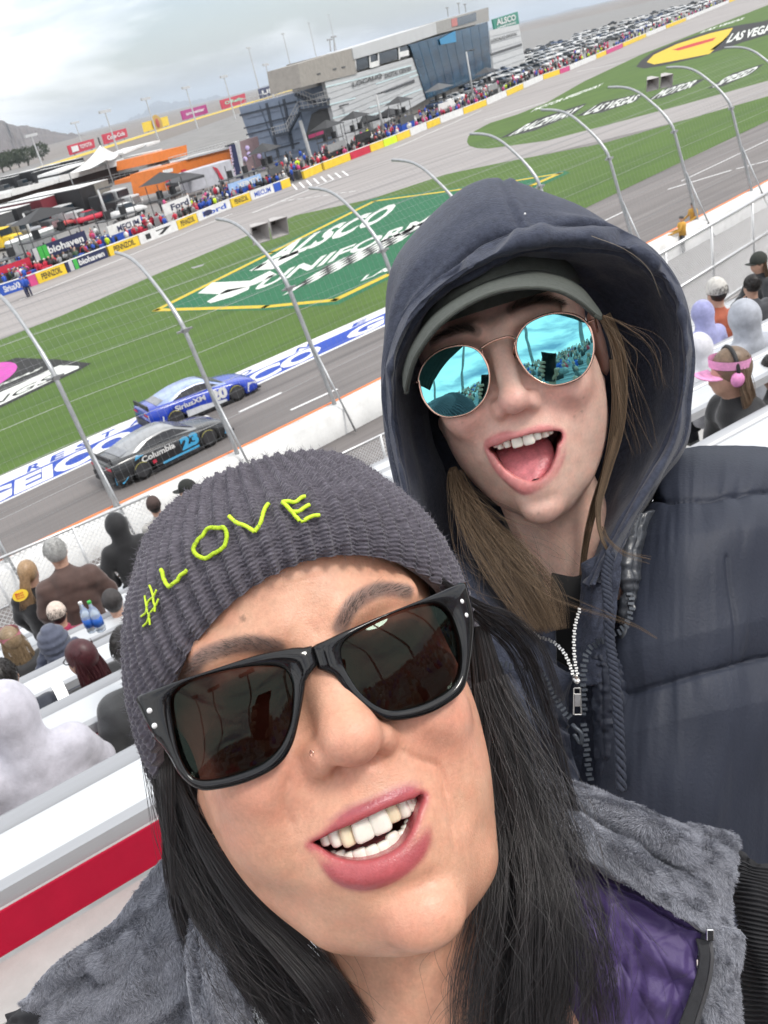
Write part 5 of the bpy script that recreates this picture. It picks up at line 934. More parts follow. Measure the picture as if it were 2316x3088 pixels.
def build_woman_head():
    S = Sdf((-88, -225, -130), (92, 66, 34), 1.3)
    head_sdf(S, jaw_y=-132, jaw_w=33, jaw_x=8, cheek=0.6, nose=(-1, -35.5, 17), nose_r=12, ala=14.5, face_c=(3, -44, -45), face_r=(65, 82, 52), brid=(8.5, 10.5), alk=4.5, jr=(9, 11), jk=19, jx=31, jyo=25)
    # fuller cheeks and under-chin
    S.add(S.ell((-37, -60, -26), (20, 25, 23)), 10); S.add(S.ell((38, -68, -28), (20, 27, 23)), 10)
    S.add(S.ell((9, -113, -46), (30, 13, 30)), 12)
    S.add(S.cap((12, -120, -88), (40, -240, -105), 47, 54), 12)                           # neck
    U = [(218, 745), (330, 670), (450, 590), (560, 535), (700, 470), (800, 420), (900, 370), (1000, 318), (1130, 275), (1250, 238), (1340, 215), (1420, 165), (1455, 175)]
    Lw = [(1440, 230), (1380, 330), (1330, 470), (1270, 590), (1180, 700), (1080, 770), (960, 825), (830, 865), (690, 885), (560, 875), (450, 840), (370, 790), (300, 740)]
    poly = [WH.loc(*zm(*p), 7)[:2] for p in U+Lw]
    op = poly_sd(poly, S.x[:, :, 0], S.y[:, :, 0])[:, :, None]
    zl = lambda x: 9.5-x*x/75.0
    up_o = [(205, 730), (330, 580), (500, 440), (640, 330), (760, 275), (900, 220), (1050, 145), (1200, 80), (1320, 65), (1420, 110), (1458, 170)]
    up_i = [(218, 745), (345, 655), (500, 560), (640, 500), (770, 435), (900, 370), (1050, 300), (1200, 252), (1320, 220), (1420, 165), (1458, 175)]
    lo_o = [(205, 745), (290, 880), (420, 1040), (560, 1150), (730, 1190), (900, 1170), (1100, 1090), (1290, 970), (1440, 830), (1510, 660), (1510, 440), (1480, 260)]
    lo_i = [(225, 745), (360, 800), (480, 850), (590, 880), (720, 888), (850, 862), (1000, 810), (1150, 725), (1260, 605), (1330, 470), (1380, 330), (1450, 190)]
    def chain(o, i, zo, push):
        r = []
        for a, b in zip(o, i):
            p, q = WH.loc(*zm(*a), 6), WH.loc(*zm(*b), 6); c = (p+q)/2; rad = max(np.linalg.norm((p-q)[:2])/2, 1.3); r.append((c[0], c[1], zl(c[0])+zo+push*rad*0.35-rad*0.6, rad))
        P = catmull([x for x in r], 28); return [tuple(x) for x in P]
    ul = lip_chain(S, chain(up_o, up_i, 0.0, 0.6)); ll = lip_chain(S, chain(lo_o, lo_i, -1.0, 1.0))
    # folds: from the nose wings past the mouth, and the crease above the chin
    for a, b in (((-23, -42, 14), (-34, -60, 9)), ((-34, -60, 9), (-38, -80, 3)), ((22, -40, 14), (33, -56, 9)), ((33, -56, 9), (37, -80, 3))):
        S.sub(S.cap(a, b, 2.4, 2.4), 12)
    for a, b in (((-25, -45, 12.5), (-35, -63, 6.5)), ((-35, -63, 6.5), (-37, -78, 2)), ((24, -43, 12.5), (35, -58, 7)), ((35, -58, 7), (39, -80, .5))): S.sub(S.cap(a, b, 1.5, 1.2), 4)
    S.sub(S.cap((-8, -100, 10), (18, -101, 10), 3.2), 7)
    S.sub(S.cap((-2, -57, 15), (-2, -62, 14), 1.5), 5)
    S.add(S.ell((8, -114, 1), (16, 12, 11)), 8)                                          # chin boss
    
    S.add(np.minimum(ul, ll), 2.2)
    cav = np.maximum(op+0.0*S.z, -34-S.z); S.sub(cav, 1.6)
    V, Fc = S.mesh(2)
    for path, dep, wd in ([(655, 440), (641, 540), (650, 640), (688, 725)], 1.3, 1.6), ([(1068, 335), (1180, 398), (1285, 438), (1318, 520), (1325, 620)], 1.6, 1.5), ([(1318, 640), (1338, 720), (1350, 800)], .7, 1.2), ([(445, 1000), (520, 1080)], .0, 1.), ([(700, 760), (690, 830)], .6, 1.2):
        crease(V, [WH.loc(*z3(*p), 5)[:2] for p in path], dep, wd)
    for path in ([(748, 690), (736, 742)], [(800, 668), (838, 730)], [(560, 620), (700, 560), (850, 520)], [(600, 575), (760, 520), (900, 480)]): crease(V, [WH.loc(*z2(*p), 7)[:2] for p in path], .45, 1.0)
    # colours of the skin itself
    base = np.array([0.68, 0.365, 0.245]); C = np.tile(base, (len(V), 1))
    red = np.clip(gauss(V, (-40, -45, 0), (22, 20, 40))+gauss(V, (40, -45, 0), (22, 20, 40))+1.1*gauss(V, (-1, -42, 20), (15, 12, 25))+.7*gauss(V, (2, -112, 5), (18, 14, 30)), 0, 1)
    C = lerp(C, np.array([0.70, 0.30, 0.22]), 0.55*red[:, None])
    lip = samp(S, np.minimum(ul, ll), V); opv = samp(S, np.broadcast_to(op, S.f.shape), V); lm = np.maximum(smst(1.5, 0.5, lip), smst(2.6, 1.6, opv)*smst(-9, -5, V[:, 2]))*(V[:, 2] > -12); lm = lapl(lapl(np.c_[lm, lm, lm], Fc), Fc)[:, 0]; C = C*(1-lm[:, None])+np.array([0.45, 0.10, 0.11])*lm[:, None]
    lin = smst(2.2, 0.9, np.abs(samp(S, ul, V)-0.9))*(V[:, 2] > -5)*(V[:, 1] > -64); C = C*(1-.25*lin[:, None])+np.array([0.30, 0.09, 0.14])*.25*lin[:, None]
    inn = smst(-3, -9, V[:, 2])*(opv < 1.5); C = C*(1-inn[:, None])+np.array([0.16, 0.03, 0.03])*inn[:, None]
    # eyebrows: powdered arches
    for bp in ([(330, 880), (400, 800), (500, 765), (600, 755), (680, 775)], [(925, 690), (960, 620), (1020, 570), (1100, 540), (1200, 545)]):
        P = catmull([WH.loc(*z2(*p), 6)[:2] for p in bp], 24); d = np.min(np.hypot(V[:, None, 0]-P[None, :, 0], V[:, None, 1]-P[None, :, 1]) if len(V) < 5 else np.stack([np.hypot(V[:, 0]-q[0], V[:, 1]-q[1]) for q in P]), 0)
        bm = smst(5.0, 2.2, d)*(V[:, 2] > -30)*0.80; C = C*(1-bm[:, None])+np.array([0.125, 0.088, 0.08])*bm[:, None]
    for mx_, my_ in ((555, 655),):
        q = WH.loc(*z2(mx_, my_), 8); d = np.hypot(V[:, 0]-q[0], V[:, 1]-q[1]); m_ = smst(1.6, .8, d)*(V[:, 2] > 0); C = C*(1-m_[:, None]*.5)
    brow_hairs(WH, z2, ([(330, 880), (400, 800), (500, 765), (600, 755), (680, 775)], [(925, 690), (960, 620), (1020, 570), (1100, 540), (1200, 545)]), V, woman, pm('dark_brow', (.075, .06, .055), .6, var=0), 150, .0045, 3)
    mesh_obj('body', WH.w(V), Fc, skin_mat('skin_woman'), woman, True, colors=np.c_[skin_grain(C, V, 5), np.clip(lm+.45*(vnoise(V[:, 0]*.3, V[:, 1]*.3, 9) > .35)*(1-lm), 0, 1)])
def brow_hairs(hd, cz, paths, V, parent, mat, n=260, ln=.0065, seed=0, wd=2.6):
    r = np.random.RandomState(seed); out = []
    for bp in paths:
        P = catmull([hd.loc(*cz(*p), 5) for p in bp], 60); T = np.gradient(P, axis=0); T /= np.linalg.norm(T, axis=1, keepdims=True)
        if P[-1, 0] < 0 or P[0, 0] < -20: T = -T
        for k in range(n):
            i = r.randint(0, 60); q = P[i, :2]+np.array([-T[i, 1], T[i, 0]])*r.normal(0, wd*.55*(1-.4*abs(i-25)/35)); d = np.hypot(V[:, 0]-q[0], V[:, 1]-q[1]); d = np.where(V[:, 2] > -35, d, 99); j = np.argmin(d); p0 = V[j]+np.array([0, 0, .1])
            dr = T[i]*.85+np.array([r.normal(0, .2), .35+r.normal(0, .2), .28]); dr /= np.linalg.norm(dr); L_ = ln*1000*r.uniform(.6, 1.1); out.append(hd.w(np.stack([p0, p0+dr*L_*.5, p0+dr*L_-np.array([0, 0, L_*.18])])))
    strands('eyebrow', np.array(out), .00006, mat, parent, tip=.2)
def woman_teeth():
    up = [(375, 665, 5.0, 4.5, 0), (480, 640, 5.5, 7.5, 0), (608, 630, 6.2, 8.0, 1), (768, 560, 8.6, 9.5, 0), (955, 470, 8.6, 9.8, 0), (1085, 375, 6.4, 8.0, 1), (1205, 325, 5.6, 8.0, 0), (1268, 285, 4.2, 6.5, 0), (1310, 255, 3.6, 5.0, 0)]
    lo = [(450, 830, 4.5, 5.0, 0), (540, 830, 4.8, 5.5, 0), (635, 845, 4.8, 5.5, 0), (755, 825, 6.2, 7.0, 0), (885, 795, 6.2, 7.0, 0), (1015, 745, 6.0, 7.0, 1), (1115, 665, 6.3, 8.0, 0), (1210, 610, 4.6, 6.0, 0), (1255, 545, 4.0, 5.5, 0), (1290, 480, 4.0, 5.5, 0)]
    for x, y, w_, h_, yl in up:
        c = WH.loc(*zm(x, y), 3); z = 4.0-(c[0]+2)**2/48; c = WH.loc(*zm(x, y-14), z); tooth(WH, c, w_*1.07, h_+0.3, 4.5, radians(3), M_TOOTHY if yl else M_TOOTH, woman, -(c[0]+2)*0.035)
    for x, y, w_, h_, yl in lo:
        c = WH.loc(*zm(x, y), 1); z = 0.5-(c[0]+2)**2/48; c = WH.loc(*zm(x, y+22), z); tooth(WH, c, w_*1.05, h_+0.5, 4.2, radians(184), M_TOOTH, woman, -(c[0]+2)*0.035, 0.9)
    t = MB(); t.ball(WH.w(WH.loc(*zm(830, 790), -18)), (.016, .007, .012), 14, 9, np.array([WH.X, WH.Y, WH.Z])); t.build('tongue', M_TONGUE, woman, True)
build_woman_head()
woman_teeth()
# nose ring and earrings
def small_ring(px, py, zl, rad, thick, mat, name, parent, tilt=0.5):
    c = WH.w(WH.loc(px, py, zl)); pts = [c+(WH.X*cos(a)*tilt+WH.Y*sin(a)+WH.Z*cos(a)*(1-tilt))*rad for a in np.linspace(0, 2*pi, 16, endpoint=False)]
    m = MB(); m.tube(pts, thick, 6, closed=True); m.build(name, mat, parent, True)
M_ROSE = pm('rose_gold', (0.80, 0.50, 0.40), 0.18, metal=1.0, var=0.03)
small_ring(*z3(748, 377), 13.5, .0012, .0003, M_ROSE, 'nose_ring', woman)
for ex, ey in ((1475, 290), (1478, 312), (1480, 335)): small_ring(*z3(ex, ey), -48, .0035, .0005, M_ROSE, 'earring', woman, 0.8)
for ex, ey in ((335, 745), (345, 765)): small_ring(*z3(ex, ey), -66, .0035, .0005, M_ROSE, 'earring', woman, 0.8)
# ------------------------------------------------------------------ knitted hat
def knit_mat():
    m = pm('grey_wool_knit', (0.105, 0.096, 0.118), 0.9, var=0.30, vs=420, bump=0.8, bs=1500, sheen=0.35, detail=6); return m
def beanie_surface(t, th):
    """point (mm) on the hat, t from the brim to the crown, th around (0 = front)"""
    c_, s_ = np.cos(th), np.sin(th); ff = 0.5+0.5*c_
    yb = -75+113*ff**1.5
    yt = 98.0; ph = t*pi/2; k = np.cos(ph)**0.72
    bulge = 1+0.05*np.sin(np.clip(t*2.2, 0, 1)*pi)
    x = 3+(79+2*np.clip(t*3, 0, 1)+6*np.clip(1-t*4, 0, 1)*(1-ff))*k*s_*bulge; z = -84+(96-2*ff)*k*c_*bulge; y = yb+(yt-yb)*np.sin(ph)
    return np.stack([x, y, z], -1)
def build_hat():
    nr, ns = 66, 40; nu, nv = nr*12, ns*7
    th = np.linspace(-pi, pi, nu, endpoint=False)[None, :]; t = np.linspace(0, 0.62, nv)[:, None]
    TH, T = np.broadcast_arrays(th, t)
    P = beanie_surface(T, TH)
    u = (TH+pi)/(2*pi)*nr; uf = u-np.floor(u); vv = T/0.62*ns
    du = np.gradient(P, axis=1); dv = np.gradient(P, axis=0); n = np.cross(du, dv); n /= np.linalg.norm(n, axis=-1, keepdims=True)+1e-9
    ctr = np.array([3, 20, -84.]); n *= np.sign(((P-ctr)*n).sum(-1, keepdims=True))
    a = np.abs(uf-0.5)*2
    rope = np.clip(1-(a/0.52)**2, 0, 1)**0.7                        # raised knit column
    chev = 0.5+0.5*np.cos(2*pi*(vv+np.abs(uf-0.5)*1.3))             # V stitches
    purl = 0.5+0.5*np.cos(2*pi*(vv*1.0+0.3*np.sin(2*pi*u*2)))       # bumps in the valleys
    wob = vnoise(u*1.3, vv*0.7, 3)*0.5+vnoise(u*4, vv*2, 4)*0.35
    dsp = 3.4*rope*(0.74+0.26*chev)+0.8*(1-rope)*purl+wob
    edge = smst(0, 0.05, T)*1.6+smst(0.62, 0.59, T)*1.5
    P2 = P+n*(dsp+edge)[..., None]
    # closed rim: tuck the first and last rows inward
    inner0 = P[0]-n[0]*2.5+np.array([0, 1.5, 0]); inner1 = P[-1]-n[-1]*3
    A = np.concatenate([inner0[None], P2, inner1[None]], 0)
    cuff = mesh_obj('knit_hat', WH.w(A).reshape(-1, 3), grid_faces(nv+2, nu, True), knit_mat(), woman, True)
    t2 = np.linspace(0.52, 1.0, 110)[:, None]; TH2, T2 = np.broadcast_arrays(th[:, ::2], t2); Q = beanie_surface(T2, TH2)
    u2 = (TH2+pi)/(2*pi)*nr; v2 = T2*60; n2 = Q-np.array([3, 10, -84.]); n2 /= np.linalg.norm(n2, axis=-1, keepdims=True)
    fade = smst(1.0, .8, T2)
    Q = Q+n2*((1.6*(0.5+0.5*np.cos(2*pi*u2))*fade+0.7*np.cos(2*pi*(v2+0.4*np.abs((u2 % 1)-.5)))*fade+vnoise(u2, v2, 8)*.8-0.5)[..., None])
    mesh_obj('crown', WH.w(Q).reshape(-1, 3), grid_faces(110, nu//2, True), knit_mat(), cuff, True)
    Wv = WH.w(P2).reshape(-1, 3); Wn = (n[..., 0:1]*WH.X+n[..., 1:2]*WH.Y+n[..., 2:3]*WH.Z).reshape(-1, 3)
    # stray wool fibres
    face = ((EYE-Wv)*Wn).sum(1) > -0.05; ids = np.random.RandomState(5).choice(np.where(face)[0], 9000); r = np.random.RandomState(6)
    d0 = Wn[ids]+r.normal(0, .7, (9000, 3)); d0 /= np.linalg.norm(d0, axis=1, keepdims=True); ln = r.uniform(.0008, .0030, 9000)[:, None]; d1 = d0+r.normal(0, .6, (9000, 3))
    st = np.stack([Wv[ids], Wv[ids]+d0*ln*.5, Wv[ids]+d0*ln*.5+d1*ln*.5], 1)
    strands('wool_fuzz', st, 0.00007, pm('wool_fibre', (0.17, 0.16, 0.19), 0.8, var=0), cuff)
    # embroidered letters
    pr = proj(Wv); ok = ((EYE-Wv)*Wn).sum(1) > 0; W2, N2, p2 = Wv[ok], Wn[ok], pr[ok]
    smP = P+n*5.7; Ws = WH.w(smP).reshape(-1, 3)[ok]
    lime = pm('lime_embroidery', (0.62, 0.85, 0.04), 0.55, var=0.12, vs=900, bump=0.9, bs=1600)
    def zb(x, y): return (400+x/4.148, 1450+y/4.148)
    el = [zb(1005+150*cos(a)*cos(-.72)*1.55-150*sin(a)*sin(-.72)*.93, 785+150*cos(a)*sin(-.72)*1.55+150*sin(a)*cos(-.72)*.93) for a in np.linspace(0, 2*pi, 26)]
    strokes = [('#', [[zb(200, 1440), zb(262, 1800)], [zb(270, 1320), zb(318, 1640)], [zb(165, 1700), zb(335, 1370)], [zb(190, 1815), zb(365, 1475)]], 4.0),
               ('L', [[zb(400, 1125), zb(425, 1220), zb(490, 1335)], [zb(490, 1335), zb(590, 1250), zb(715, 1120)]], 7.0), ('O', [el], 7.0),
               ('V', [[z2(507, 276), z2(603, 330)], [z2(603, 330), z2(628, 275), z2(655, 222)]], 7.0),
               ('E', [[z2(705, 225), z2(770, 285)], [z2(705, 225), z2(792, 201)], [z2(742, 256), z2(806, 233)], [z2(772, 286), z2(846, 262)]], 7.0)]
    for ch, ss, wd in strokes:
        m = MB()
        for s_ in ss:
            q = catmull(s_, max(6, 8*len(s_))) if len(s_) > 2 else np.array([lerp(s_[0], s_[1], k) for k in np.linspace(0, 1, 9)])
            pts = []; nn = []
            for a in q:
                d = np.hypot(p2[:, 0]-a[0], p2[:, 1]-a[1]); j = np.argsort(d)[:60]; pts.append(Ws[j].mean(0)); nn.append(N2[j].mean(0))
            r_ = wd*0.33/FPX
            dense = catmull(np.array(pts), len(pts)*5); nd = catmull(np.array(nn), len(pts)*5); rj = np.random.RandomState(len(pts))
            m.tube(dense+nd*.0004, r_*(1+0.10*np.sin(np.arange(len(dense))*2.4)+rj.normal(0, .05, len(dense))), 8)
        m.build('embroidered_letter', lime, cuff, True)
    return cuff
build_hat()
# ------------------------------------------------------------------ black sunglasses
def frame_z(x): return 15.0-(x/75.0)**2*15.0
M_ACET = pm('black_acetate', (0.006, 0.006, 0.007), 0.10, var=0)
def lens_mat(name, tint, refl, rcol=(1, 1, 1)):
    m = bpy.data.materials.new(name); m.use_nodes = True; nt = m.node_tree; N = nt.nodes; L = nt.links; N.clear()
    o = N.new('ShaderNodeOutputMaterial'); tr = N.new('ShaderNodeBsdfTransparent'); gl = N.new('ShaderNodeBsdfGlossy'); mx = N.new('ShaderNodeMixShader'); fr = N.new('ShaderNodeFresnel')
    tr.inputs[0].default_value = (*tint, 1); gl.inputs['Color'].default_value = (*rcol, 1); gl.inputs['Roughness'].default_value = 0.02; fr.inputs['IOR'].default_value = refl
    L.new(fr.outputs[0], mx.inputs[0]); L.new(tr.outputs[0], mx.inputs[1]); L.new(gl.outputs[0], mx.inputs[2]); L.new(mx.outputs[0], o.inputs[0]); return m
def build_shades():
    root = empty('sunglasses', WH.w(np.array([0, 0, 15.])), 'thick black square sunglasses worn by the woman in the knit hat', 'sunglasses')
    def lp(p):
        q = WH.loc(*z2(*p), 8); return WH.loc(*z2(*p), frame_z(q[0]))[:2]
    outer = [lp(p) for p in [(135, 960), (150, 955), (280, 905), (400, 865), (600, 800), (740, 770), (790, 768), (850, 750), (940, 708), (1100, 640), (1250, 580), (1390, 520), (1410, 517), (1418, 540), (1440, 640), (1440, 720), (1422, 850), (1400, 930), (1340, 985), (1250, 1030), (1130, 1052), (1060, 1030), (1000, 990), (940, 930), (905, 880), (850, 858), (800, 880), (790, 930), (770, 1040), (740, 1150), (680, 1230), (560, 1290), (430, 1318), (370, 1310), (310, 1260), (270, 1190), (235, 1140), (210, 1115), (180, 1060)]]
    ll_ = [lp(p) for p in [(275, 965), (330, 905), (450, 865), (600, 840), (700, 845), (740, 890), (747, 960), (733, 1070), (690, 1160), (620, 1220), (500, 1265), (400, 1280), (350, 1260), (310, 1190), (285, 1080)]]
    lr_ = [lp(p) for p in [(930, 770), (960, 730), (1050, 675), (1150, 630), (1240, 603), (1305, 603), (1350, 640), (1380, 720), (1392, 800), (1382, 880), (1340, 935), (1250, 985), (1150, 1010), (1080, 1000), (1010, 950), (960, 880), (935, 825)]]
    ll_, lr_ = catmull(ll_, 90, True), catmull(lr_, 90, True); outer = np.concatenate([catmull(outer[0:13], 90), catmull(outer[12:], 130)])
    xm = lp((828, 800))[0]
    def rayhit(P, c, a):
        best = 1e9; d = np.array([cos(a), sin(a)])
        for i in range(len(P)):
            p, q = np.array(P[i])-c, np.array(P[(i+1) % len(P)])-c; e = q-p; den = d[0]*e[1]-d[1]*e[0]
            if abs(den) < 1e-9: continue
            t = (p[0]*e[1]-p[1]*e[0])/den; s_ = (p[0]*d[1]-p[1]*d[0])/den
            if t > 0 and -1e-6 <= s_ <= 1+1e-6: best = min(best, t)
        return best
    for side, lens in (('l', ll_), ('r', lr_)):
        c = np.mean(lens, 0); N_ = 140; rows = []
        prof = [(0.0, -4.5), (0.0, 0.6), (0.10, 1.6), (0.5, 2.0), (0.88, 1.5), (1.0, 0.2), (1.0, -4.5)]
        A = []
        for a in np.linspace(0, 2*pi, N_, endpoint=False):
            d = np.array([cos(a), sin(a)]); ri = rayhit(lens, c, a); ro = rayhit(outer, c, a)
            tx = (xm-c[0])/d[0] if abs(d[0]) > 1e-6 else 1e9
            if tx > 0: ro = min(ro, tx+0.02)
            ro = max(ro, ri+0.8); A.append([(ri, ro, d)])
        for fr_, dz in prof:
            r_ = []
            for ((ri, ro, d),) in A:
                q = c+d*(ri+(ro-ri)*fr_); r_.append((q[0], q[1], frame_z(q[0])+dz))
            rows.append(r_)
        G = np.array(rows); mesh_obj('rim', WH.w(G).reshape(-1, 3), grid_faces(len(prof), N_, True), M_ACET, root, True)
        L3 = []; K = 10
        LC = catmull(lens, 60, True)
        for k in range(K+1):
            for p in LC:
                q = c+(p-c)*(k/K*1.01); L3.append((q[0], q[1], frame_z(q[0])-1.2+2.2*(1-(k/K)**2)))
        mesh_obj('lens', WH.w(np.array(L3)), grid_faces(K+1, 60, True), LENS_DARK, root, True)
        sx = -1 if side == 'l' else 1; tip = np.array(outer[0] if side == 'l' else outer[89])
        m = MB(); e0 = np.array([tip[0]+4*-sx, tip[1]-6, frame_z(tip[0])-3]); e1 = np.array([sx*69, 0, -40.]); e2 = np.array([sx*68, -10, -95.])
        for a, b in ((e0, e1), (e1, e2)):
            Zd = WH.w(b)-WH.w(a); Ld = np.linalg.norm(Zd); Zd /= Ld; Yd = WH.Y-(WH.Y@Zd)*Zd; Yd /= np.linalg.norm(Yd); m.box((WH.w(a)+WH.w(b))/2, (.0045, .011, Ld), np.cross(Yd, Zd), Yd, Zd)
        m.build('temple', M_ACET, root, True)
        for rv in (((193, 1012), (212, 1070)) if side == 'l' else ((1393, 592), (1410, 645))):
            q = WH.loc(*z2(*rv), 2); q = WH.loc(*z2(*rv), frame_z(q[0])+2.0); mm = MB(); mm.ball(WH.w(q), (.0012, .0012, .0007), 10, 6, np.array([WH.X, WH.Y, WH.Z])); mm.build('rivet', pm('silver_rivet', (0.85, 0.85, 0.85), 0.25, metal=0.3, var=0), root, True)
LENS_DARK = lens_mat('dark_lens', (0.095, 0.06, 0.058), 1.31, (0.75, 1.0, 0.85))
build_shades()
# ------------------------------------------------------------------ the woman's hair
M_BLACKHAIR = pm('black_hair', (0.017, 0.015, 0.016), 0.32, var=0.05, spec=0.55, strand=(.35, 2.4))
def lock(guide, n, spread, rng, npt=14, wave=0.0, dspread=None):
    """guide [(px,py,depth,halfwidth px)] -> n strands running along it"""
    Gd = catmull(np.array(guide, float), npt); out = np.zeros((n, npt, 3)); a = rng.uniform(-1, 1, n); b = rng.uniform(-1, 1, n); tt = np.linspace(0, 1, npt)
    tan = np.gradient(Gd[:, :2], axis=0); nrm = np.stack([-tan[:, 1], tan[:, 0]], 1); nrm /= np.linalg.norm(nrm, axis=1, keepdims=True)+1e-9
    for i in range(n):
        drift = np.cumsum(rng.normal(0, 1, npt))*wave*0.15
        off = (a[i]+spread*drift*0.1)*Gd[:, 3]+wave*np.sin(tt*rng.uniform(4, 9)+rng.uniform(0, 6))*Gd[:, 3]*0.12
        rr = np.sqrt(np.clip(1-(a[i]*0.95)**2, 0.05, 1)); dep = Gd[:, 2]+b[i]*rr*(Gd[:, 3]/FPX*Gd[:, 2])*(dspread or 0.55)
        p = Gd[:, :2]+nrm*off[:, None]; out[i] = px_grid(np.stack([p[:, 0], p[:, 1], dep], 1))
    return out
def build_woman_hair():
    r = np.random.RandomState(11); L = []
    # left side: falls from under the hat, past the cheek, over the vest
    L.append(lock([(455, 2180, .43, 45), (510, 2330, .425, 55), (560, 2500, .42, 70), (640, 2680, .415, 90), (760, 2850, .41, 110), (900, 3000, .41, 125), (1040, 3160, .41, 130)], 1500, 1, r, wave=.5))
    L.append(lock([(480, 2230, .425, 14), (550, 2400, .412, 16), (640, 2580, .40, 30), (760, 2740, .39, 45), (880, 2860, .385, 55), (990, 2990, .38, 60), (1060, 3130, .38, 60)], 420, 1, r, wave=.5))
    L.append(lock([(500, 2250, .42, 25), (505, 2400, .41, 22), (515, 2550, .405, 14), (520, 2700, .40, 5)], 130, 1, r, wave=.8))
    L.append(lock([(470, 2200, .43, 40), (540, 2420, .43, 60), (600, 2650, .44, 100), (720, 2900, .44, 150), (840, 3140, .44, 180)], 1100, 1, r, wave=.5))
    # right side: long heavy fall in front of the vest
    L.append(lock([(1440, 1900, .455, 30), (1480, 2100, .45, 50), (1510, 2300, .445, 70), (1550, 2500, .437, 90), (1570, 2720, .42, 120), (1560, 2950, .41, 150), (1550, 3180, .405, 160)], 1300, 1, r, wave=.8))
    for i in range(26):
        o = r.uniform(-1, 1); e = r.uniform(-1, 1); f = r.uniform(-1, 1); dj = r.uniform(-.014, .008)
        L.append(lock([(1440+o*18, 1890, .447+dj, 10), (1482+o*38, 2100, .44+dj, 15), (1512+o*62+e*14, 2300, .43+dj, 20), (1560+o*88+e*26, 2500, .42+dj, 26), (1588+o*125+f*34, 2720, .402+dj, 32), (1578+o*160+f*45, 2950, .39+dj, 36), (1570+o*165+e*50, 3180, .385+dj, 36)], 70, 1, r, wave=1.7))
    L.append(lock([(1470, 2000, .45, 30), (1560, 2250, .44, 60), (1660, 2500, .43, 70), (1730, 2700, .42, 70), (1790, 2900, .41, 60), (1830, 3120, .405, 50)], 260, 1, r, wave=1.6))
    L.append(lock([(1470, 2050, .43, 60), (1560, 2350, .415, 130), (1620, 2650, .395, 190), (1640, 2900, .38, 240), (1620, 3160, .375, 260)], 110, 1, r, wave=3.2))
    L.append(lock([(470, 2250, .425, 40), (560, 2500, .41, 80), (690, 2750, .40, 120), (850, 2960, .395, 150), (980, 3160, .39, 160)], 80, 1, r, wave=3.0))
    # wisps blown across
    L.append(lock([(1290, 1720, .40, 8), (1370, 1780, .41, 10), (1450, 1830, .42, 14), (1540, 1870, .43, 22), (1620, 1960, .44, 30), (1680, 2120, .45, 25)], 90, 1, r, wave=1.2))
    L.append(lock([(1430, 1840, .43, 20), (1560, 1960, .44, 30), (1640, 2160, .45, 35), (1700, 2380, .45, 30), (1760, 2600, .45, 20)], 120, 1, r, wave=1.3))
    L.append(lock([(1600, 2500, .42, 60), (1700, 2640, .41, 90), (1800, 2780, .40, 110), (1900, 2950, .395, 120)], 26, 1, r, wave=1.5))
    A = np.concatenate(L); strands('hair', A, np.random.RandomState(2).uniform(.00006, .00013, len(A)), M_BLACKHAIR, woman)
build_woman_hair()
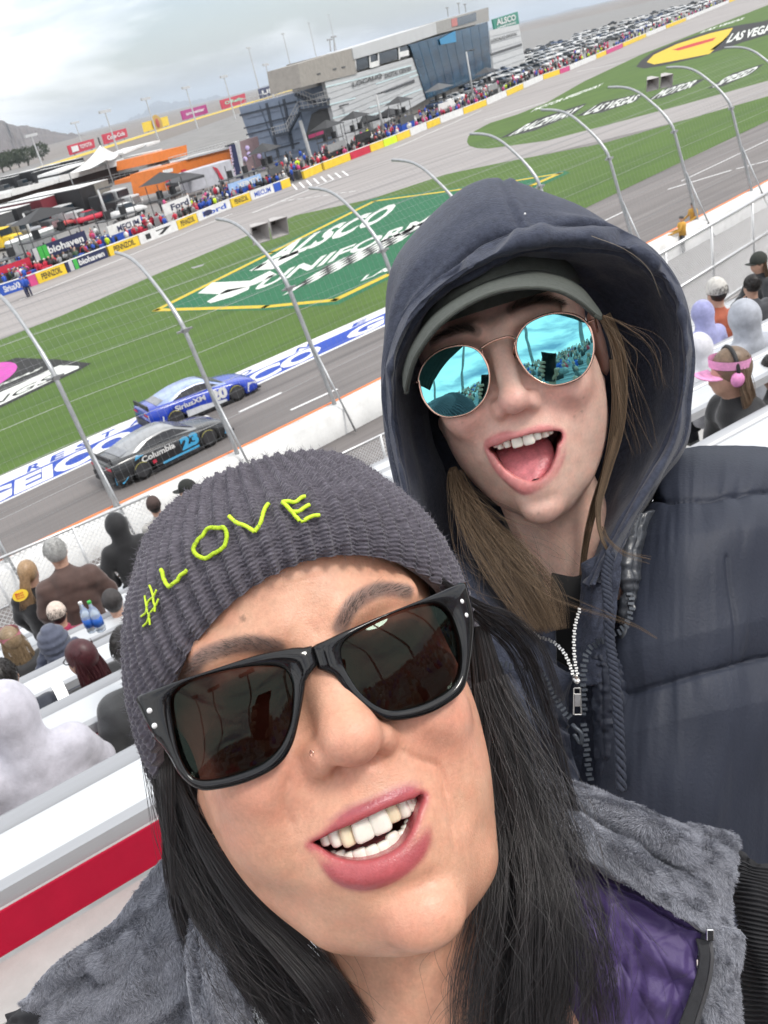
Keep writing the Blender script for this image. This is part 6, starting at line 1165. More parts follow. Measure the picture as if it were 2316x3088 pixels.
# ------------------------------------------------------------------ plush vest, purple lining, ribbed sleeve
M_PLUSH = pm('grey_plush', (0.24, 0.245, 0.275), 0.85, var=0.25, vs=60, bump=0.4, bs=900, sheen=0.5)
M_PLUSHF = pm('grey_plush_fibre', (0.33, 0.34, 0.385), 0.75, var=0.05, spec=0.3, strand=(.55, 1.4))
def cloth_patch(name, rows, nu, nv, mat, parent, disp=None, thick=0.004, fur=0, furlen=.006, fmat=None, seed=0, flow=(0.3, 0.6)):
    Gd = patch_grid(px_grid(rows), nu, nv); n = grid_normals(Gd)
    U, V = np.meshgrid(np.linspace(0, 1, nu), np.linspace(0, 1, nv))
    if disp is not None: Gd = Gd+n*disp(U, V)[..., None]; n = grid_normals(Gd)
    back = Gd-n*thick; vv = np.concatenate([Gd.reshape(-1, 3), back.reshape(-1, 3)]); f = grid_faces(nv, nu); N0 = nu*nv
    e = []
    for i in range(nv-1): e += [(i*nu, (i+1)*nu, N0+(i+1)*nu, N0+i*nu), (i*nu+nu-1, N0+i*nu+nu-1, N0+(i+1)*nu+nu-1, (i+1)*nu+nu-1)]
    for j in range(nu-1): e += [(j, N0+j, N0+j+1, j+1), ((nv-1)*nu+j, (nv-1)*nu+j+1, N0+(nv-1)*nu+j+1, N0+(nv-1)*nu+j)]
    o = mesh_obj(name, vv, np.concatenate([f, f[:, ::-1]+N0, np.array(e)]), mat, parent, True)
    if fur:
        r = np.random.RandomState(50+seed); i = r.uniform(0, nv-1.001, fur); j = r.uniform(0, nu-1.001, fur); i0, j0 = i.astype(int), j.astype(int); fi, fj = (i-i0)[:, None], (j-j0)[:, None]
        bl = lambda A: (A[i0, j0]*(1-fj)+A[i0, j0+1]*fj)*(1-fi)+(A[i0+1, j0]*(1-fj)+A[i0+1, j0+1]*fj)*fi
        p, nn = bl(Gd), bl(n); du, dv = bl(np.gradient(Gd, axis=1)), bl(np.gradient(Gd, axis=0)); du /= np.linalg.norm(du, axis=1, keepdims=True)+1e-9; dv /= np.linalg.norm(dv, axis=1, keepdims=True)+1e-9
        w1 = vnoise(j/nu*14, i/nv*14, seed+1)[:, None]; w2 = vnoise(j/nu*14+7, i/nv*14+3, seed+2)[:, None]; k1 = vnoise(j/nu*60, i/nv*60, seed+3)[:, None]
        d = nn*0.8+du*(flow[0]*0.8+w1*0.42+k1*.14)+dv*(flow[1]*0.8+w2*0.42-k1*.14)+r.normal(0, .16, (fur, 3)); d /= np.linalg.norm(d, axis=1, keepdims=True)
        d2 = d*0.6+(du*w1+dv*(w2+0.4))*0.8+r.normal(0, .2, (fur, 3)); d2 /= np.linalg.norm(d2, axis=1, keepdims=True); ln = (furlen*r.uniform(.6, 1.15, fur))[:, None]
        strands(name+'_pile', np.stack([p-nn*.0005, p+d*ln*.5, p+d*ln*.5+d2*ln*.5], 1), .00012, fmat or M_PLUSHF, o, tip=.35)
    return o
def fold(seed, a, b, amp): return lambda U, V: amp*(vnoise(U*a+seed, V*b, seed)+.5*vnoise(U*a*2.3, V*b*2.3+seed, seed+1))
def build_vest():
    vest = None
    # left front and shoulder
    rows = [[(640, 2480, .47), (520, 2570, .47), (400, 2690, .475), (270, 2820, .48), (150, 2930, .49), (70, 3020, .50)],
            [(690, 2600, .455), (580, 2700, .45), (470, 2800, .45), (350, 2900, .46), (240, 2990, .475), (110, 3080, .49)],
            [(760, 2730, .45), (660, 2830, .44), (560, 2920, .44), (450, 3020, .45), (330, 3110, .465), (200, 3200, .48)],
            [(850, 2850, .445), (760, 2970, .435), (660, 3080, .435), (560, 3180, .445), (440, 3260, .455), (300, 3330, .47)]]
    vest = cloth_patch('vest', rows, 110, 90, M_PLUSH, woman, fold(21, 4, 4, .009), .006, 80000, .0034, seed=1)
    # collar flap of the left front
    rows = [[(620, 2600, .43), (600, 2700, .425), (580, 2860, .425), (590, 3010, .425), (620, 3180, .425)],
            [(660, 2640, .42), (650, 2760, .412), (650, 2900, .412), (660, 3040, .412), (690, 3190, .412)],
            [(700, 2690, .425), (720, 2800, .418), (740, 2930, .418), (750, 3070, .418), (760, 3200, .418)]]
    cloth_patch('collar', rows, 60, 40, M_PLUSH, vest, fold(5, 2, 5, .004), .006, 20000, .0034, seed=5)
    # right collar: thick rolled band from behind the neck out to the shoulder
    rows = [[(1540, 2320, .50), (1680, 2345, .485), (1830, 2385, .475), (1960, 2440, .465), (2060, 2475, .46), (2140, 2480, .46), (2205, 2540, .465)],
            [(1540, 2350, .48), (1690, 2390, .465), (1840, 2440, .455), (1970, 2500, .445), (2070, 2545, .44), (2150, 2560, .44), (2212, 2600, .45)],
            [(1560, 2400, .475), (1700, 2450, .465), (1830, 2520, .46), (1960, 2570, .447), (2060, 2610, .437), (2140, 2640, .435), (2210, 2690, .445)],
            [(1580, 2440, .455), (1700, 2480, .445), (1820, 2545, .44), (1940, 2595, .43), (2040, 2650, .43), (2120, 2720, .43), (2208, 2780, .44)],
            [(1600, 2500, .445), (1720, 2560, .437), (1840, 2630, .43), (1950, 2700, .425), (2050, 2760, .422), (2120, 2810, .425), (2212, 2850, .437)]]
    cloth_patch('collar', rows, 110, 70, M_PLUSH, vest, lambda U, V: .005*vnoise(U*5+9, V*3, 9)-.013*np.exp(-((V-.46-.10*np.sin(U*3))/.055)**2)*smst(.05, .25, U)*smst(.80, .60, U), .005, 70000, .0034, seed=9)
    # right front below the collar
    rows = [[(2105, 2790, .428), (2150, 2790, .427), (2180, 2795, .43), (2214, 2800, .437)], [(2110, 2880, .422), (2150, 2880, .42), (2190, 2880, .424), (2222, 2880, .435)],
            [(2090, 2970, .42), (2140, 2980, .418), (2195, 2980, .422), (2232, 2980, .432)], [(2055, 3080, .418), (2120, 3090, .415), (2190, 3090, .42), (2242, 3090, .43)], [(2030, 3170, .418), (2100, 3180, .415), (2190, 3180, .42), (2250, 3180, .43)]]
    cloth_patch('front_panel', rows, 40, 70, M_PLUSH, vest, fold(13, 2, 4, .003), .006, 20000, .0034, seed=13)
    # purple quilted lining
    PUR = pm('purple_nylon', (0.066, 0.040, 0.145), 0.60, var=0.10, vs=30, bump=0.25, bs=160, sheen=0.2)
    rows = [[(1560, 2540, .455), (1680, 2560, .45), (1800, 2620, .445), (1930, 2690, .437), (2040, 2750, .43), (2112, 2785, .428)],
            [(1560, 2680, .445), (1680, 2690, .44), (1800, 2720, .435), (1920, 2770, .43), (2030, 2820, .425), (2108, 2860, .423)],
            [(1560, 2830, .44), (1680, 2840, .435), (1800, 2860, .43), (1910, 2890, .425), (2010, 2930, .422), (2092, 2970, .42)],
            [(1560, 3000, .437), (1680, 3010, .432), (1790, 3020, .427), (1900, 3040, .424), (1990, 3060, .42), (2060, 3080, .418)],
            [(1560, 3170, .436), (1680, 3170, .432), (1790, 3180, .427), (1890, 3190, .424), (1970, 3190, .42), (2035, 3190, .418)]]
    def quilt(U, V):
        a = U*3+V*2.6; b = U*3-V*2.9; g = lambda t: np.abs(((t) % 1)-.5)*2
        return .0009*np.minimum(np.clip((1-g(a))*5, 0, 1), np.clip((1-g(b))*5, 0, 1))**.5+.0035*vnoise(U*5, V*9, 31)+.0022*vnoise(U*17, V*5, 32)-.003*np.exp(-((V-.09)/.018)**2)
    cloth_patch('lining', rows, 150, 150, PUR, vest, quilt, .003)
    # zip tape and teeth along the edge of the lining
    tape = pm('zip_tape', (0.035, 0.036, 0.04), 0.8, var=.2, vs=400, bump=.5, bs=1500); mt = pm('grey_zip_teeth', (0.22, 0.22, 0.23), 0.35, metal=.8, var=.1)
    P = catmull(px_grid([(2120, 2800, .424), (2122, 2870, .419), (2105, 2960, .416), (2070, 3070, .414), (2040, 3170, .413)]), 60); Q = catmull(px_grid([(2140, 2840, .421), (2145, 2890, .417), (2132, 2970, .414), (2100, 3075, .412), (2070, 3170, .411)]), 60)
    cloth_patch('zip_tape', [[(2098, 2830, .422), (2108, 2890, .419), (2090, 2970, .417), (2050, 3080, .415), (2020, 3170, .414)], [(2142, 2835, .420), (2146, 2890, .416), (2132, 2970, .413), (2098, 3078, .411), (2066, 3170, .410)]], 50, 8, tape, vest, thick=.001)
    m = MB()
    for q, q2 in zip(Q[:-1], Q[1:]):
        for k in (0, .5): c = lerp(q, q2, k); m.box(c-CF*.0008, (.0016, .0009, .0012), CR, CU, CF)
    m.build('zip_teeth', mt, vest, False)
    m = MB(); m.box(at(2140, 2818, .418), (.0035, .0055, .002), CR, CU, CF); m.build('zip_stop', pm('bright_zip_metal', (.8, .8, .8), .2, metal=1, var=.05), vest, bevel=.0005)
    # black ribbed sleeve
    SL = pm('black_rib_knit', (0.022, 0.022, 0.025), 0.85, var=0.2, vs=200, bump=.3, bs=900)
    rows = [[(2190, 2560, .50), (2235, 2590, .478), (2290, 2615, .47), (2360, 2640, .475), (2430, 2660, .49)], [(2195, 2700, .49), (2240, 2720, .465), (2300, 2740, .455), (2370, 2760, .46), (2450, 2780, .475)],
            [(2205, 2850, .485), (2250, 2870, .458), (2310, 2890, .448), (2380, 2900, .453), (2460, 2910, .47)], [(2220, 3000, .48), (2262, 3010, .455), (2320, 3020, .445), (2390, 3030, .45), (2470, 3040, .467)], [(2235, 3180, .48), (2275, 3190, .455), (2330, 3190, .445), (2400, 3200, .45), (2480, 3200, .467)]]
    cloth_patch('sleeve', rows, 70, 260, SL, woman, lambda U, V: .0011*np.cos(2*pi*(V*44+.8*U*U+.5*vnoise(U*3, V*4, 4)))+.006*vnoise(U*3, V*5, 41), .004)
    rows = [[(20, 3060, .53), (70, 3030, .52), (120, 3040, .515), (160, 3070, .52)], [(0, 3110, .525), (60, 3090, .515), (130, 3090, .51), (190, 3130, .52)], [(-40, 3170, .53), (50, 3160, .515), (140, 3160, .51), (220, 3200, .52)]]
    cloth_patch('sleeve', rows, 40, 40, SL, woman, fold(3, 3, 3, .004), .004)
build_vest()
# ------------------------------------------------------------------ girl in the hood
def zg(x, y): return (1100+x/1.508, 500+y/1.508)
def zq(x, y): return (1430+x/5.352, 1240+y/5.352)
def zl_(x, y): return (1240+x/2.86, 930+y/2.86)
def zj(x, y): return (1400+x/1.811, 1600+y/1.811)
GH = Head(*zg(610, 810), .64, 15.5, -2, 0)
girl = empty('person', (at(1800, 2600, .8)[0], at(1800, 2600, .8)[1], 9.93), 'open-mouthed young woman in a navy hood, cap and teal mirrored sunglasses', 'person')
def build_girl_head():
    S = Sdf((-86, -225, -130), (86, 70, 36), 1.6)
    head_sdf(S, jaw_y=-139, jaw_w=28, jaw_x=2, cheek=0.7, nose=(0, -41, 18.5), nose_r=10.4, ala=13, cran=((0, 12, -84), (69, 66, 80)), face_c=(3, -47, -46), face_r=(64, 86, 50), brid=(6.5, 8.5), alk=5, jr=(8, 9), jk=17, jx=27, jyo=30)
    S.add(S.cap((0, -110, -85), (20, -240, -95), 40, 44), 14)
    S.add(S.ell((-2, -125, -4), (14, 12, 10)), 9)
    U = [(205, 610), (300, 585), (400, 555), (500, 495), (600, 455), (720, 425), (850, 385), (960, 355), (1080, 350), (1200, 335), (1290, 325), (1400, 345), (1432, 390)]
    Lw = [(1420, 480), (1350, 560), (1330, 700), (1280, 840), (1220, 960), (1130, 1060), (1030, 1120), (900, 1140), (780, 1110), (640, 1050), (500, 960), (400, 850), (320, 720), (230, 660)]
    poly = [GH.loc(*zq(*p), 6)[:2] for p in U+Lw]; op = poly_sd(poly, S.x[:, :, 0], S.y[:, :, 0])[:, :, None]
    zl = lambda x: 8.5-x*x/85.0
    up_o = [(165, 580), (200, 480), (330, 400), (500, 330), (650, 330), (760, 320), (860, 280), (1000, 240), (1150, 215), (1280, 240), (1400, 300), (1450, 370)]
    up_i = [(205, 610), (300, 570), (400, 545), (510, 480), (640, 440), (750, 415), (860, 375), (1000, 345), (1120, 340), (1250, 325), (1380, 335), (1435, 390)]
    lo_o = [(165, 600), (210, 720), (280, 880), (400, 1040), (540, 1180), (680, 1290), (840, 1350), (1000, 1310), (1160, 1220), (1300, 1080), (1400, 900), (1470, 700), (1480, 520), (1450, 390)]
    lo_i = [(215, 640), (290, 720), (370, 840), (470, 950), (600, 1050), (720, 1110), (850, 1150), (980, 1145), (1100, 1090), (1200, 1000), (1280, 850), (1340, 700), (1400, 520), (1430, 400)]
    def chain(o, i, zo):
        r = []
        for a, b in zip(o, i):
            p, q = GH.loc(*zq(*a), 5), GH.loc(*zq(*b), 5); c = (p+q)/2; rad = max(np.linalg.norm((p-q)[:2])/2, 1.4); dz = -max(0, -(c[1]+80))*0.12
            r.append((c[0], c[1], zl(c[0])+zo+dz-rad*0.4, rad))
        return [tuple(x) for x in catmull(r, 30)]
    ul = lip_chain(S, chain(up_o, up_i, 0.0)); ll = lip_chain(S, chain(lo_o, lo_i, -0.5))
    for a, b in (((-21, -46, 13), (-34, -62, 7)), ((-34, -62, 7), (-41, -86, -2)), ((21, -46, 13), (36, -62, 6)), ((36, -62, 6), (41, -88, -2))): S.sub(S.cap(a, b, 2.6, 2.6), 12)
    S.sub(S.cap((-12, -119, 8), (12, -119, 8), 2.0), 7)
    S.add(np.minimum(ul, ll), 2.2); cav = np.maximum(op+0.0*S.z, -46-S.z); S.sub(cav, 1.8)
    V, Fc = S.mesh(2)
    C = np.tile(np.array([0.76, 0.50, 0.405]), (len(V), 1))
    red = np.clip(gauss(V, (-36, -50, 0), (22, 18, 40))+gauss(V, (36, -50, 0), (22, 18, 40))+1.5*gauss(V, (0, -44, 20), (14, 11, 25))+.5*gauss(V, (-2, -128, 5), (18, 12, 30)), 0, 1)
    C = lerp(C, np.array([0.76, 0.36, 0.31]), 0.55*red[:, None])
    lip = samp(S, np.minimum(ul, ll), V); opv = samp(S, np.broadcast_to(op, S.f.shape), V); lm = np.maximum(smst(1.6, 0.4, lip), smst(3.2, 2.0, opv)*smst(-12, -7, V[:, 2]))*(V[:, 2] > -24)*0.95; lm = lapl(lapl(np.c_[lm, lm, lm], Fc), Fc)[:, 0]; C = C*(1-lm[:, None])+np.array([0.66, 0.24, 0.235])*lm[:, None]
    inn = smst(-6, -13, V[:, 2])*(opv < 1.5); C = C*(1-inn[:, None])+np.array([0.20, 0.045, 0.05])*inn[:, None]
    for bp in ([(300, 800), (360, 765), (420, 745), (470, 740), (510, 755)], [(665, 650), (710, 625), (770, 605), (840, 605), (900, 620)]):
        P = catmull([GH.loc(*zg(*p), 5)[:2] for p in bp], 20); d = np.min(np.stack([np.hypot(V[:, 0]-q[0], V[:, 1]-q[1]) for q in P]), 0); bm = smst(5.0, 2.5, d)*(V[:, 2] > -35)*.62; C = C*(1-bm[:, None])+np.array([0.07, 0.045, 0.035])*bm[:, None]
    for m_ in ((995, 1055), (990, 1120), (450, 1165), (790, 1575), (955, 1145)):
        q = GH.loc(*zg(*m_), 0); d = np.hypot(V[:, 0]-q[0], V[:, 1]-q[1]); k = smst(1.3, .5, d)*(V[:, 2] > -40); C = C*(1-k[:, None]*.3)
    brow_hairs(GH, zg, ([(300, 800), (360, 765), (420, 745), (470, 740), (510, 755)], [(665, 650), (710, 625), (770, 605), (840, 605), (900, 620)]), V, girl, pm('brown_brow', (.03, .02, .015), .6, var=0), 300, .007, 4)
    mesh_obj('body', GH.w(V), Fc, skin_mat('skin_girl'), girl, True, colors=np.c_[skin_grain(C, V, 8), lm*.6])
    up = [(340, 560, 3.0, 4.0), (415, 555, 4.6, 6.4), (525, 525, 5.2, 7.0), (690, 510, 7.6, 8.2), (875, 462, 7.8, 8.6), (1012, 400, 5.4, 7.0), (1135, 370, 5.2, 6.0), (1225, 345, 3.2, 3.6)]
    for x, y, w_, h_ in up:
        c = GH.loc(*zq(x, y), 3); z = 4.5-(c[0])**2/52; c = GH.loc(*zq(x, y-26), z); tooth(GH, c, w_*1.2, h_+1.5, 4.5, radians(0), M_TOOTH, girl, -c[0]*.035)
    # tongue
    n, m = 26, 14; v = []
    for j in range(m+1):
        t = j/m
        for i in range(n):
            a = 2*pi*i/n; rx = 23*sin(pi*min(max(t, .02), .98))**.38; cx = -5; v.append((cx+rx*cos(a), -103+33*t+(6.0*sin(a))*sin(pi*min(max(t, .03), .97))**.5-2.2*np.exp(-(cos(a)/.18)**2)*(sin(a) > 0), -1-34*t+5*sin(a)))
    mesh_obj('tongue', GH.w(np.array(v)), grid_faces(m+1, n, True), M_TONGUE, girl, True)
    # right ear, half hidden by hair
    e = MB(); c = GH.w(np.array([72, -22, -78.])); e.ball(c, (.006, .027, .015), 12, 9, np.array([GH.X, GH.Y, GH.Z])); e.build('ear', pm('skin_ear', (.58, .34, .27), .5, sss=.2), girl, True)
    for yy in (-52, -58):
        m2 = MB(); m2.ball(GH.w(np.array([75, yy, -68.])), .0013, 8, 6); m2.build('ear_stud', M_ROSE, girl, True)
build_girl_head()
# ------------------------------------------------------------------ round mirrored sunglasses
MIRROR = pm('teal_mirror', (0.22, 0.66, 0.70), 0.015, metal=1.0, var=0)
def build_round():
    root = empty('sunglasses', GH.w(np.array([0, 0, 12.])), 'round teal mirrored sunglasses with rose gold wire rims', 'sunglasses')
    fz = lambda x: 13.0-(x/65.0)**2*11.0
    Lp = [(68, 640), (60, 600), (90, 510), (150, 430), (250, 360), (350, 328), (450, 318), (540, 340), (600, 385), (650, 470), (675, 560), (672, 660), (640, 760), (580, 840), (500, 900), (400, 930), (310, 938), (230, 915), (160, 860), (100, 770)]
    Rp = [(905, 290), (930, 220), (990, 140), (1080, 85), (1190, 48), (1310, 38), (1420, 60), (1500, 110), (1550, 190), (1575, 290), (1570, 400), (1530, 510), (1460, 590), (1370, 635), (1270, 660), (1190, 660), (1100, 625), (1010, 560), (945, 470), (908, 380)]
    for P, tilt in ((Lp, (-.13, .03)), (Rp, (.03, .02))):
        c = np.mean([GH.loc(*zl_(*p), 9) for p in P], 0); cw = GH.w(c); e = EYE-cw; e = np.array([e@GH.X, e@GH.Y, e@GH.Z]); e /= np.linalg.norm(e); nrm = e+np.array([tilt[0], tilt[1], 0]); nrm /= np.linalg.norm(nrm)
        q = []
        for p in P:
            zz = 9.0
            for _ in range(3): l = GH.loc(*zl_(*p), zz); zz = c[2]-(nrm[0]*(l[0]-c[0])+nrm[1]*(l[1]-c[1]))/nrm[2]
            q.append(GH.loc(*zl_(*p), zz))
        q = catmull(np.array(q), 72, True); m = MB(); m.tube(GH.w(q), .00085, 7, closed=True); m.build('rim', M_ROSE, root, True)
        c = q.mean(0); K = 12; v = []
        for k in range(K+1):
            for p in q: v.append(c+(p-c)*(k/K)+nrm*1.3*(1-(k/K)**2))
        mesh_obj('lens', GH.w(np.array(v)), grid_faces(K+1, 72, True), MIRROR, root, True)
    def L(p, z): return GH.w(GH.loc(*zl_(*p), z))
    m = MB(); m.tube(catmull([L((600, 345), 12), L((650, 310), 15), L((740, 268), 16.5), L((840, 245), 15.5), L((895, 262), 12.5)], 16), .0009, 7); m.build('bridge', M_ROSE, root, True)
    for a, b, z in (((612, 365), (640, 470), 7), ((893, 290), (880, 420), 7)):
        m = MB(); m.tube([L(a, 12), L(lerp(a, b, .5), 8), L(b, 3)], .0005, 6); m.ball(L(b, 2), .003, 8, 6); m.build('nose_pad', M_ROSE, root, True)
    for a, b in (((1520, 118), (1585, 95)), ((62, 630), (20, 640))):
        m = MB(); s_ = 1 if a[0] > 500 else -1; m.tube([L(a, 3), L(b, -2), GH.w(np.array([s_*73, -12, -60.])), GH.w(np.array([s_*73, -18, -90.]))], .0009, 6); m.build('temple', M_ROSE, root, True)
build_round()
# ------------------------------------------------------------------ cap
def build_cap():
    root = empty('cap', GH.w(np.array([0, 50, 20.])), 'grey green baseball cap with a curved brim under the navy hood', 'cap')
    M = pm('grey_green_canvas', (0.070, 0.078, 0.068), 0.85, var=.18, vs=300, bump=.6, bs=1400)
    F_ = [(182, 1036, .615), (200, 950, .603), (240, 850, .592), (330, 730, .582), (450, 638, .577), (600, 572, .574), (750, 552, .575), (880, 567, .579), (980, 618, .587), (1045, 672, .597), (1076, 690, .61)]
    I_ = [(172, 1000, .645), (172, 930, .645), (212, 818, .64), (300, 690, .636), (420, 597, .634), (570, 522, .632), (745, 478, .633), (890, 500, .635), (985, 555, .638), (1055, 640, .642), (1080, 680, .648)]
    Mi = [tuple(lerp(a, b, .5)+np.array([0, -6, -.002])) for a, b in zip(F_, I_)]
    rows = [[(*zg(x, y), d) for x, y, d in r] for r in (F_, Mi, I_)]
    cloth_patch('brim', rows, 110, 26, M, root, lambda U, V: .0004*np.cos(2*pi*V*7)*(V > .06)+.0007*(V < .07), .0024)
    v = []
    for j in range(15):
        ph = j/14*pi/2
        for i in range(40):
            a = -pi/2+pi*i/39*1.0; v.append((71*sin(a)*cos(ph), 26+62*sin(ph), -86+90*cos(a)*cos(ph)))
    mesh_obj('crown', GH.w(np.array(v)), grid_faces(15, 40), M, root, True)
build_cap()
# ------------------------------------------------------------------ hood
M_NAVY = pm('navy_fleece', (0.053, 0.060, 0.086), 0.95, var=.28, vs=240, bump=.9, bs=700, sheen=.18, detail=7, spec=.2)
def build_hood():
    A = [(250, 1720), (205, 1480), (160, 1250), (140, 1030), (150, 880), (230, 720), (360, 580), (560, 470), (700, 405), (850, 385), (1020, 395), (1190, 430), (1310, 500), (1400, 640), (1435, 830), (1425, 1050), (1370, 1250), (1270, 1430), (1170, 1600), (1060, 1790), (1000, 1900)]
    B = [(215, 1730), (170, 1500), (118, 1250), (95, 1030), (108, 850), (190, 650), (330, 510), (530, 370), (690, 300), (860, 275), (1040, 270), (1180, 295), (1330, 390), (1450, 570), (1488, 830), (1470, 1060), (1435, 1260), (1335, 1430), (1235, 1590), (1140, 1790), (1090, 1900)]
    D = [(205, 1730), (165, 1500), (112, 1250), (88, 1020), (85, 800), (110, 560), (200, 365), (390, 140), (545, 70), (720, 95), (930, 175), (1120, 280), (1320, 395), (1448, 580), (1490, 835), (1472, 1070), (1440, 1265), (1340, 1440), (1245, 1600), (1150, 1790), (1100, 1900)]
    Lg = [(430, 1720), (380, 1450), (320, 1250), (290, 1080), (300, 900), (340, 760), (450, 660), (600, 560), (700, 520), (850, 500), (1000, 540), (1080, 600), (1130, 700), (1170, 800), (1180, 900), (1170, 1050), (1140, 1250), (1090, 1450), (1060, 1600), (1020, 1790), (980, 1900)]
    n = len(A); dA = np.interp(np.arange(n), [0, 3, 6, 8, 10, 13, 16, 20], [.665, .655, .632, .622, .63, .655, .66, .64]); rows = []
    tA, tB, tD, tL = (np.array(q, float) for q in (A, B, D, Lg)); ctr = np.array([720, 760.])
    def row(P, d): return [(*zg(*p), dd) for p, dd in zip(P, d)]
    rows = [row(tL, dA+.085), row(lerp(tL, tA, .55), dA+.05), row(lerp(tL, tA, .93), dA+.014), row(tA, dA), row(lerp(tA, tB, .5), dA-.015), row(lerp(tA, tB, .92), dA+.001), row(lerp(tA, tB, 1.0), dA+.005), row(lerp(tB, tD, .35), dA+.014), row(lerp(tB, tD, .72), dA+.035), row(tD, dA+.085), row(lerp(tD, ctr, .18), dA+.15), row(lerp(tD, ctr, .6), dA+.20)]
    nv, nu = 120, 260; Gd = patch_grid(px_grid(rows), nu, nv); nn = grid_normals(Gd); U, V = np.meshgrid(np.linspace(0, 1, nu), np.linspace(0, 1, nv)); r = V*11
    hem = np.exp(-((r-4.3)/1.0)**2)*(.3+.7*smst(.24, .32, U)*smst(.72, .62, U)); puck = vnoise(U*60, r*.8, 5)*.6+vnoise(U*28, r*.5, 6)
    Gd = Gd+nn*(.0075*hem*puck+.004*vnoise(U*14, r*1.2, 7)*(r > 5.5)+.002*vnoise(U*30, r*2, 8)*(r < 3)-.0075*np.exp(-((r-6.0)/.25)**2)-.004*np.exp(-((r-3.1)/.18)**2))[..., None]
    # centre seam of the hood
    us = 8.15/20; seam = np.exp(-((U-us-.006*(r-6))/.004)**2)*(r > 6); rid = np.exp(-((U-us-.006*(r-6)-.009)/.005)**2)*(r > 6); Gd = Gd+nn*(-.002*seam+.0016*rid)[..., None]
    mesh_obj('hood', Gd.reshape(-1, 3), grid_faces(nv, nu), M_NAVY, girl, True)
    q = px_grid([(1583, 645, .632)])[0]; m = MB(); m.ball(q, .0009, 8, 6); m.build('lint', pm('white_lint', (.8, .8, .8), .9, var=0), girl, True)
    # hood lining and jumper behind the neck
    rows = [[(*zg(250, 900), .80), (*zg(700, 850), .83), (*zg(1250, 900), .80)], [(*zg(230, 1300), .77), (*zg(700, 1300), .80), (*zg(1300, 1300), .77)], [(*zg(200, 1700), .75), (*zg(700, 1700), .77), (*zg(1250, 1700), .75)], [(*zg(150, 2200), .73), (*zg(700, 2200), .74), (*zg(1300, 2200), .72)], [(*zg(150, 3400), .71), (*zg(700, 3400), .70), (*zg(1300, 3400), .69)]]
    cloth_patch('hood_lining', rows, 40, 50, M_NAVY, girl, fold(81, 4, 5, .006), .004)
    # hoodie body and cuff of fabric at the throat
    rows = [[(*zj(-330, 60), .70), (*zj(-120, 120), .69), (*zj(80, 200), .70), (*zj(250, 260), .71), (*zj(420, 260), .712)], [(*zj(-330, 330), .68), (*zj(-100, 360), .66), (*zj(120, 420), .66), (*zj(330, 520), .675), (*zj(480, 560), .685)],
            [(*zj(-330, 650), .66), (*zj(-100, 650), .64), (*zj(130, 660), .64), (*zj(400, 660), .65), (*zj(560, 760), .66)], [(*zj(-330, 1000), .655), (*zj(-50, 1000), .63), (*zj(230, 1000), .63), (*zj(450, 1000), .637), (*zj(590, 860), .655)], [(*zj(-330, 1500), .65), (*zj(-50, 1500), .625), (*zj(230, 1500), .625), (*zj(450, 1500), .63), (*zj(590, 1500), .64)]]
    cloth_patch('hoodie', rows, 70, 80, M_NAVY, girl, fold(61, 4, 5, .006), .004)
    rows = [[(*zj(640, 180), .66), (*zj(720, 130), .652), (*zj(800, 80), .65), (*zj(870, 20), .652)], [(*zj(640, 400), .66), (*zj(700, 380), .648), (*zj(770, 330), .642), (*zj(850, 250), .645)], [(*zj(620, 620), .655), (*zj(670, 610), .643), (*zj(740, 560), .637), (*zj(820, 480), .64)], [(*zj(605, 850), .65), (*zj(650, 850), .638), (*zj(720, 840), .632), (*zj(780, 820), .634)]]
    cloth_patch('hoodie_front', rows, 40, 60, M_NAVY, girl, fold(66, 3, 5, .003), .004)
    rows = [[(*zj(480, 230), .70), (*zj(600, 250), .70), (*zj(680, 220), .70)], [(*zj(480, 420), .69), (*zj(600, 440), .69), (*zj(680, 440), .69)], [(*zj(500, 700), .68), (*zj(600, 760), .68), (*zj(660, 760), .68)]]
    cloth_patch('shirt', rows, 20, 20, pm('black_shirt', (.012, .012, .013), .9), girl, thick=.003)
build_hood()
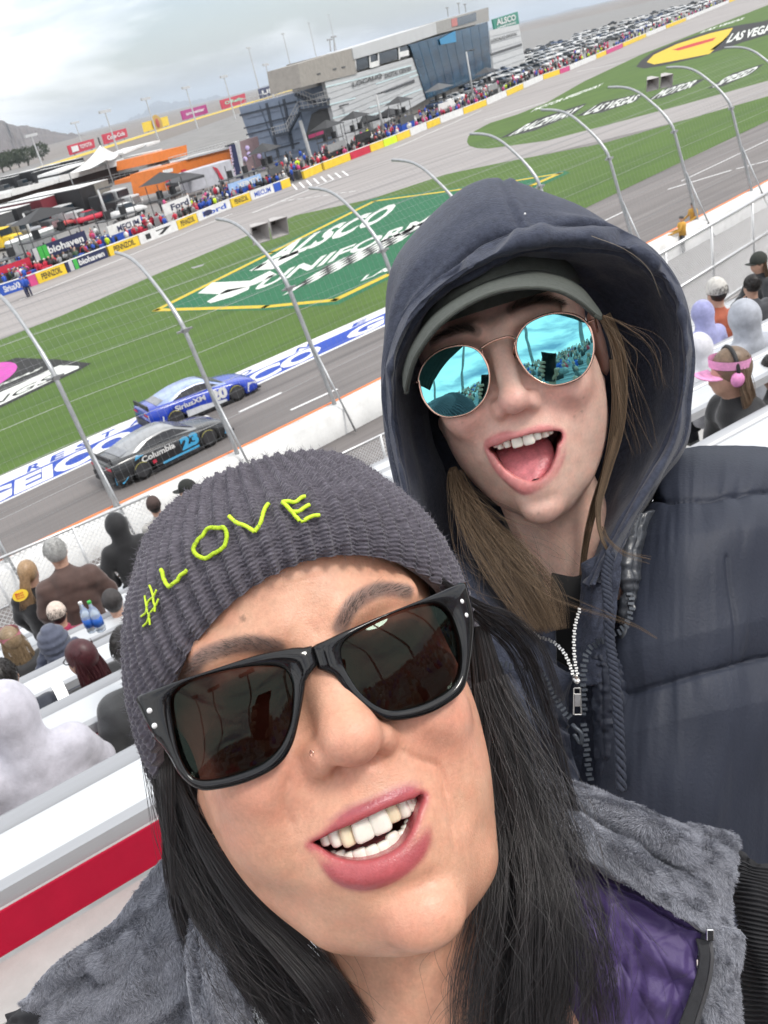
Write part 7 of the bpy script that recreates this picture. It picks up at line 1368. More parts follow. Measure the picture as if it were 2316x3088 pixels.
# ------------------------------------------------------------------ puffer jacket
def seg_d(X, Y, pts):
    d = np.full(X.shape, 1e9)
    for a, b in zip(pts[:-1], pts[1:]):
        a, b = np.array(a, float), np.array(b, float); e = b-a; t = np.clip(((X-a[0])*e[0]+(Y-a[1])*e[1])/(e@e), 0, 1); d = np.minimum(d, np.hypot(X-a[0]-t*e[0], Y-a[1]-t*e[1]))
    return d
def build_jacket():
    M = pm('navy_nylon', (0.028, 0.033, 0.050), 0.58, var=.10, vs=14, bump=.25, bs=420, spec=.3)
    rows = [[(1935, 1480, .735), (1990, 1375, .74), (2080, 1340, .745), (2200, 1338, .75), (2330, 1352, .76), (2460, 1380, .78)],
            [(1905, 1560, .70), (1985, 1460, .69), (2080, 1420, .69), (2200, 1410, .695), (2330, 1420, .71), (2470, 1440, .74)],
            [(1880, 1700, .675), (1960, 1640, .655), (2070, 1600, .645), (2200, 1580, .65), (2340, 1580, .67), (2480, 1600, .71)],
            [(1850, 1900, .655), (1940, 1860, .635), (2060, 1830, .625), (2200, 1810, .63), (2350, 1800, .65), (2500, 1800, .70)],
            [(1790, 2120, .645), (1920, 2100, .62), (2050, 2070, .61), (2200, 2040, .615), (2360, 2020, .64), (2510, 2020, .69)],
            [(1740, 2350, .64), (1900, 2330, .61), (2050, 2310, .60), (2200, 2290, .61), (2370, 2280, .635), (2520, 2280, .685)],
            [(1730, 2600, .635), (1900, 2600, .605), (2050, 2600, .598), (2200, 2600, .61), (2370, 2600, .635), (2520, 2600, .68)],
            [(1720, 2900, .63), (1900, 2900, .60), (2050, 2900, .595), (2200, 2900, .605), (2370, 2900, .63), (2520, 2900, .68)]]
    nu, nv = 200, 240; Gd = patch_grid(px_grid(rows), nu, nv); nn = grid_normals(Gd); q = proj(Gd.reshape(-1, 3)).reshape(nv, nu, 3); X, Y = q[..., 0], q[..., 1]
    s1 = [(1930, 1490), (2060, 1482), (2200, 1478), (2480, 1468)]; s2 = [(1870, 2090), (2000, 2060), (2130, 2030), (2316, 1988), (2500, 1945)]; s3 = [(2195, 1680), (2215, 1850), (2230, 2010)]
    d1 = np.minimum(seg_d(X, Y, s1), seg_d(X, Y, s2)); d3 = seg_d(X, Y, s3)
    puff = .010*np.clip(d1/120, 0, 1)**.5-.010; wr = vnoise(X/38, Y/240, 3)*np.exp(-d1/90)*.0022
    dr = .0016*vnoise(X/60+Y/400, Y/300, 9)+.003*vnoise(X/190, Y/220, 12)+.0003*vnoise(X/16, Y/160, 15); line = -.0016*np.exp(-(d3/7)**2)
    Gd = Gd+nn*(puff+wr+dr+line-.002*np.exp(-(d1/5)**2))[..., None]
    j = mesh_obj('puffer_jacket', Gd.reshape(-1, 3), grid_faces(nv, nu), M, girl, True)
    # standing collar, shiny
    MS = pm('shiny_navy_nylon', (0.055, 0.06, 0.07), 0.28, var=.1, vs=40, bump=.3, bs=200)
    rows = [[(*zj(1080, -120), .70), (*zj(1000, 60), .68), (*zj(985, 200), .67), (*zj(985, 330), .665), (*zj(960, 480), .66), (*zj(930, 700), .655)], [(*zj(1000, -100), .68), (*zj(940, 60), .662), (*zj(925, 200), .652), (*zj(925, 330), .65), (*zj(905, 480), .648), (*zj(890, 700), .645)],
            [(*zj(920, -60), .675), (*zj(890, 60), .658), (*zj(870, 200), .647), (*zj(885, 330), .645), (*zj(870, 480), .645), (*zj(870, 700), .642)], [(*zj(880, -20), .69), (*zj(845, 80), .67), (*zj(830, 200), .66), (*zj(850, 340), .655), (*zj(840, 480), .655), (*zj(850, 700), .65)]]
    cloth_patch('collar', rows, 90, 40, MS, j, lambda U, V: .0018*vnoise(U*26, V*3, 2)-.002*np.exp(-((V-.45)/.03)**2)+.004*np.sin(pi*V), .004)
    # placket
    rows = [[(*zj(655, 640), .645), (*zj(690, 760), .64), (*zj(700, 950), .635), (*zj(705, 1150), .632), (*zj(720, 1400), .63)], [(*zj(720, 640), .64), (*zj(750, 760), .632), (*zj(760, 950), .628), (*zj(765, 1150), .625), (*zj(780, 1400), .623)], [(*zj(800, 640), .64), (*zj(840, 760), .632), (*zj(850, 950), .628), (*zj(870, 1150), .625), (*zj(890, 1400), .623)], [(*zj(880, 660), .648), (*zj(900, 800), .64), (*zj(910, 950), .636), (*zj(930, 1150), .632), (*zj(960, 1400), .63)]]
    cloth_patch('placket', rows, 120, 40, M, j, lambda U, V: .0016*vnoise(U*30, V*6, 21)-.0015*np.exp(-((V-.3)/.03)**2)-.0015*np.exp(-((V-.72)/.03)**2), .004)
    rows = [[(*zj(-350, 300), .69), (*zj(-150, 520), .665), (*zj(150, 700), .65), (*zj(380, 760), .648), (*zj(480, 960), .645), (*zj(560, 1060), .64)], [(*zj(-350, 600), .67), (*zj(-150, 750), .65), (*zj(120, 830), .635), (*zj(330, 900), .635), (*zj(450, 1040), .635), (*zj(550, 1120), .634)], [(*zj(-350, 1000), .655), (*zj(-150, 1000), .64), (*zj(120, 1050), .628), (*zj(350, 1100), .628), (*zj(480, 1200), .628), (*zj(600, 1250), .628)], [(*zj(-350, 1500), .65), (*zj(-150, 1500), .635), (*zj(120, 1500), .624), (*zj(350, 1500), .624), (*zj(480, 1500), .624), (*zj(640, 1500), .624)]]
    cloth_patch('jacket_front', rows, 90, 70, M, j, fold(71, 5, 5, .006), .004)
    # zips
    def teeth(name, pts, mat, sz, step, wob=0):
        P = px_grid(pts); d = np.r_[0, np.cumsum(np.linalg.norm(np.diff(catmull(P, 200), axis=0), axis=1))]; Pd = catmull(P, 200); n_ = int(d[-1]/step); m = MB()
        for k in range(n_):
            s_ = k*step; i = min(np.searchsorted(d, s_), 198); T = Pd[i+1]-Pd[i]; T /= np.linalg.norm(T); B_ = np.cross(T, CF); B_ /= np.linalg.norm(B_); m.box(Pd[i]+B_*sz[0]*.12*(1 if k % 2 else -1), sz, B_, T, CF)
        return m.build(name, mat, j)
    silver = pm('silver_zip', (.72, .71, .68), .28, metal=1, var=.1, vs=400); dark = pm('dark_zip', (.06, .07, .085), .4, metal=.3, var=.1)
    teeth('hoodie_zip', [(*zj(630, 428), .634), (*zj(605, 520), .632), (*zj(598, 620), .63), (*zj(605, 720), .628), (*zj(620, 800), .626)], silver, (.0022, .0012, .0014), .0020)
    teeth('hoodie_zip', [(*zj(318, 512), .645), (*zj(400, 575), .64), (*zj(480, 605), .636), (*zj(540, 660), .632), (*zj(575, 730), .629), (*zj(598, 800), .626)], silver, (.0022, .0012, .0014), .0020)
    teeth('jacket_zip', [(*zj(905, 345), .64), (*zj(912, 420), .637), (*zj(880, 520), .634), (*zj(800, 575), .632), (*zj(715, 620), .63), (*zj(665, 680), .628), (*zj(650, 780), .626), (*zj(652, 880), .625), (*zj(650, 1040), .624)], dark, (.0042, .0018, .002), .0034)
    teeth('jacket_zip', [(*zj(200, 730), .638), (*zj(300, 745), .636), (*zj(370, 765), .634), (*zj(430, 790), .632), (*zj(480, 880), .63), (*zj(540, 980), .628), (*zj(600, 1050), .625)], dark, (.0042, .0018, .002), .0034)
    teeth('jacket_zip', [(*zj(655, 1060), .622), (*zj(668, 1200), .620), (*zj(690, 1390), .619)], dark, (.0042, .0018, .002), .0034)
    m = MB(); cen = at(*zj(617, 930), .622)
    for a, b in (((600, 860), (634, 860)), ((600, 1005), (640, 1005))): m.tube([at(*zj(*a), .622), at(*zj(*b), .622)], .0007, 6)
    for x0, x1 in ((600, 598), (634, 640)): m.tube([at(*zj(x0, 860), .622), at(*zj(x1, 1005), .622)], .0007, 6)
    m.box(at(*zj(618, 925), .6215), (.0042, .009, .0012), CR, CU, CF); m.ball(at(*zj(612, 812), .622), (.003, .005, .002), 8, 6); m.build('zip_pull', silver, j, bevel=.0003)
    m = MB(); m.tube(catmull([at(*zj(590, 1060), .621), at(*zj(610, 1080), .618), at(*zj(640, 1110), .617), at(*zj(635, 1160), .618), at(*zj(600, 1110), .619)], 20), .0016, 7); m.build('zip_pull', dark, j, True)
    # drawstring
    P = catmull(px_grid([(*zj(800, 120), .628), (*zj(775, 250), .626), (*zj(785, 400), .622), (*zj(795, 600), .618), (*zj(815, 760), .614), (*zj(835, 950), .611), (*zj(848, 1150), .609), (*zj(858, 1420), .608)]), 150); m = MB(); T = np.gradient(P, axis=0); T /= np.linalg.norm(T, axis=1, keepdims=True)
    for ph in (0, pi*2/3, pi*4/3):
        B_ = np.cross(T, CF); a = np.arange(150)*.55+ph; m.tube(P+B_*(np.sin(a)*.0022)[:, None]-CF*(np.cos(a)*.0014)[:, None], .0019, 6)
    m.build('drawstring', pm('navy_cord', (.036, .042, .062), .9, var=.3, vs=600, bump=.6, bs=1800), girl, True)
build_jacket()
# ------------------------------------------------------------------ girl's hair
def build_girl_hair():
    r = np.random.RandomState(21); L = []; g = lambda pts: [(*zg(x, y), d, w_) for x, y, d, w_ in pts]
    for i in range(15):
        o = (i-7)/7.; dj = r.uniform(-.012, .012); e = r.uniform(-25, 25)
        L.append(lock(g([(400+o*8, 1370+abs(o)*20, .70+dj, 9), (440+o*20+e*.3, 1500, .69+dj, 17), (520+o*42+e*.5, 1640, .675+dj, 26), (640+o*70+e*.8, 1790, .66+dj, 34), (755+o*75+e, 1950, .65+dj, 36), (835+o*55, 2110, .645+dj, 26)]), 80, 1, r, wave=1.8))
    L.append(lock(g([(410, 1390, .685, 18), (450, 1510, .67, 45), (540, 1660, .655, 80), (670, 1810, .645, 120), (790, 1980, .635, 140)]), 70, 1, r, wave=3.0))
    L.append(lock(g([(1090, 680, .66, 18), (1150, 820, .667, 18), (1168, 1000, .672, 17), (1155, 1200, .672, 15), (1100, 1400, .667, 12), (1062, 1560, .66, 8), (1080, 1700, .65, 5), (1130, 1780, .645, 3)]), 300, 1, r, wave=.9))
    L.append(lock(g([(1130, 880, .67, 12), (1145, 1100, .67, 14), (1105, 1350, .675, 12), (1040, 1560, .69, 12), (1000, 1750, .70, 10), (980, 1950, .70, 8)]), 160, 1, r, wave=.8))
    L.append(lock(g([(1075, 690, .645, 12), (1180, 760, .64, 30), (1290, 860, .64, 60), (1330, 1020, .645, 70)]), 13, 1, r, wave=2))
    L.append(lock(g([(1080, 690, .645, 12), (1150, 850, .635, 25), (1210, 1080, .63, 40), (1280, 1300, .635, 50)]), 16, 1, r, wave=2))
    L.append(lock(g([(1080, 1640, .64, 8), (1110, 1700, .632, 6), (1180, 1760, .625, 10), (1300, 1790, .62, 16)]), 14, 1, r, wave=1.5))
    L.append(lock(g([(640, 1800, .645, 20), (860, 1960, .62, 25), (1200, 2080, .61, 8), (1330, 2150, .61, 3)]), 12, 1, r, wave=.8))
    A = np.concatenate(L); strands('hair', A, np.random.RandomState(4).uniform(.00006, .00013, len(A)), pm('brown_hair', (.125, .085, .053), .5, var=.1, vs=700, spec=.3, strand=(.3, 2.0)), girl)
    strands('stray_hair', lock(g([(1030, 320, .60, 1), (1180, 380, .60, 1), (1290, 470, .605, 1), (1345, 600, .61, 1)]), 1, 0, r), .00016, pm('light_hair', (.3, .25, .18), .4, var=0), girl)
build_girl_hair()
# ================================================================== spectators in the stand
def spectator(label, head, depth, face, jacket, hair, opts=(), scale=1.0, lean=0.0, trousers=(.02, .022, .03), skin=(.5, .3, .22), loc_h=.03):
    """head: photo pixel of the head centre; face: angle of the facing direction from SN (towards SU)"""
    c = at(*head, depth); fw = SN*cos(face)+SU*sin(face); rt_ = np.cross(fw, (0, 0, 1.)); upv = np.array([0, 0, 1.]); stand_ = 'stand' in opts; hood = 'hood' in opts
    floor = c[2]-(1.58 if stand_ else 1.15)*scale; r = empty('person', np.array([c[0], c[1], floor]), label, 'person'); W = lambda V: c+(V[:, :1]*rt_+V[:, 1:2]*upv+V[:, 2:3]*fw)*scale
    ln = np.array([0, 0, lean]); h_ = .016
    # clothing
    S = Sdf((-.36, -.80, -.34), (.36, .22, .46), h_); sh = -.27
    S.add(S.ell((0, -.42, -.07-lean*.3), (.19, .24, .125)), .05); S.add(S.ell((0, -.64, -.06-lean*.8), (.17, .16, .13)), .08); S.add(S.cap((-.15, sh, -.05), (.15, sh, -.05), .085), .07); S.add(S.cap((0, -.24, -.03), (0, -.16, -.02), .085, .07), .05)
    arms = {'down': ((.26, -.46, -.04), (.25, -.68, .08)), 'front': ((.25, -.48, .05), (.10, -.52, .30)), 'up': ((.25, -.42, .10), (.13, -.20, .18)), 'pocket': ((.29, -.45, -.07), (.22, -.66, .03))}['up' if 'up' in opts else 'front' if 'front' in opts else 'pocket' if 'pocket' in opts else 'down']
    for s_ in (-1, 1): e, w_ = arms; S.add(S.cap((.18*s_, sh, -.05), (e[0]*s_, e[1], e[2]), .085, .07), .05); S.add(S.cap((e[0]*s_, e[1], e[2]), (w_[0]*s_, w_[1], w_[2]), .07, .055), .03)
    if hood: S.add(S.ell((0, .0, -.025), (.122, .15, .135)), .05); S.sub(S.ell((0, -.01, .12), (.085, .115, .09)), .02); S.add(S.cap((0, -.14, -.06), (0, -.2, -.06), .10, .11), .05)
    elif 'collar' in opts: S.add(S.ell((0, -.20, -.07), (.13, .075, .10)), .03); S.add(S.ell((0, -.26, -.13), (.10, .08, .05)), .03)
    x, y, z = np.broadcast_arrays(S.x, S.y, S.z); wr = .007*vnoise(y[:, :, 0]*13+x[:, :, 0]*5+9, x[:, :, 0]*7-y[:, :, 0]*3, 3)[:, :, None]+.006*vnoise(y[:, 0:1, :]*0+z[:, 0:1, :]*16, x[:, 0:1, :]*16, 4)+.005*vnoise((y+z)[0:1]*26, (y-z)[0:1]*12, 6); S.f = S.f+wr*(.2 if hood else 1.0)*('puff' not in opts)+('puff' in opts)*.008*np.cos(y*110); V, Fq = S.mesh(1)
    jm = pm('cloth_%02d_%02d_%02d' % tuple(int(q*99) for q in jacket), jacket, .8, var=.18, vs=14, bump=.3, bs=90, sheen=.3); j = mesh_obj('jacket', W(V), Fq, jm, r, True)
    # body: head, neck, hands
    S = Sdf((-.30, -.75, -.22), (.30, .16, .46), .013); S.add(S.ell((0, .015, -.01), (.075, .11, .095)), .02); S.add(S.ell((0, -.05, .02), (.058, .07, .07)), .04); S.add(S.ell((0, -.025, .095), (.013, .02, .018)), .02); S.add(S.cap((0, -.08, -.02), (0, -.24, -.04), .055, .06), .03)
    for s_ in (-1, 1): S.add(S.ell((.078*s_, -.01, -.01), (.012, .03, .018)), .01); w_ = arms[1]; S.add(S.ell((w_[0]*s_, w_[1]-.02, w_[2]+.03), (.04, .05, .045)), .02)
    S.add(S.cap((0, -.24, -.04), (arms[1][0], arms[1][1], arms[1][2]), .012), .02); S.add(S.cap((0, -.24, -.04), (-arms[1][0], arms[1][1], arms[1][2]), .012), .02)
    V, Fq = S.mesh(1); mesh_obj('body', W(V), Fq, pm('skin_%02d' % int(skin[0]*99), skin, .55, var=.1, vs=30), r, True)
    # legs
    m = MB(); f_ = lambda a: W(np.array([a]))[0]
    for s_ in (-1, 1):
        pts = [(.09*s_, -.70, -.06), (.11*s_, -1.08, -.02), (.11*s_, -1.50, -.06)] if stand_ else [(.09*s_, -.72, -.06), (.13*s_, -.70, .36), (.13*s_, -1.12, .34)]
        m.tube([f_(p) for p in catmull(pts, 9)], [.10*scale]*3+[.085*scale]*3+[.06*scale]*3, 9); 
    m.build('trousers', pm('trousers_%02d_%02d' % (int(trousers[0]*999), int(trousers[2]*999)), trousers, .85, var=.15, vs=12), r, True)
    for s_ in (-1, 1): m = MB(); m.ball(f_((.11*s_, -1.54, .0) if stand_ else (.13*s_, -1.13, .40)), (.05, .13, .045), 8, 6, np.array([rt_, fw, upv])); m.build('shoe', CDG, r, True)
    rn = np.random.RandomState(int(head[0]*7+head[1]) % 9999)
    if hair is not None:
        hm = pm('hair_%02d_%02d' % (int(hair[0]*99), int(hair[1]*999)), hair, .45, var=.3, vs=60); S = Sdf((-.12, -.14, -.14), (.12, .15, .12), .010); S.add(S.ell((0, .028, -.022), (.088, .116, .108)), .02); S.sub(S.ell((0, -.05, .10), (.07, .09, .085)), .02)
        if 'short' in opts: S.sub(S.ell((0, -.12, 0), (.2, .08, .2)), .02)
        V, Fq = S.mesh(1); ho = mesh_obj('hair', W(V), Fq, hm, r, True)
        if 'long' in opts or 'pony' in opts:
            n_ = 260; st = np.zeros((n_, 7, 3)); t = np.linspace(0, 1, 7)
            for i in range(n_):
                a = rn.uniform(-1.6, 1.6); 
                if 'pony' in opts: p0 = np.array([rn.normal(0, .02), .06+rn.normal(0, .015), -.10]); d = np.array([rn.normal(-.06, .03), -.36, -.07]); st[i] = p0+t[:, None]*d+np.stack([np.sin(t*3+a)*.012, 0*t, -np.sin(t*pi)*.04], 1)
                else: p0 = np.array([sin(a)*.09, .03+rn.normal(0, .03), -.02-cos(a)*.085]); st[i] = p0+t[:, None]*np.array([sin(a)*.03, -.30+rn.uniform(-.05, .08), -.02])+np.stack([np.sin(t*5+a*3)*.008, 0*t, np.cos(t*4+a)*.008], 1)
            strands('long_hair', np.array([W(s_) for s_ in st]), .0022*scale, hm, ho)
        else:
            n_ = 500; d = rn.normal(0, 1, (n_, 3)); d[:, 1] = abs(d[:, 1]); d /= np.linalg.norm(d, axis=1, keepdims=True); d = d[d[:, 2] < .5]; p0 = d*np.array([.088, .116, .108])+np.array([0, .028, -.022]); st = np.stack([p0, p0+d*.008+np.array([0, -.008, -.004]), p0+d*.010+np.array([0, -.024, -.006])], 1); strands('short_hair', np.array([W(s_) for s_ in st]), .0015, hm, ho)
    hat = [o_ for o_ in opts if isinstance(o_, tuple)]
    for kind, col in hat:
        hm = pm('hat_%02d_%02d_%02d' % tuple(int(q*99) for q in col), col, .8, var=.2, vs=40, bump=.4, bs=300)
        if kind in ('cap', 'beanie'):
            S = Sdf((-.14, -.06, -.15), (.14, .18, .15), .010); S.add(S.ell((0, .035, -.015), (.096, .118 if kind == 'cap' else .13, .116)), .01); S.sub(S.ell((0, -.12, 0), (.3, .13, .3)), .01); V, Fq = S.mesh(1); ho = mesh_obj('hat', W(V), Fq, hm, r, True)
            if kind == 'cap': m = MB(); q = [(.075*cos(a), .035-.02*abs(cos(a)), .07+.11*sin(a)) for a in np.linspace(0, pi, 12)]; m.prism([f_(p) for p in q], -upv*.008); m.build('peak', hm, ho)
        if kind == 'visor':
            m = MB(); n_ = 28; ring = [(.094*sin(a), .045+.012*cos(a), -.012+.108*cos(a)) for a in np.linspace(0, 2*pi, n_, endpoint=False)]; v = [f_(p) for p in ring]+[f_((p[0]*1.02, p[1]+.045, p[2]*1.0)) for p in ring]; m.add(v, [(i, (i+1) % n_, n_+(i+1) % n_, n_+i) for i in range(n_)]); vb = m.build('visor_band', hm, r, True); m = MB(); q = [(.088*cos(a), .045-.03*abs(cos(a)), .07+.115*sin(a)) for a in np.linspace(0, pi, 14)]; m.prism([f_(p) for p in q], -upv*.006); m.build('peak', hm, vb)
        if kind == 'muffs':
            m = MB(); m.tube([f_((.098*sin(a), .02+.125*cos(a), -.01)) for a in np.linspace(-1.6, 1.6, 14)], .011, 6); hb = m.build('headset_band', CK, r, True)
            for s_ in (-1, 1): m = MB(); m.ball(f_((.095*s_, -.005, -.005)), (.026, .042, .036), 12, 8, np.array([rt_, upv, fw])); m.build('ear_cup', hm, hb, True)
        if kind == 'glasses':
            m = MB(); m.tube([f_(p) for p in ((-.078, .015, -.02), (-.075, .012, .06), (-.05, .008, .098), (0, .012, .105), (.05, .008, .098), (.075, .012, .06), (.078, .015, -.02))], .004, 5); m.build('glasses', CK, r, True)
    return r, f_, W
HB, HBL, HRD, HGY, HBK = (.10, .06, .035), (.34, .22, .12), (.06, .014, .018), (.34, .34, .33), (.014, .011, .010)
zp = lambda x, y: (x/3.95, 1650+y/3.95)
zr = lambda x, y: (2000+x/4.915, 950+y/4.915)
zr2 = lambda x, y: (2000+x/4.915, 550+y/4.915)
spectator('person in a white hoodie with the hood up at the left edge', (22, 2140), 3.9, .0, (.52, .51, .57), None, ('hood', 'front'), 1.02)
p_, f_, W_ = spectator('woman with dark red hair and glasses looking down at a phone', zp(960, 1330), 5.35, -.75, (.018, .018, .02), HRD, ('long', 'front', ('glasses', (.02, .02, .02))), .95, .06)
m = MB(); m.box(at(*zp(725, 1725), 5.2), (.085, .17, .01), (SU*.75+np.array([0, 0, -.3])), SN*.85+np.array([0, 0, .3])); o = m.build('phone', pm('phone_screen', (.8, .8, .8), .2, var=.02, emit=((1, .97, .95), .9))); tag(o, 'lit white phone held by the red haired woman', 'phone')
spectator('person in a quilted grey blue hood with hand raised to the face', zp(640, 1110), 6.9, .1, (.075, .085, .125), None, ('hood', 'up', 'puff'), .98)
spectator('person with long light brown hair and a pink headband at the left edge', zp(130, 1110), 7.2, -.2, (.03, .03, .032), (.24, .17, .10), ('long', ('visor', (.5, .18, .22))), .95)
spectator('person in a dark navy coat cut by the left edge', zp(40, 1560), 5.2, .2, (.03, .035, .05), HBK, ('short',), 1.0)
spectator('woman with a blonde ponytail in a black jacket with a yellow oval patch', zp(350, 300), 8.6, .55, (.016, .017, .018), HBL, ('pony', 'down'), 1.0, .05)
spectator('grey haired man in a brown jacket with maroon collar standing by the fence', zp(670, 60), 8.4, .15, (.085, .05, .042), HGY, ('stand', 'short', 'collar', 'down'), 1.16)
spectator('person in a black hooded coat standing at the fence', (350.5, 1582), 10.6, .1, (.012, .012, .013), None, ('hood', 'stand', 'pocket'), 1.12)
spectator('person in a brown beanie and pale grey top standing at the fence', (465, 1527), 12.2, .1, (.36, .35, .33), HBK, ('stand', ('beanie', (.07, .045, .04))), 1.02)
spectator('person in a black cap seen just above the knit hat', (563, 1478), 12.0, -1.2, (.1, .1, .1), HBK, (('cap', (.02, .022, .02)),), 1.05)
spectator('person in a dark cap and brown jacket beside the knit hat', zp(1350, 660), 8.0, .2, (.20, .11, .05), HBK, (('cap', (.05, .045, .045)), 'down'), .95)
spectator('person in a charcoal coat half hidden behind the knit hat', (395, 1955), 4.4, .15, (.045, .047, .05), HBK, ('down',), 1.0)
spectator('person in a tan cap with a crimson jacket pulled up', zp(690, 800), 8.1, .25, (.30, .02, .07), HBK, (('cap', (.62, .52, .45)), 'puff'), .9)
spectator('woman in a pink visor and pink ear defenders in a black jacket', zr(960, 870), 4.65, -1.15, (.016, .016, .018), (.17, .115, .075), ('down', 'collar', 'long', ('visor', (.75, .32, .55)), ('muffs', (.75, .28, .55))), 1.0, .1)
spectator('person in a pale grey hood seated above the pink visor', zr2(1170, 1990), 7.7, .1, (.40, .42, .47), None, ('hood',), 1.1)
spectator('person in a pale beanie and orange plaid shirt at the right', zr2(780, 1640), 9.2, .2, (.36, .09, .045), HBK, (('beanie', (.58, .56, .52)),), 1.05)
spectator('person in a lilac hood beside the navy hood', zr2(560, 1930), 8.9, .1, (.33, .34, .58), None, ('hood',), .9)
spectator('person in a black cap looking left at the right edge', zr2(1400, 1200), 11.5, -1.3, (.03, .032, .035), HB, (('cap', (.03, .035, .03)), 'front', 'long'), 1.0)
spectator('person in a charcoal jacket with backpack at the right edge', zr2(1300, 1540), 10.3, .2, (.05, .052, .06), HBK, ('short', 'down'), 1.0)
spectator('person in a dark coat cut by the right edge', (2330, 1120), 6.6, .1, (.03, .032, .036), HBK, ('down',), 1.05)
spectator('person in a white top beside the edge of the navy hood', zr(510, 480), 6.6, .2, (.62, .62, .66), None, ('down', 'hood'), .8)
# the patch on the black jacket
c = at(*zp(240, 575), 8.45); pt = empty('jacket_patch', c, 'yellow oval patch with red script on the black jacket', 'patch'); X_ = at(*zp(330, 540), 8.45)-c; Y_ = np.cross(X_, CF); Y_ = Y_/np.linalg.norm(Y_)*np.linalg.norm(X_)*.72; nn = np.cross(X_, Y_); nn /= np.linalg.norm(nn); nn = nn*np.sign(nn@(EYE-c))
m = MB(); v = [c+X_*cos(a)+Y_*sin(a)+nn*.006*0 for a in np.linspace(0, 2*pi, 28, endpoint=False)]; m.prism(v, -nn*.012); m.build('oval', CY, pt)
for k, t in enumerate(('Bass', 'Pro', 'Shops')): lettering('lettering', t, c-X_*.55-Y_*0+(-Y_ if Y_[2] > 0 else Y_)*(-.35+.42*k)*1.0+nn*.004-(Y_ if Y_[2] > 0 else -Y_)*.15, X_*1.05, (Y_ if Y_[2] > 0 else -Y_)*.36, pm('patch_red', (.5, .05, .02), .7), pt, .02)
# water bottles on the bench
for i, (x, y, cap) in enumerate(((1085, 870, CW), (1190, 860, CG))):
    b = at(*zp(x+20, y+130), 7.55); r = empty('water_bottle', b, 'clear water bottle with blue label and %s cap on the bench' % ('white' if i == 0 else 'green'), 'bottle'); U_ = np.array([0, 0, 1.]); g = pm('clear_plastic', (.75, .85, .95), .1, var=.05, trans=.7)
    m = MB(); m.tube([b+U_*h for h in (0, .02, .17, .21, .25, .28)], [.038, .045, .045, .035, .016, .014], 14); m.build('bottle_body', g, r, True); m = MB(); m.tube([b+U_*.06, b+U_*.14], .0462, 14); m.build('label', pm('bottle_label', (.02, .12, .5), .4), r, True); m = MB(); m.tube([b+U_*.28, b+U_*.30], .017, 10); m.build('cap', cap, r)
# workers on the service road
for i, (x, y) in enumerate(((2062, 735), (2095, 690))):
    g = gnd(x, y+30, 0); put(5, g, 1.0+i, 'worker in an orange jacket on the service road behind the right fence', 'orange workers', 1.0)
ORJ = pm('orange_jacket', (.55, .30, .05), .8)
for o in list(COL.objects):
    if o.get('group') == 'orange workers':
        for ch in o.children:
            if ch.name.startswith('shirt'): ch.data = ch.data.copy(); ch.data.materials.clear(); ch.data.materials.append(ORJ)
# ------------------------------------------------------------------ the stand behind the camera (seen in the mirrored lenses)
m = MB()
for k in range(26):
    s, z = -3.2-k*.85, row_z(-2)+.1+k*.42
    m.box(SN*s+SU*8+np.array([0, 0, z]), (90, .26, .05), SU, SN); m.box(SN*(s-.42)+SU*8+np.array([0, 0, z-.25]), (90, .85, .5), SU, SN)
o = m.build('upper_stand', M_ALUW); struct(o, 'upper rows of the grandstand behind the camera')
rb = np.random.RandomState(77); m = MB(); colm = [CK, CDG, CB, CR_, CW, CGY, C_('tan_cloth', (.3, .22, .15))]
for i in range(1500):
    k = rb.randint(0, 26); s, z, t = -3.2-k*.85, row_z(-2)+.1+k*.42, rb.uniform(-36, 52); p = SN*s+SU*t+np.array([0, 0, z]); m.cm = rb.randint(0, 7); m.tube([p, p+np.array([0, 0, .3]), p+np.array([0, 0, .52])], [.2, .22, .12], 6); m.cm = 7; m.ball(p+np.array([0, 0, .68]), (.1, .1, .13), 6, 5)
o = m.build('crowd', None, None, True, mats=colm+[CSK]); o['kind'] = 'stuff'; o['label'] = 'dense crowd seated in the stand behind the camera'
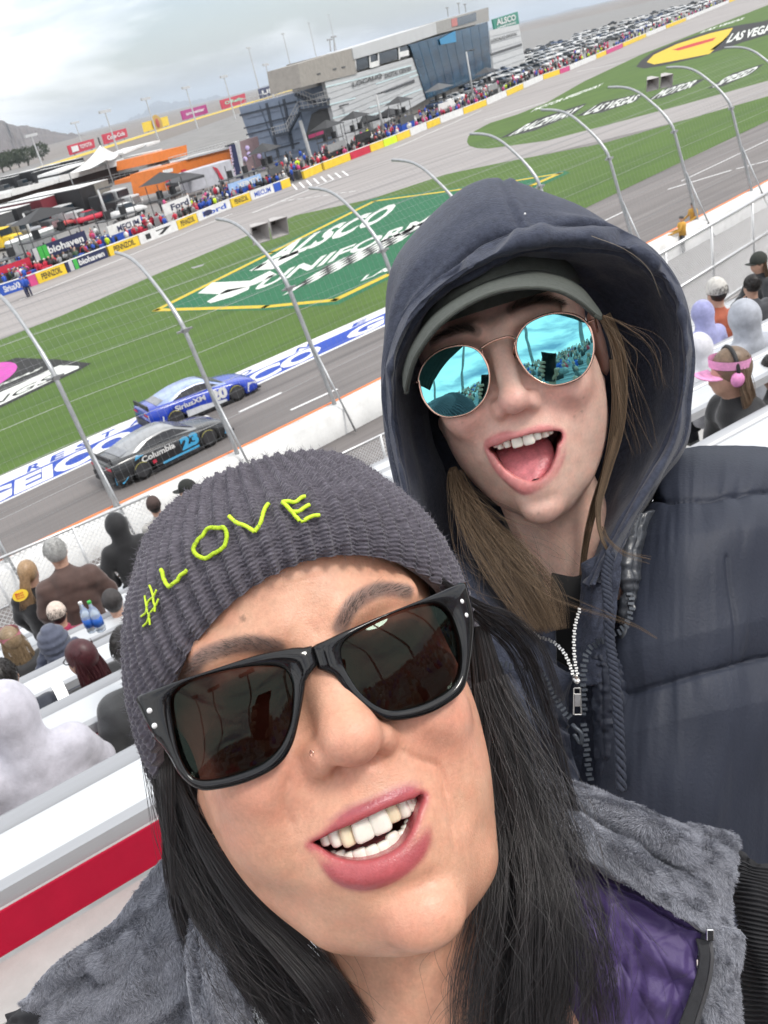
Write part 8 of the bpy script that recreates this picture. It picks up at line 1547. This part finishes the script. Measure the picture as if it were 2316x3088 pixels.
for i in range(7):
    g = SN*-26+SU*(-40+14*i)+np.array([0, 0, 0]); r = empty('light_pole', g, 'stadium light pole behind the stand reflected in the lenses', 'light pole', 'stand light poles'); m = MB(); m.tube([g, g+np.array([0, 0, 52])], [.5, .3], 8); m.build('pole', CGY, r); m = MB(); m.box(g+np.array([0, 0, 52]), (6, .6, 2.4), SU, SN); m.build('lamp_bank', CDG, r)
# the phone that takes the picture, in the woman's hand
ph = empty('smartphone', EYE-CF*.008-CU*.06, 'black smartphone held up, seen only as a reflection in the lenses', 'phone'); m = MB(); m.box(EYE-CF*.0075-CU*.062, (.073, .150, .0075), CR, CU, CF); m.build('case', pm('phone_black', (.012, .012, .013), .12), ph, bevel=.003)
HS = pm('hand_skin', (.58, .33, .23), .5, var=.08, vs=60)
def hand(side):
    S = Sdf((-.06, -.11, -.045), (.06, .075, .045), .0022); S.add(S.ell((.012, -.05, -.018), (.030, .045, .014)), .01); S.add(S.cap((.015, -.09, -.02), (.03, -.12, -.03), .024, .026), .015)
    for k in range(4): y0 = -.035+.021*k; L_ = (.050, .056, .054, .044)[k]; S.add(S.cap((-.012, y0, -.017), (-.038, y0+.004, -.010), .0088, .0085), .006); S.add(S.cap((-.038, y0+.004, -.010), (-.040, y0+.008, .008), .0085, .0078), .004); S.add(S.cap((-.040, y0+.008, .008), (-.034+.004*k, y0+.012, .0135), .0078, .007), .004)
    S.add(S.cap((.022, -.045, -.010), (.042, -.020, .004), .012, .010), .010); S.add(S.cap((.042, -.020, .004), (.038, .008, .014), .010, .0085), .005)
    V, Fq = S.mesh(1); V = V*np.array([side, 1, 1]); c = EYE-CF*.004-CU*.075; return V, Fq, c
V, Fq, c = hand(1); mesh_obj('hand', c+V[:, :1]*CR+V[:, 1:2]*CU+V[:, 2:3]*CF, Fq, HS, woman, True)
m = MB(); sh_ = at(2420, 2900, .40); m.tube(catmull([EYE-CF*.03-CU*.19+CR*.03, EYE-CU*.27+CR*.09+CF*.05, at(3000, 3900, .26), at(2700, 3600, .42)], 12), np.linspace(.028, .05, 12), 12); m.build('sleeve', pm('black_rib_knit', (.02, .02, .02)), woman, True)
